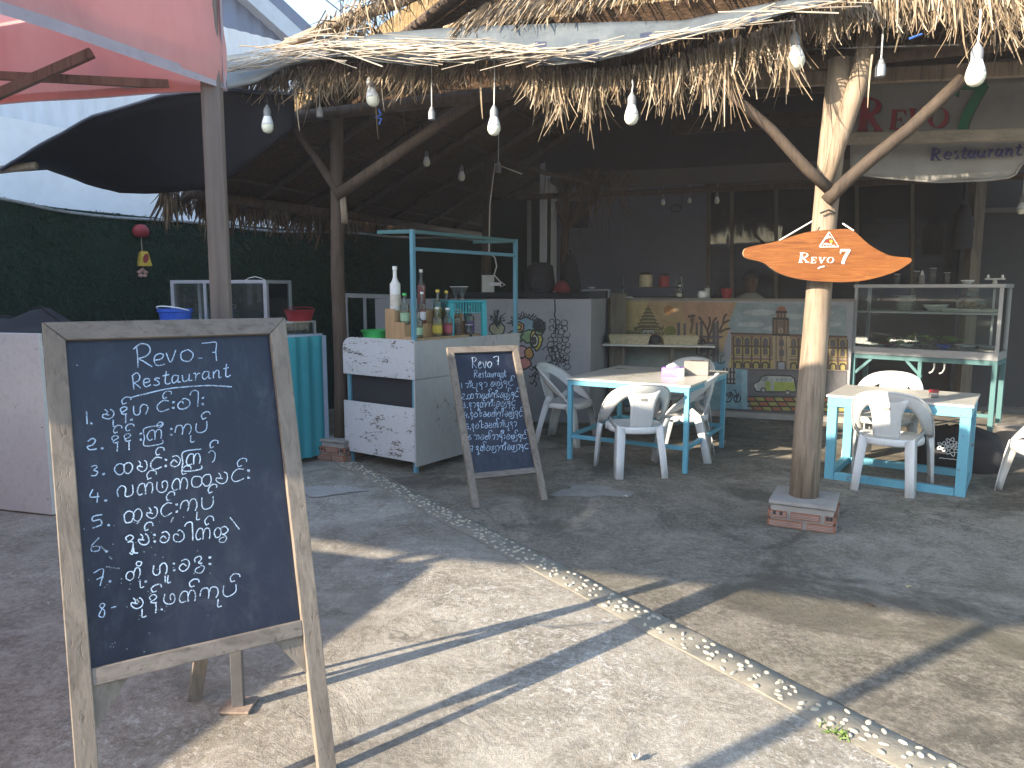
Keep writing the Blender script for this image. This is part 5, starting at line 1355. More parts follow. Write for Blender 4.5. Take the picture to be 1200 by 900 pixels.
# teal plastic stand
p = ccm @ V((-.47,1.16,zt0)); ts = thing('plastic_stool', 'teal plastic stool used as a stand for dessert glasses', 'plastic stool', tuple(p), ang_c - .55)
hS = .38; b = MB()
for x in (-.25,.25):
    for y in (-.17,.17): MB().bar((x,y,0),(x*.96,y*.96,hS-.001),.05,.05).build('leg', mt['tealplastic'], ts, bevel=.006)
MB().box((-.27,-.19,hS),(.27,.19,hS+.02)).build('top_panel', mt['tealplastic'], ts, bevel=.006)
b = MB()
for y in (-.18,.172):
    b.box((-.22,y,hS-.10),(.22,y+.008,hS-.092))
    for i in range(16): b.box((-.215+.0275*i,y,hS-.092),(-.203+.0275*i,y+.008,hS-.001))
for x in (-.26,.252):
    b.box((x,-.14,hS-.10),(x+.008,.14,hS-.092))
    for i in range(10): b.box((x,-.135+.0275*i,hS-.092),(x+.008,-.123+.0275*i,hS-.001))
b.build('slotted_skirt', mt['tealplastic'], ts)
tsm = chain(ts)
def goblet(q, lab):
    t = thing('dessert_glass', lab, 'dessert glass', tuple(q))
    MB().lathe([(.035,0),(.03,.006),(.010,.015),(.010,.03),(.018,.045),(.05,.12),(.058,.128),(.052,.126),(.015,.05)], seg=18).build('bowl_glass', mt['clearplastic'], t, smooth=True)
    MB().lathe([(.0585,.126),(.0585,.130)], seg=18).build('rim', mt['white'], t)
goblet(tsm @ V((-.10,0,hS+.021)), 'left dessert glass on the teal plastic stool'); goblet(tsm @ V((.10,0,hS+.021)), 'right dessert glass on the teal plastic stool')
for i, (x, y, lab) in enumerate(((-.12,-.05,'glass tumbler at the near left under the teal stool'),(.02,.0,'glass tumbler in the middle under the teal stool'),(.14,.05,'glass tumbler at the far right under the teal stool'))):
    q = tsm @ V((x,y,.002)); t = thing('tumbler', lab, 'glass', tuple(q))
    MB().lathe([(.032,0),(.038,.16),(.036,.16),(.028,.012)], seg=16).build('wall', mt['clearplastic'], t, smooth=True); MB().lathe([(.0385,.157),(.0385,.162)], seg=16).build('rim', mt['white'], t)
q = ccm @ V((pxc(440,392,.40).x,.40,zt0)); t = thing('green_bucket', 'bright green plastic bowl on the left end of the cart', 'bowl', tuple(q))
MB().lathe([(.10,0),(.125,.12),(.135,.125),(.125,.13),(.115,.126),(.09,.01)], seg=24).build('shell', mt['green'], t, ang=50); MB().lathe([(.134,.112),(.138,.124)], seg=24).build('rim', mt['green'], t)
# power socket on the inner post
p = PY(572,333,9.18); t = thing('power_socket', 'beige power socket box with a plug on the inner post', 'power socket', tuple(p))
MB().box((-.075,-.04,-.11),(.075,.02,.11)).build('socket_box', mt['offwhite'], t, bevel=.006); MB().box((.02,-.07,-.02),(.16,-.041,.02)).build('plug', mt['white'], t, bevel=.006)
pts = [PY(x,y,9.05) for x, y in ((586,336),(592,334),(585,329),(579,322),(582,312),(580,302),(573,296),(574,240),(580,192),(612,204))]
pts = [pts[0]] + [pts[i] for i in range(1,len(pts))]
MB().tube([p_ - V(t.location) for p_ in pts], .009, 6).build('cord', mt['whitewire'], t, smooth=True)

# ================================================================== LEFT STALL
SC = PZ(62,605.5); tl = PZ(387,537)
sdv = (tl-SC).normalized(); sfv = V((-.96,.28,0)).normalized()
st = thing('snack_stall', 'white fronted stall with a teal corrugated side behind the large board', 'stall', (SC.x,SC.y,0))
ZF = PY(60,391,SC.y).z
def prismw(p, q, z0, z1, off, m, nm, par, bevel=0):
    return MB().prism([p+V((0,0,z0)),q+V((0,0,z0)),q+V((0,0,z1)),p+V((0,0,z1))], off).build(nm, m, par, True, bevel=bevel)
sfn = V((-sfv.y,sfv.x,0)); sfn = sfn if sfn.y < 0 else -sfn
prismw(SC+sfv*.0, SC+sfv*1.9, .012, ZF, -sfn*.03, mt['whitepaint'], 'front_panel', st, .003)
b = MB()
for q in range(4):
    for z in (.12,.62,1.15): b.lathe([(.006,0),(.004,.004)], SC+sfv*(.03+.6*q)+sfn*.001+V((0,0,z)), 6)
b.build('nail_heads', mt['wire'], st, True)
ZT = PY(387,393,tl.y).z; Ls = (tl-SC).length; sdn = V((sdv.y,-sdv.x,0))
corrug(SC+sdv*.06, sdv, sdn, Ls-.06, lambda s: .03+.02*s/Ls, lambda s: ZT, mt['corrteal'], 'side_panel', st, .125, .014)
prismw(SC+sdv*.0-sdn*.03, tl-sdn*.03, ZT-.05, ZT-.01, -sdn*.04, mt['gutter'], 'top_rail', st)
b = MB(); d4 = SC + sfv*1.9; b.prism([SC+V((0,0,1.13))+sdv*.05+sfv*.05, tl+V((0,0,1.13))-sdn*.06, tl+sfv*1.8+V((0,0,1.13)), d4+V((0,0,1.13))+sdv*.05], (0,0,.02)); b.build('counter_top', mt['gutter'], st, True)
prismw(tl-sdn*.01, tl+sfv*.5, .03, ZT-.02, -sdv*.02, mt['corrteal'], 'back_panel', st)
prismw(tl-sdn*.005-sdv*.05, tl-sdn*.005, .0, ZT, -sdn*.05, mt['gutter'], 'corner_post', st)
ZS = 1.152
# glass display case on it
ec = PY(312,338,6.62); t = thing('glass_case', 'empty aluminium and glass display case on the left stall', 'display case', (ec.x,ec.y,ZS), math.atan2(-sfv.y,-sfv.x))
W_, D_ = 1.02, .40; z0, z1 = .04, PY(312,328,6.62).z - ZS; a = .035
b = MB(); b.box((-W_,0,z0),(0,D_,z0+.03)); b.build('base_board', mt['alu'], t, bevel=.003)
for x in (-W_, -a):
    for y in (0, D_-a): MB().box((x,y,0),(x+a,y+a,z1-.031)).build('corner_post', mt['alu'], t, bevel=.002)
MB().box((-W_*.65,.002,z0+.031),(-W_*.65+a*.8,.02,z1-.031)).build('mullion', mt['alu'], t)
b = MB(); b.box((-W_,0,z1-.03),(0,.03,z1)); b.box((-W_,D_-.03,z1-.03),(0,D_,z1)); b.box((-W_,.031,z1-.03),(-W_+.03,D_-.031,z1)); b.box((-.03,.031,z1-.03),(0,D_-.031,z1)); b.build('top_frame', mt['alu'], t, bevel=.002)
MB().box((-W_+a,.01,z0+.031),(-a,.014,z1-.031)).build('front_glass', mt['showglass'], t); MB().box((-.014,a,z0+.031),(-.010,D_-a,z1-.031)).build('end_glass', mt['showglass'], t); MB().box((-W_+.031,.031,z1-.012),(-.031,D_-.031,z1-.008)).build('top_glass', mt['showglass'], t)
tm = chain(t)
q = tm @ V((-.25,.2,z1+.002)); k_ = thing('bent_wire', 'little bent wire lying on the glass case', 'wire', tuple(q)); MB().tube([(-.09,0,0),(-.05,0,.02),(0,0,.03),(.05,0,.018),(.09,0,0)], .004, 5).build('wire_loop', mt['whitewire'], k_, smooth=True)
q = tm @ V((-.12,.24,z0+.032)); k_ = thing('steel_mug', 'pale metal cup inside the glass case near its right end', 'cup', tuple(q))
MB().lathe([(.045,.10),(.05,.22),(.045,.222)], seg=16).build('cup_body', mt['alu'], k_, smooth=True); MB().lathe([(.05,0),(.05,.098)], seg=14).build('stand', mt['darkwood'], k_)
# second low glass ledge at the stall's far end
q = tl - sdv*.32 - sdn*.06; t = thing('low_glass_case', 'low glass tray case at the far end of the teal side', 'display case', (q.x,q.y,ZS), math.atan2(sdv.y,sdv.x))
b = MB()
for x in (-.25,.25):
    for y in (.02,.32): b.box((x,y,0),(x+.02,y+.02,.10))
b.box((-.25,.02,.10),(.27,.34,.115)); b.build('frame', mt['alu'], t); MB().box((-.22,.025,.0),(.24,.029,.098)).build('pane', mt['showglass'], t)
q2_ = chain(t) @ V((.12,.05,.117)); k_ = thing('red_crate', 'dull red plastic basin behind the teal side beside the post', 'basin', tuple(q2_))
MB().lathe([(.10,0),(.13,.09),(.14,.094),(.12,.09)], seg=20).build('shell', mt['red'], k_, ang=50); MB().tube([(.13*math.cos(a_*.3),.13*math.sin(a_*.3),.097+.02*math.sin(a_*.3)) for a_ in range(11)], .004, 5).build('handle', mt['red'], k_)
# blue bucket, blue tarp, black cloth
q = PY(206,376,6.55); t = thing('bucket', 'blue plastic bucket with white rim on the left stall', 'bucket', (q.x,q.y,ZS))
MB().lathe([(.11,0),(.138,.225),(.13,.226),(.105,.01)], seg=26).build('bucket_body', mt['bluebucket'], t, ang=50); MB().lathe([(.138,.196),(.147,.202),(.147,.216),(.138,.221)], seg=26).build('rim', mt['bluebucket'], t, ang=50)
MB().tube([(.147*math.cos(a_*.21-.3),.147*math.sin(a_*.21-.3)*1.0,.21-.04*math.sin(a_*.21)) for a_ in range(-15,1)], .006, 6).build('handle', mt['white'], t, smooth=True)
def heap(name, px, Y, L, D, H, m, label, cat, rz=0):
    q = PY(px, 380, Y); t = thing(name, label, cat, (q.x,q.y,ZS), rz); rows = []
    for i in range(17):
        u_ = i/16*2-1; r = []
        for j in range(11):
            w_ = j/10*2-1; hh = H*max(0,1-abs(u_)**2.5)*max(0,1-w_*w_)*(.75+.5*mnoise.noise(V((u_*2.2,w_*2,px))))+.012*mnoise.noise(V((u_*7,w_*6,1)))
            r.append(V((u_*L/2, w_*D/2, max(.002,hh))))
        rows.append(r)
    MB().grid(rows).build('folds', m, t, smooth=True); b = MB().tube([r[5]+V((0,0,.006)) for r in rows], .008, 5); b.build('crease', m, t, smooth=True)
heap('folded_tarpaulin', 150, 6.2, .75, .5, .085, mt['bluetarp'], 'crumpled blue tarpaulin heaped on the left stall', 'tarpaulin', .1)
heap('black_sheet', 30, 5.6, 1.35, .6, .25, mt['black'], 'black cloth heaped over the white stall front', 'cloth', -.25)
# hanging wall ornament on the fence
def onf(x, y): return PP(x, y, f0 + fnn*.06, fnn)
p = onf(165,271); t = thing('wind_chime', 'red yellow and pink hanging ornament on the green fence', 'hanging ornament', tuple(p))
def loc(x, y): return onf(x,y) - p
c_ = loc(165,271); b = MB(); b.lathe([(.004,.075),(.045,.065),(.078,.03),(.085,-.01),(.07,-.05),(.05,-.062)], c_, 18); b.build('red_dome', mt['darkred'] if 0 else mt['red'], t, smooth=True)
MB().tube([c_+V((0,0,-.06)), loc(166,288), loc(167,296)], .004, 5).build('string', mt['basket'], t)
c_ = loc(168.5,303); b = MB(); b.lathe([(.045,.075),(.06,.03),(.085,-.075),(.08,-.08)], c_, 4); b.build('yellow_bell', mt['yellow'], t)
pr = Painter(tuple(p), fnn); pr.o = V(p) + fnn*.09
cw = onf(167.5,303)
pr.polyp([cw+fnn*.088+V((0,0,0))+fd*(.028*math.cos(a_*.45)+.01*math.sin(a_*.45))+V((0,0,.05*math.sin(a_*.45))) for a_ in range(14)], mt['red']); pr.build('red_mark', t, True)
c_ = loc(167,320); b = MB()
for i in range(5):
    a_ = 2*math.pi*i/5+.3; b.lathe([(.004,-.02),(.026,-.008),(.026,.008),(.004,.02)], c_ + fd*.032*math.cos(a_) + V((0,0,.032*math.sin(a_))), 10)
b.build('pink_flower', mt['pink'], t, smooth=True); MB().tube([loc(168,311), loc(167,317)], .003, 5).build('string', mt['basket'], t)
# pale railing seen behind the cart
q0, q1 = PY(404,346,8.9), PY(470,348,8.95); t = thing('grey_railing', 'low grey railing in the dim corner behind the drink cart', 'railing', (q0.x,q0.y,0))
MB().bar(q0, q1, .04, .05).build('top_rail', mt['fencerail'], t, True)
for s in (.02,.35,.72,.98):
    q = q0.lerp(q1,s); MB().bar(V((q.x,q.y+.01,0)), q-V((0,-.01,.027)), .035,.035).build('baluster', mt['fencerail'], t, True)

# ================================================================== A-FRAME BOARDS
def solve_board(TL, th, lean):
    a = V((math.cos(th),math.sin(th),0)); nb = V((-math.sin(th),math.cos(th),0)); up = (V((0,0,1))*math.cos(lean)+nb*math.sin(lean)).normalized()
    return V(TL), a, up, a.cross(up)     # last: normal towards the viewer is -? checked below
def make_board(name, TL, th, lean, w, h, fw, label, rear, depth=.032, bracket=True):
    TLp, a, up, nrm = solve_board(TL, th, lean)
    if nrm.y > 0: nrm = -nrm                   # towards the viewer
    foot = TLp + up*(-(TLp.z)/up.z)
    t = thing(name, label, 'chalkboard', (foot.x,foot.y,0))
    def pl(x, y, z=0): return TLp + a*x + up*y + nrm*z
    def blk(x0,y0,x1,y1,z0,z1,m,nm,trim=None,bevel=.003):
        q = [pl(x0,y0,z0),pl(x1,y0,z0),pl(x1,y1,z0),pl(x0,y1,z0)]
        return MB().prism(q, nrm*(z1-z0)).build(nm, m, t, True, bevel=bevel)
    yf = -TLp.z/up.z
    blk(-.004,-h-.004,w+.004,.004,-.006,.0,mt['slateboard'],'board_panel',bevel=0)
    def stile(x0, x1, yb):
        q = [pl(x0,yb,-.010),pl(x1,yb,-.010),pl(x1,fw,-.010) if x0 < 0 else pl(x1,fw,-.010),pl(x0,fw,-.010)]
        if x0 < 0: q = [pl(x0,yb,-.01),pl(x1,yb,-.01),pl(x1,.0,-.01),pl(x0,fw,-.01)]
        else: q = [pl(x0,yb,-.01),pl(x1,yb,-.01),pl(x1,fw,-.01),pl(x0,.0,-.01)]
        MB().prism(q, nrm*depth).build('leg', mt['board_wood'], t, True, bevel=.003)
    stile(-fw, -.0005, yf); stile(w+.0005, w+fw, yf)
    q = [pl(.001,.001,-.0095),pl(w-.001,.001,-.0095),pl(w+fw-.002,fw-.001,-.0095),pl(-fw+.002,fw-.001,-.0095)]
    MB().prism(q, nrm*(depth-.001)).build('top_rail', mt['board_wood_h'], t, True, bevel=.003)
    blk(.0,-h-fw*.85,w,-h,-.0095,depth-.012,mt['board_wood_h'],'bottom_rail')
    if bracket:
        for s in (0,1):
            x0 = 0 if s == 0 else w; x1 = .09 if s == 0 else w-.09
            q = [pl(x0,-h-fw*.85-.001,-.005),pl(x1,-h-fw*.85-.001,-.005),pl(x0,-h-fw*.85-.12,-.005)]
            if s == 0: q = [q[0],q[2],q[1]]
            MB().prism(q, -nrm*.012 if 0 else nrm*.012).build('corner_bracket', mt['board_wood'], t, True)
    # rear frame
    for r in rear:
        r = V(r); top_ = pl(.06 if r is rear[0] else w-.06, -.02, -.035)
        MB().bar(V((r.x,r.y,0)), top_, .05, .022, tuple(nrm)).build('rear_leg', mt['board_wood'], t, True, bevel=.002)
    r0, r1 = V(rear[0]).lerp(pl(.06,-.02,-.035), .36), V(rear[1]).lerp(pl(w-.06,-.02,-.035), .36)
    MB().bar(r0, r1, .03, .02).build('rear_rail', mt['board_wood_h'], t, True)
    b = MB(); c0 = pl(0,-h*.55,-.02); c1 = V(rear[0]).lerp(pl(.06,-.02,-.035), .45); b.tube([c0,(c0+c1)/2-V((0,0,.05)),c1], .004, 5); b.build('stay_cord', mt['wire'], t, True)
    return t, pl, nrm, TLp
# rear legs of the large board stand where their feet show beside the tent pole
BTL, BTH, BLEAN, BW, BH = (-1.350,2.244,1.3915), R(31.4), R(16.3), .60, .961
big, bpl, bn, bO = make_board('chalkboard', BTL, BTH, BLEAN, BW, BH, .058, 'large chalkboard menu in the foreground with a grey wood frame', [tuple(PZ(228,820)), tuple(PZ(368,795))])
STL = (-.445,5.65,1.056)
small, spl, sn_, sO = make_board('chalkboard', STL, R(22.3), R(27.9), .48, .941, .052, 'smaller chalkboard menu leaning beside the drink cart', [tuple(PZ(572,552)), tuple(PZ(620,546))], bracket=False)

# ---- handwriting: strokes in letter units (x right, y up)
def circ(cx, cy, rx, ry=None, a0=90, a1=450, n=12):
    ry = ry or rx; return [(cx+rx*math.cos(R(a0+(a1-a0)*i/n)), cy+ry*math.sin(R(a0+(a1-a0)*i/n))) for i in range(n+1)]
GL = {
 'ma': ([[(.12,.98),(.28,.72),(.2,.5),(.02,.55),(.0,.3),(.3,.02),(.62,.1),(.78,.4),(.68,.8),(.5,.95)],[(.2,.5),(.42,.42)]], .95),
 'na': ([[(.18,.55),(.12,.85),(.4,1.0),(.6,.8),(.45,.6),(.2,.45),(.3,.3),(.62,.32)],[(.5,.35),(.52,-.1),(.5,-.6)]], .8),
 'ha': ([[(0,.95),(.0,.3),(.22,.02),(.45,.2),(.5,.75),(.75,.98),(1.0,.7),(.98,.25),(.85,0)]], 1.2),
 'nga': ([[(.85,.95),(.45,1.05),(.1,.75),(.02,.35),(.3,.02),(.85,.2)]], .95),
 'asat': ([[(-.55,1.22),(-.62,1.6),(-.35,1.9),(-.02,1.8),(.02,1.55)],[(-.55,1.22),(-.3,1.3)]], .05),
 'vis': ([circ(.1,.78,.055,n=6), circ(.1,.22,.055,n=6)], .35),
 'dot': ([circ(.08,.0,.05,n=6)], .28),
 'ldot': ([circ(.0,-.35,.055,n=6)], .15),
 'kha': ([[(.45,.55),(.25,.75),(.05,.5),(.12,.1),(.5,.0),(.85,.25),(.85,.7),(.55,.98),(.35,.9)]], 1.0),
 'aa': ([[(-.2,1.25),(.0,1.6),(.35,1.55),(.42,1.1),(.42,0)]], .6),
 'a': ([[(0,.85),(.3,1.0),(.55,.75),(.5,.2),(.3,0)]], .7),
 'ka': ([[(.42,.1),(.15,.02),(0,.4),(.2,.9),(.5,.9),(.58,.4),(.56,.0)],[(.58,.5),(.75,.92),(1.0,.85),(1.08,.4),(1.02,0)]], 1.2),
 'ra': ([[(1.35,1.28),(.0,1.22),(-.02,.3),(.0,-.42),(1.3,-.5),(1.38,-.2)]], .2),
 'i': ([circ(-.35,1.3,.2,n=9)], .05), 'ii': ([circ(-.35,1.35,.24,n=9),[(-.3,1.2),(-.1,1.55)]], .05),
 'sa': ([[(0,.35),(.12,.9),(.5,.95),(.62,.5),(.55,.05)],[(.6,.5),(.8,.95),(1.15,.9),(1.25,.4),(1.1,.02)]], 1.4),
 'sa1': ([[(0,.9),(.25,1.0),(.55,.8),(.5,.3),(.25,.05)],[(.62,.95),(.9,.95),(1.02,.5),(.85,.05)]], 1.15),
 'pa': ([[(.02,.95),(.0,.3),(.25,.0),(.65,.05),(.85,.4),(.82,.95)]], 1.0),
 'u': ([[(-.3,-.12),(-.3,-.78),(-.02,-.75)]], .08), 'uu': ([[(-.45,-.15),(-.45,-.75)],[(-.25,-.15),(-.25,-.75),(0,-.75)]], .08),
 'e': ([[(.62,.35),(.35,.62),(.1,.3),(.35,.02),(.72,.15),(.85,.6),(.6,.98),(.25,.9)]], 1.0),
 'la': ([[(.05,.15),(.0,.65),(.28,1.0),(.55,.75),(.52,.2),(.75,.0),(1.05,.2),(1.1,.6),(1.0,.98)]], 1.25),
 'pha': ([[(.05,.95),(.0,.35),(.25,.02),(.6,.1),(.75,.5),(.6,.9),(.38,.75),(.42,.35)]], .95),
 'tha': ([circ(.38,.48,.36,.48,60,420), circ(1.05,.48,.33,.48,200,560)], 1.6),
 'wa': ([circ(.42,.48,.4,.48)], 1.0),
 'ya': ([[(.15,.55),(.05,.8),(.35,1.0),(.62,.75),(.4,.5),(.2,.4),(.55,.35),(.6,-.05),(.5,-.5)]], .85),
 'ta': ([circ(.3,.38,.28,.38,30,390),[(.56,.5),(.7,.95),(.98,.85),(1.02,.4),(.9,.05)]], 1.2),
 'hsa': ([circ(.3,.45,.26,.42,0,360),[(.5,.8),(.85,.95),(1.05,.6),(.85,.3),(.6,.3)],[(.7,.25),(.95,.0),(.8,-.4),(.45,-.35),(.5,-.05),(.8,.05)]], 1.3),
 'nwe': ([[(.2,.55),(.15,.9),(.5,1.0),(.65,.75),(.4,.5),(.7,.35)],[(.55,.3),(.85,.0),(.6,-.38),(.2,-.25),(.25,.05),(.6,.1)]], 1.05),
 'hook': ([[(-.3,-.1),(-.25,-.55),(.05,-.6)],[(-.6,-.5),(-.4,-.7),(-.3,-.4)]], .1),
 'slash': ([[(-.2,1.7),(.5,.55)]], .4), 'gap': ([], .35), 'medy': ([[(.0,.9),(.15,-.1),(-.3,-.45),(-.8,-.35)]], .3),
 '1': ([[(.2,1.1),(.25,0)]], .5), '2': ([[(.05,.85),(.35,1.1),(.6,.85),(.4,.5),(.02,.3),(.2,.02),(.7,.0)]], .9),
 '3': ([[(.05,.95),(.35,1.05),(.5,.8),(.25,.55),(.55,.35),(.4,.02),(.02,.1)]], .85), '4': ([[(.2,1.1),(.0,.45),(.65,.42)],[(.55,.75),(.5,-.1)]], .9),
 '5': ([[(.6,1.05),(.1,1.02),(.08,.6),(.5,.6),(.55,.2),(.05,.0)]], .85), '6': ([[(.5,1.15),(.1,.6),(.1,.1),(.5,.1),(.5,.45),(.15,.4)]], .8),
 '7': ([[(0,1.0),(.6,1.05),(.35,-.1)],[(.15,.45),(.6,.5)]], .85), '8': ([[(.55,.85),(.3,1.05),(.1,.8),(.5,.4),(.4,.0),(.05,.15),(.25,.55),(.55,.85)]], .85),
 'R': ([[(.1,1.5),(.12,0)],[(-.08,1.45),(.4,1.62),(.72,1.3),(.5,.95),(.12,.8),(.35,.55),(.8,.02)]], 1.0),
 'le': ([[(.05,.4),(.5,.55),(.45,.85),(.15,.8),(.05,.35),(.25,.02),(.65,.15)]], .78), 'lv': ([[(.0,.85),(.3,.02),(.6,.95)]], .75),
 'lo': ([circ(.36,.45,.34,.44)], .95), 'ls': ([[(.48,.78),(.22,.88),(.10,.66),(.36,.46),(.44,.16),(.22,.0),(.02,.12)]], .66), 'lt': ([[(.25,1.5),(.2,.2),(.4,0),(.6,.15)],[(.0,1.0),(.5,1.05)]], .62),
 'la_': ([[(.55,.8),(.2,.85),(.02,.4),(.2,.02),(.5,.3),(.58,.85),(.55,.1),(.75,.05)]], .8), 'lu': ([[(.0,.8),(.05,.2),(.25,.0),(.5,.3),(.55,.85),(.55,.1),(.75,.05)]], .8),
 'lr': ([[(.0,.75),(.15,.85),(.2,.55),(.15,.0)],[(.18,.5),(.35,.8),(.55,.8)]], .6), 'ln': ([[(.05,.85),(.08,0)],[(.08,.5),(.3,.85),(.5,.7),(.5,.0),(.68,.1)]], .75), '-': ([[(.1,.5),(.55,.5)]], .7), '7l': ([[(0,1.5),(.75,1.55),(.72,.2)],[(.4,.85),(.85,.88)]], 1.0),
}
class Writer:
    def __init__(s, o, n, wd): s.p = Painter(o, n); s.wd = wd
    def stroke(s, pts, wd=None, m=None):
        j = [(x+random.gauss(0,.25), y+random.gauss(0,.25)) for x, y in pts]
        s.p.line(j, (wd or s.wd)*random.uniform(.85,1.15), m or mt['chalk'], len(j) > 2)
    def flush(s, par):
        s.p.build('chalk_line', par); lay = s.p.lay; s.p = Painter(s.p.o, s.p.n); s.p.lay = lay
    def glyph(s, g, x, y, sx, sy, slope=0):
        for st_ in GL[g][0]:
            s.stroke([(x + px*sx, y - py*sy + slope*px*sx) for px, py in st_])
    def line(s, gs, x0, y0, x1, y1, size, wfix=None):
        gs = gs.split(); tot = sum(GL[g][1] for g in gs); sx = (x1-x0)/tot; x = x0; sl_ = (y1-y0)/(x1-x0)
        for g in gs:
            s.glyph(g, x, y0 + (x-x0)*sl_, sx*.92, size, sl_); x += GL[g][1]*sx
random.seed(41)
w1 = Writer(bO, bn, .0033)
c1 = lambda x, y: (50+x/4.09, 370+y/4.09); c2 = lambda x, y: (50+x/4.09, 570+y/4.09)
def L1_(gs, a, b_, size, f=c1): p0, p1 = f(*a), f(*b_); w1.line(gs, p0[0], p0[1], p1[0], p1[1], size/4.09); w1.flush(big)
# heading traced stroke by stroke
S = lambda *pts: w1.stroke([c1(*q) for q in pts])
S((450,143),(454,195),(458,250)); S((436,160),(470,136),(505,143),(516,168),(495,192),(462,205),(482,218),(525,246))
S((533,214),(566,210),(578,188),(560,180),(540,196),(534,220),(552,240),(584,230)); S((592,178),(614,224),(638,166)); S(*[(690+30*math.cos(a*.5),192+28*math.sin(a*.5)) for a in range(14)])
S((746,204),(766,203)); S((762,131),(795,128),(832,127),(831,170),(833,218)); S((812,176),(830,173))
S((430,283),(433,318),(437,352)); S((426,290),(450,275),(468,290),(458,312),(438,322),(450,332),(472,348))
w1.flush(big)
L1_('le ls lt la_ lu lr la_ ln lt', (480,342), (905,290), 42)
S((415,394),(500,372),(600,350),(700,340),(800,336),(905,342)); w1.flush(big)
L1_('1 dot', (200,522), (245,516), 55); L1_('ma u na asat ldot ha gap nga asat vis kha aa vis', (290,500), (785,432), 50)
L1_('2 dot', (213,645), (300,634), 48); L1_('na asat na asat gap vis ra ka ii gap vis sa u pa asat', (325,628), (805,552), 50)
L1_('3 dot', (230,772), (305,756), 48); L1_('tha ma nga asat vis e ra ka gap a asat', (345,765), (842,698), 55)
L1_('4 dot', (225,893), (318,884), 52); L1_('la ka asat pha ka asat tha ma nga asat vis', (358,876), (1005,786), 58)
def L2_(gs, a, b_, size): L1_(gs, a, b_, size, c2)
L2_('5 dot', (235,200), (335,183), 54); L2_('tha ma nga asat vis sa u pa asat', (388,178), (835,98), 58)
L2_('6 dot', (228,316), (325,310), 58); L2_('ya hook ma asat vis e kha aa ka asat hsa slash', (395,290), (935,238), 56)
L2_('7 dot', (245,480), (340,449), 66); L2_('ta i u ldot gap ha uu vis e nwe vis', (398,452), (818,380), 55)
L2_('8 - gap', (268,628), (385,597), 62); L2_('ma u na asat ldot pha ka asat sa u pa asat', (425,588), (945,518), 55)
S(*[(a_, b_+0) for a_, b_ in ((162,238),(166,240))])
w1.p.build('chalk_mark', big)
# smudges of wiped chalk
sm = Painter(bO, bn)
for _ in range(60):
    x, y = random.gauss(150,40), random.uniform(600,765)
    sm.line([(x,y),(x+random.uniform(.4,1.6),y+random.uniform(-.8,.8))], .003, mt['chalkdim'], False)
for q in (((124,664),(140,666)),((118,640),(124,646)),((200,612),(203,606)),((160,614),(163,611)),((128,652),(131,655)),((163,706),(160,702))): sm.line(q, .004, mt['chalkdim'], False)
sm.build('chalk_specks', big)
w2 = Writer(sO, sn_, .0042); s1_ = lambda x, y: (520+x/4.5, 400+y/4.5)
def L3(gs, a, b_, size): p0, p1 = s1_(*a), s1_(*b_); w2.line(gs, p0[0], p0[1], p1[0], p1[1], size/4.5); w2.flush(small)
L3('R le lv lo', (148,142), (262,140), 36); L3('7l', (262,132), (298,130), 32); L3('R le ls lt la_ lu lr la_ ln lt', (160,192), (332,186), 24)
L3('1 gap sa1 i pa u ya a gap e pha medy asat ya nga asat', (88,250), (372,232), 26)
L3('2 dot tha a a ma ta asat sa ii vis e pha medy asat ya nga asat', (96,305), (398,294), 26)
L3('3 dot na a na ka asat sa ii vis e pha medy asat ya nga', (100,352), (382,340), 26)
L3('4 dot na kha aa vis e ma ka asat sa ii e pha medy asat ya nga asat', (108,402), (420,396), 26)
L3('5 dot na kha aa vis e ma ka asat sa1 i pa u ya a', (116,465), (386,450), 26)
L3('6 gap sa1 e ta asat a a ya asat ii vis e pha medy asat ya nga asat', (128,522), (440,516), 26)
L3('7 gap ya hook ka asat e pha medy a sa ii e pha medy a ya nga', (138,582), (448,570), 26)

# ================================================================== RED TENT
Cz = PZ(262,104,2.22); ta = V((-.49,-.87,0)).normalized(); tb = V((-.95,.31,0)).normalized()
TA, TB, ZV, ZE, ZP = 2.72, 2.9, 2.22, 2.60, 3.15
C0 = V((Cz.x,Cz.y,0)); cs_ = [C0, C0+ta*TA, C0+ta*TA+tb*TB, C0+tb*TB]
tent = thing('market_tent', 'faded red canvas market tent with brown poles at the left', 'tent', (C0.x,C0.y,0))
pk = (cs_[0]+cs_[2])/2 + V((0,0,ZP)); b = MB()
for i in range(4):
    p, q = cs_[i], cs_[(i+1)%4]; rows = []
    for k_ in range(9):
        r = []
        for j in range(17):
            s = j/16; edge = p.lerp(q,s) + V((0,0,ZE)); g_ = edge.lerp(pk, k_/8)
            g_ += V((0,0,-.10*math.sin(math.pi*s)*(1-k_/8)*math.sin(math.pi*(k_/8+.25)) + .012*mnoise.noise(g_*3))); r.append(g_)
        rows.append(r)
    b.grid(rows)
b.build('canopy', mt['canopy'], tent, True, smooth=True)
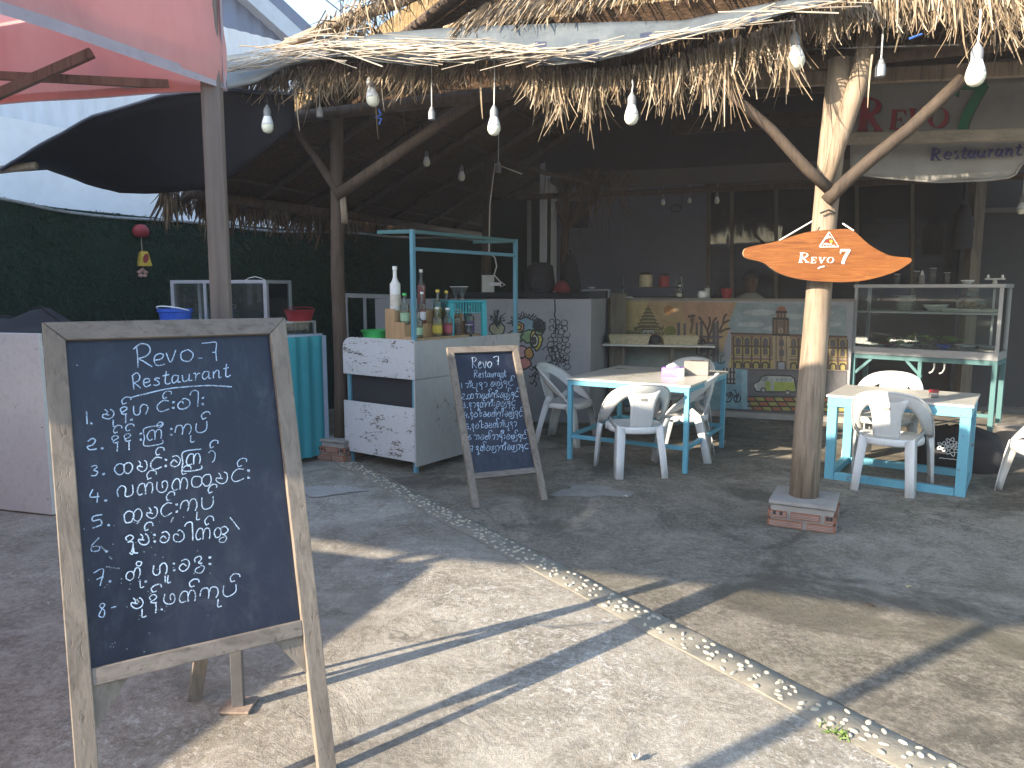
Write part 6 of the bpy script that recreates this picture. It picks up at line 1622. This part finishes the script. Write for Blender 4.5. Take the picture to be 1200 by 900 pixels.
for i in range(4):
    p, q = cs_[i], cs_[(i+1)%4]; dq = (q-p).normalized(); out = V((dq.y,-dq.x,0)); cen = (cs_[0]+cs_[2])/2
    if (p-cen).dot(out) < 0: out = -out
    rows = []; hem = []; hem2 = []
    for k_ in range(7):
        r = []
        for j in range(29):
            s = j/28; z = ZE - .0 - (ZE-ZV)*k_/6 + .035*math.sin(math.pi*s)*(k_/6) - .07*math.sin(math.pi*s)*(1-k_/6)*.8
            r.append(p.lerp(q,s) + out*(.012+.03*mnoise.noise(V((s*7,k_*.35,i*3)))*k_/6) + V((0,0,z)))
        rows.append(r)
    val_ = MB().grid(rows).build('valance', mt['canopy'], tent, True, smooth=True)
    lo = rows[-1]; MB().grid([[p_+out*.003+V((0,0,.028)) for p_ in lo],[p_+out*.003-V((0,0,.004)) for p_ in lo]]).build('hem', mt['hem'], val_, True, smooth=True)
b = MB().grid([[C0+V((.012,-.012,z)) for z in (ZV,ZV+.2,ZE)],[C0+V((.02,-.012,z)) - ta*-.018 + V((0,0,0)) for z in (ZV,ZV+.2,ZE)]]); b.build('corner_seam', mt['hem'], tent, True)
foot = PZ(280,829); foot.z = 0
def tpole(fp, tp):
    m_ = fp.lerp(tp, .36)
    MB().bar(m_, tp, .062, .062, (1,.2,0)).build('pole', mt['pole_wood'], tent, True, bevel=.004)
    lp_ = MB().bar(fp+V((0,0,.008)), m_-V((0,0,.001)), .042, .042, (1,.2,0)).build('lower_pole', mt['steel'], tent, True, bevel=.003)
    MB().box((fp.x-.055,fp.y-.055,.0045),(fp.x+.055,fp.y+.055,.014)).build('foot_plate', mt['rust'], lp_, True, bevel=.002)
ins = (ta+tb).normalized()*.07
tpole(foot, V((C0.x,C0.y,ZE-.05))+ins*.5)
for cpt in cs_[1:]:
    v_ = ((cs_[0]+cs_[2])/2-cpt).normalized()*.08; tpole(V((cpt.x,cpt.y,0))+v_, V((cpt.x,cpt.y,ZE-.05))+v_)
for i in range(4):
    p, q = cs_[i], cs_[(i+1)%4]; c_ = (cs_[0]+cs_[2])/2; i0 = (c_-p).normalized()*.07; i1 = (c_-q).normalized()*.07
    if i != 3: MB().bar(p+i0+V((0,0,2.30)), q+i1+V((0,0,2.30)), .03, .045).build('cross_bar', mt['pole_wood'], tent, True)
    m_ = p.lerp(q,.5)
    if i != 3: MB().bar(p.lerp(q,.13)+i0*.7+V((0,0,2.28)), (p.lerp(q,.47)+V((0,0,2.62)))+(c_-m_).normalized()*.06, .022, .035).build('strut', mt['pole_wood'], tent, True)
    MB().bar(p+i0+V((0,0,ZE-.06)), pk-V((0,0,.08)), .03, .04).build('roof_bar', mt['pole_wood'], tent, True)
MB().bar(PY(-90,84,2.85), PY(237,101,2.68), .022, .028).build('cross_bar', mt['pole_wood'], tent, True)
a0, a1 = PY(-60,136,2.66), PY(108,62,2.74)
MB().bar(a0, a1, .024, .032).build('strut', mt['pole_wood'], tent, True)
for k_, lab in ((1,'second faded red market tent of the row, beyond the left edge'),(2,'third faded red market tent, added unseen at the far left for shade')):
    o = dup(tent, tuple(C0 + tb*(TB+.06)*k_), 0, lab); tent['group'] = o['group'] = 'red market tents in a row'  # second tent follows its shadow edge; third added out of view for more shade

# ================================================================== HANGING SIGN
yS = pB.y - .16
sgn = V((.985,-.17,0)).normalized(); sgnn = V((sgn.y,-sgn.x,0))
so_ = PY(965,300,yS)
t = thing('wooden_sign', 'orange varnished wooden slab sign hung on the post', 'sign', tuple(so_))
f5 = lambda x, y: PP(850+x/5, 240+y/5, so_, sgnn)
ol = [(104,282),(112,262),(130,250),(180,238),(250,226),(320,208),(400,182),(480,160),(560,150),(640,144),(700,142),(745,150),(775,172),(810,205),(850,238),(900,268),(960,296),(1030,306),(1075,310),(1091,318),(1088,335),(1060,355),(1010,385),(930,415),(840,438),(760,450),(680,453),(600,450),(520,446),(440,436),(370,420),(310,398),(270,372),(235,345),(190,328),(140,318),(112,304)]
ol = spline(ol+[ol[0]],3)[:-1]
b = MB().prism([f5(*q) for q in ol], -sgnn*.035); b.m = [0,0]+[1]*(len(b.f)-2); b.build('slab', [mt['sign'], mt['signedge']], t, True)
sp = Painter(so_, sgnn); wm = mt['white']
def nib(pts, nx, ny, m, P=sp, f=f5, sm=True):
    if sm and len(pts) > 2: pts = spline(pts,5)
    for a_, c_ in zip(pts, pts[1:]):
        q = [(a_[0]-nx,a_[1]-ny),(a_[0]+nx,a_[1]+ny),(c_[0]+nx,c_[1]+ny),(c_[0]-nx,c_[1]-ny)]
        P.polyp([f(*u_) for u_ in q], m, .00001)
def serifcap(ch, x, y, h, wd, m, P, f, sl=.16, nx=None):
    """slanted bold serif capital; x,y = baseline left, h = height, wd = width"""
    nx = nx or h*.115; ny = h*.02
    X = lambda u_, v_: (x + u_*wd + sl*v_*h, y - v_*h)
    def st(*q, k=1.): nib([X(*u_) for u_ in q], nx*k, ny, m, P, f)
    def hb(u0, u1, v, k=.5): P.polyp([f(*X(u0,v-.028)),f(*X(u1,v-.028)),f(*X(u1,v+.03)),f(*X(u0,v+.03))], m, .00001)
    if ch == 'R':
        st((.2,0),(.2,1)); hb(-.02,.45,.02); hb(-.02,.5,.97); st((.3,.97),(.62,.95),(.82,.76),(.66,.55),(.3,.5), k=.75); st((.42,.5),(.65,.25),(.95,.03), k=1.0); hb(.72,1.12,.02)
    if ch == 'E':
        st((.22,0),(.22,1)); hb(.0,.9,.03); hb(.0,.92,.96); hb(.25,.68,.5); st((.86,.05),(.92,.28),k=.35); st((.86,.95),(.9,.75),k=.35); st((.66,.4),(.66,.6),k=.3)
    if ch == 'V':
        st((.14,.98),(.45,.02)); st((.45,.02),(.86,.98), k=.5); hb(-.05,.38,.97); hb(.65,1.08,.97)
    if ch == 'O':
        st(*[(.5+.42*math.cos(R(a_)), .5+.46*math.sin(R(a_))) for a_ in range(80,450,30)], k=.85)
    if ch == '7':
        P.polyp([f(*X(.05,.86)),f(*X(.95,.86)),f(*X(.98,1.0)),f(*X(.08,1.0))], m, .00001); st((.08,.72),(.10,.95),k=.4); st((.9,.95),(.6,.55),(.42,.25),(.36,.02), k=1.1)
serifcap('R', 428, 338, 58, 56, wm, sp, f5); serifcap('E', 498, 342, 36, 34, wm, sp, f5); serifcap('V', 543, 343, 36, 40, wm, sp, f5); serifcap('O', 592, 342, 36, 40, wm, sp, f5, nx=4.5); serifcap('7', 664, 348, 88, 62, wm, sp, f5, .06, 8)
nib([(541,374),(555,366),(580,360)], 2, 3, wm); nib([(590,356),(602,362)], 1.5, 1, wm)
for a_, c_ in (((608,160),(550,247)),((550,247),(662,246)),((662,246),(608,160))): nib([a_,c_], 3.2, 2.4, wm)
for x, y, r, m in ((598,212,8,'red'),(618,214,10,'yellow'),(606,190,8,'offwhite'),(588,228,6,'offwhite')): sp.polyp([f5(x+r*math.cos(a_), y+r*.8*math.sin(a_)) for a_ in [2*math.pi*i/10 for i in range(10)]], mt[m])
nib([(572,238),(584,226),(590,238),(600,226),(606,238),(618,228),(624,239),(640,238)], 2, 1.5, wm); nib([(592,200),(600,184),(612,186),(622,200)], 2, 1.5, wm)
sp.build('lettering', t, True)
MB().tube([f5(318,208)+sgnn*-.01, f5(520,92)-sgnn*.05], .005, 5).build('cord', mt['whitewire'], t, True); MB().tube([f5(755,152)+sgnn*-.01, f5(700,105)-sgnn*.05], .005, 5).build('cord', mt['whitewire'], t, True)
MB().tube([PY(961,250,pB.y-.09),PY(971,246,pB.y-.10),PY(979,250,pB.y-.09)], .006, 5).build('wire_tie', mt['wire'], t, True)

# ================================================================== BANNER
bo = W(0,1.62,0)
f6 = lambda x, y: PP(960+x/5, 60+y/5, bo, N_*-1 if N_.y < 0 else N_)
t = thing('vinyl_banner', 'grubby white banner lettered REVO 7 Restaurant hung under the roof', 'banner', tuple(f6(800,400)))
bx = [(135,150),(200,730)]
rows = []
for i in range(13):
    k_ = i/12; r = []
    for j in range(33):
        s = j/32; x = 180 + (1330-180)*s; top_ = 158 - 8*s; bt = interp([(180,715),(400,745),(700,768),(1000,756),(1140,738),(1200,640),(1330,600)], x)
        y = top_ + (bt-top_)*k_
        r.append(f6(x,y) + N_*(.015*mnoise.noise(V((s*6,k_*4,0))) - (.025 if 0 else 0)*k_))
    rows.append(r)
MB().grid(rows).build('sheet', mt['banner'], t, True, smooth=True, solid=.003)
MB().tube([p_ - N_*.004 for p_ in rows[-1]], .008, 6).build('hem', mt['banner'], t, True, smooth=True)
bp = Painter(bo - N_*.028, -N_); bred, bgrn, bblu = flat((.30,.035,.05)), flat((.03,.17,.09)), flat((.035,.035,.13)); blk = flat((.05,.045,.045))
def f6b(x, y): return bp.pt(960+x/5, 60+y/5)
def both(ch, x, y, h, wd, m, sl=.12, nx=None):
    serifcap(ch, x+5, y+4, h, wd, blk, bp, f6b, sl, nx); serifcap(ch, x, y, h, wd, m, bp, f6b, sl, nx)
both('R', 225, 466, 195, 130, bred); both('E', 408, 458, 116, 92, bred); both('V', 515, 455, 120, 95, bred); both('O', 630, 452, 125, 118, bred, nx=15)
both('7', 770, 470, 285, 190, bgrn, .08, 26)
bp2 = bp
def low(gs, x0, y0, x1, y1, h):
    LR = {'R':None,
     'e':([(.1,.5),(.8,.55),(.7,.9),(.35,.9),(.1,.45),(.3,.05),(.8,.15)],.95),'s':([(.75,.85),(.4,.95),(.2,.72),(.65,.35),(.45,.03),(.05,.12)],.85),'t':([(.4,1.35),(.3,.25),(.45,.02),(.75,.12)],.75),
     'a':([(.75,.85),(.35,.92),(.1,.4),(.3,.03),(.65,.3),(.8,.9),(.72,.1),(.95,.08)],1.05),'u':([(.1,.9),(.1,.25),(.35,.02),(.7,.3),(.8,.9),(.74,.1),(.98,.08)],1.1),'r':([(.1,.85),(.25,.9),(.22,.02),(.25,.5),(.5,.9),(.75,.85)],.8),'n':([(.1,.85),(.22,.9),(.18,.02),(.25,.5),(.55,.92),(.78,.7),(.72,.05),(.95,.06)],1.1)}
    tot = 1.35 + sum(LR[g][1] for g in gs[1:]); sx = (x1-x0)/tot; x = x0; sl_ = (y1-y0)/(x1-x0)
    for m, o_ in ((blk,3),(bblu,0)):
        x = x0
        for g in gs:
            y = y0 + (x-x0)*sl_
            if g == 'R': serifcap('R', x+o_, y+o_*.7, h*1.5, sx*1.0, m, bp, f6b, .15); x += 1.35*sx; continue
            nib([(x+o_+u_*sx*.95+.2*v_*h, y+o_*.7-v_*h) for u_, v_ in LR[g][0]], h*.135, h*.05, m, bp, f6b)
            if g == 't': nib([(x+o_+.0*sx+.2*h,y+o_*.7-h*.95),(x+o_+.75*sx+.2*h,y+o_*.7-h*.97)], h*.03, h*.055, m, bp, f6b)
            x += LR[g][1]*sx
low('Restaurant', 648, 640, 1178, 612, 48)
bp.build('lettering', t, True)

# ================================================================== BULBS
def bulb(px, py, wpx, n, label, cord=.12, collar=True, tilt=0, real=.072, Y=None, group='bulbs hanging along the eave'):
    p = PE(px, py, n) if Y is None else PY(px, py, Y)
    if Y is None:      # slide along the ray until the bulb has its real width
        d = FPX*real/wpx; p = EYE + (p-EYE)*(d/((p-EYE).length)) if n is None else p
    s = wpx/FPX*p.y/.06
    t = thing('light_bulb', label, 'light bulb', tuple(p), 0, group); t.rotation_euler = (tilt*.4, tilt, 0)
    MB().lathe([(.0,-.030),(.012,-.0285),(.022,-.021),(.029,-.007),(.030,.003),(.0295,.008)], (0,0,0), 18).build('globe', mt['bulbglobe'], t, smooth=True)
    MB().lathe([(.0297,.0085),(.026,.024),(.020,.042),(.0175,.05)], (0,0,0), 18).build('collar', mt['bulbcollar'], t, smooth=True)
    MB().lathe([(.018,.0505),(.0185,.075),(.016,.085),(.008,.098),(.004,.105)], (0,0,0), 14).build('socket', mt['socket'], t, ang=50)
    MB().tube([(0,0,.103),(.003,0,.105+cord*.5),(0,0,.105+cord)], .0028, 5).build('cord', mt['whitewire'] if px > 560 else mt['wire'], t)
    t.scale = (s,s,s); return t
def sock(px, py, wpx, n, label, cord=.15, Y=None, group='bulbs hanging along the eave'):
    p = PE(px, py, n) if Y is None else PY(px, py, Y); s = wpx/FPX*p.y/.04
    t = thing('lamp_socket', label, 'lamp socket', tuple(p), 0, group)
    MB().lathe([(.016,-.035),(.0195,-.033),(.02,.0),(.018,.012)], seg=14).build('socket_body', mt['socket'], t, ang=50); MB().lathe([(.0175,.0125),(.008,.035),(.004,.04)], seg=12).build('neck', mt['alu'], t, smooth=True)
    MB().tube([(0,0,.038),(.002,0,.04+cord)], .003, 5).build('cord', mt['whitewire'], t); t.scale = (s,s,s)
bulb(314,149,14,-.12,'leftmost bulb of the eave string, next to the tent pole',.16); bulb(437,117,15,-.1,'bulb of the eave string under ragged thatch, second from the left',.06,tilt=-.15)
bulb(579,151,15,-.14,'bulb on a long white cord in the middle of the eave',.26); bulb(740,138,16,-.12,'bulb hanging under the fringe right of the eave middle',.05)
bulb(933,72,19,-.1,'bulb above the left brace of the sign post',.03,tilt=-.1); bulb(1143,90,21,-.16,'brightest bulb at the right, before the banner',.1)
sock(375,131,7,.1,'empty grey socket near the dark post top',.3); sock(506,133,8,-.1,'small pale socket hanging between two eave bulbs',.3); sock(1032,80,11,-.02,'empty white socket hanging right of the sign post',.35)
G_ = 'bulbs inside the shelter'
bulb(500,191,8,0,'dim bulb inside the shelter left of the others',.2,Y=8.2,group=G_); bulb(541,208,8,0,'dim bulb inside the shelter nearest the inner post',.2,Y=8.6,group=G_); sock(584,196,7,0,'unlit socket beside the top of the inner post',.2,Y=8.9,group=G_)
bulb(777,238,5,0,'small bulb on a dark cord before the plaster wall',.35,Y=10.4,group=G_); bulb(808,236,4.5,0,'tiny bulb close to the edge of the plaster wall',.3,Y=10.4,group=G_); bulb(840,236,6,0,'dim bulb before the first dark window',.2,Y=10.3,group=G_); bulb(1197,246,10,0,'pale bulb at the right edge beside the door rail',.2,Y=7.6,group=G_)
p = PY(792,244,10.35); t = thing('wire_coil', 'dark wire coil hanging by the plaster wall', 'wire', tuple(p))
MB().tube([(.07*math.cos(a_*.5),0,.05*math.sin(a_*.5)-.0) for a_ in range(26)], .006, 5).build('coil', mt['wire'], t); MB().tube([(.07,0,0),(.10,0,.25),(.12,0,.5)], .005, 5).build('lead', mt['wire'], t)
p = PE(444,136,-.05); b = MB(); b.tube([p+V((0,0,.05)),p+V((.015,0,.01)),p+V((-.03,0,-.01)),p+V((.02,0,-.02)),p+V((0,0,-.06))], .007, 5); o = b.build('blue_ribbon', mt['bluetarp']); tag(o, 'scrap of blue string caught under the thatch near the second bulb', 'string')
p = PE(1073,43,-.08); b = MB(); b.tube([p+V((-.035,0,-.012)),p+V((.0,0,.002)),p+V((.035,0,.014))], .006, 5); o = b.build('blue_ribbon', mt['bluetarp']); tag(o, 'short blue string caught in the thatch above the banner', 'string')
# eave wire that carries the bulbs
MB().tube([PE(x,y,.02) for x,y in ((262,120),(437,100),(579,108),(740,104),(933,58),(1143,52),(1400,40))], .005, 5).build('lamp_wire', mt['wire'])
tag(bpy.data.objects['lamp_wire'], 'thin wire under the eave carrying the bulbs', 'wire')
# cloth hung by the column
p = PY(1129,258,9.4); t = thing('hung_cloth', 'dark cloth hanging from the wooden column by the door', 'cloth', (p.x,p.y,0))
rows = []
for i in range(9):
    k = i/8; z = PY(1129,240,9.4).z*(1-k) + PY(1129,292,9.4).z*k; hw_ = .04 + .09*min(1,k*3)*(1-.25*max(0,k-.7))
    rows.append([V((hw_*math.cos(2*math.pi*j/14)*(1+.12*math.sin(3*j+i)), .05*math.sin(2*math.pi*j/14), z)) for j in range(15)])
MB().grid(rows).build('folds', mt['black'], t, smooth=True); MB().tube([(0,0,PY(1129,240,9.4).z),(0,.06,PY(1129,234,9.4).z)], .01, 6).build('peg', mt['steel'], t)
# ================================================================== stall and house added out of view to shade the yard
so0 = V((-3.2,2.25,0)); sda = V((.37,.93,0)).normalized(); sdb = V((-.95,.31,0)).normalized()
nb = thing('added_shade_stall', 'unseen cloth sided stall added beyond the left edge to shade the yard', 'stall', tuple(so0))
def pr4(a, c, d, e, z0, z1): return MB().prism([p+V((0,0,z0)) for p in (a,c,d,e)], (0,0,z1-z0))
pr4(so0, so0+sdb*3.6, so0+sdb*3.6-sda*2.6, so0-sda*2.6, .02, 1.25).build('skirt', mt['black'], nb, True)
pr4(so0+sda*.05-sdb*.05, so0+sdb*3.65+sda*.05, so0+sdb*3.65-sda*2.65, so0-sda*2.65-sdb*.05, 1.252, 1.285).build('stall_top', mt['greyplank'], nb, True)
sdir = V((math.cos(SUN_AZ),math.sin(SUN_AZ),0)); sper = V((-sdir.y,sdir.x,0))
hb_ = lambda w_, s_: sper*w_ + sdir*s_
hs = thing('added_shade_house', 'unseen two storey house added beyond the left edge to block low sun', 'house', tuple(hb_(5.3,-6.46)))  # blocker for the low sun, added beyond the frame
pr4(hb_(5.3,-6.46), hb_(13,-6.46), hb_(13,-13), hb_(5.3,-13), 0, 6.35).build('wall', mt['housewall'], hs, True)
pr4(hb_(5.2,-6.36), hb_(13.1,-6.36), hb_(13.1,-13.1), hb_(5.2,-13.1), 6.352, 6.5).build('roof', mt['gutter'], hs, True)
for w0 in (6.2, 8.6, 11):
    for z0 in (1.0, 4.0):
        fr_ = pr4(hb_(w0,-6.45), hb_(w0+1.2,-6.45), hb_(w0+1.2,-6.40), hb_(w0,-6.40), z0, z0+1.4).build('window', mt['darkwood'], hs, True)
        pr4(hb_(w0+.08,-6.398), hb_(w0+1.12,-6.398), hb_(w0+1.12,-6.39), hb_(w0+.08,-6.39), z0+.08, z0+1.32).build('pane', mt['darkglass'], fr_, True)

# row of low shops across the lane, behind the camera
for i, (x0, x1, h_, lab) in enumerate(((-14,-3,3.4,'low shop row across the lane behind the viewer, left part'),(-2.9,9,4.2,'taller shop across the lane behind the viewer'),(9.1,24,3.6,'low shop row across the lane behind the viewer, right part'))):
    t = thing('street_shop', lab, 'shop', (x0,-11,0))
    MB().box((0,-5,0),(x1-x0,0,h_)).build('wall', mt['mortar_wall'], t); MB().box((-.2,-5.2,h_+.002),(x1-x0+.05,.9,h_+.14)).build('roof', mt['gutter'], t)
    n_s = int((x1-x0)//2.6)
    for k_ in range(n_s): MB().box((.4+2.6*k_,.002,.1),(2.5+2.6*k_,.03,2.5)).build('shutter', mt['housedark'], t)

for i, (w0_, w1_, h_, lab) in enumerate(((-12,-2,4.6,'unseen long shop house added to block low sky, nearest the viewer side'),(-1.9,8,5.4,'unseen two storey shop house added to block low sky'),(8.1,20,4.8,'unseen long shop house added to block low sky, furthest left'))):  # shop houses added out of view to keep low sky out of glass reflections
    o_ = hb_(w0_,-26); t = thing('street_shop', lab, 'shop', tuple(o_), math.atan2(sper.y,sper.x))
    MB().box((0,0,0),(w1_-w0_,6,h_)).build('wall', mt['mortar_wall'], t); MB().box((-.1,-.9,h_+.002),(w1_-w0_+.05,6.2,h_+.14)).build('roof', mt['gutter'], t)
    for k_ in range(int((w1_-w0_)//2.6)): MB().box((.4+2.6*k_,-.03,.1),(2.5+2.6*k_,-.002,2.5)).build('shutter', mt['housedark'], t)

# air: thin haze volume added over the whole yard to lift the darks
hzb = MB().box((-46,-46,-1),(46,46,9.5)).build('haze', [])
hzb['kind'] = 'stuff'
hm = bpy.data.materials.new('thin_haze'); hm.use_nodes = True; hn = hm.node_tree
hn.nodes.remove(hn.nodes['Principled BSDF']); pv = hn.nodes.new('ShaderNodeVolumePrincipled')
pv.inputs['Density'].default_value = .0022; pv.inputs['Color'].default_value = (.95,.95,1,1)
hn.links.new(pv.outputs[0], hn.nodes['Material Output'].inputs['Volume'])
hzb.data.materials.append(hm)
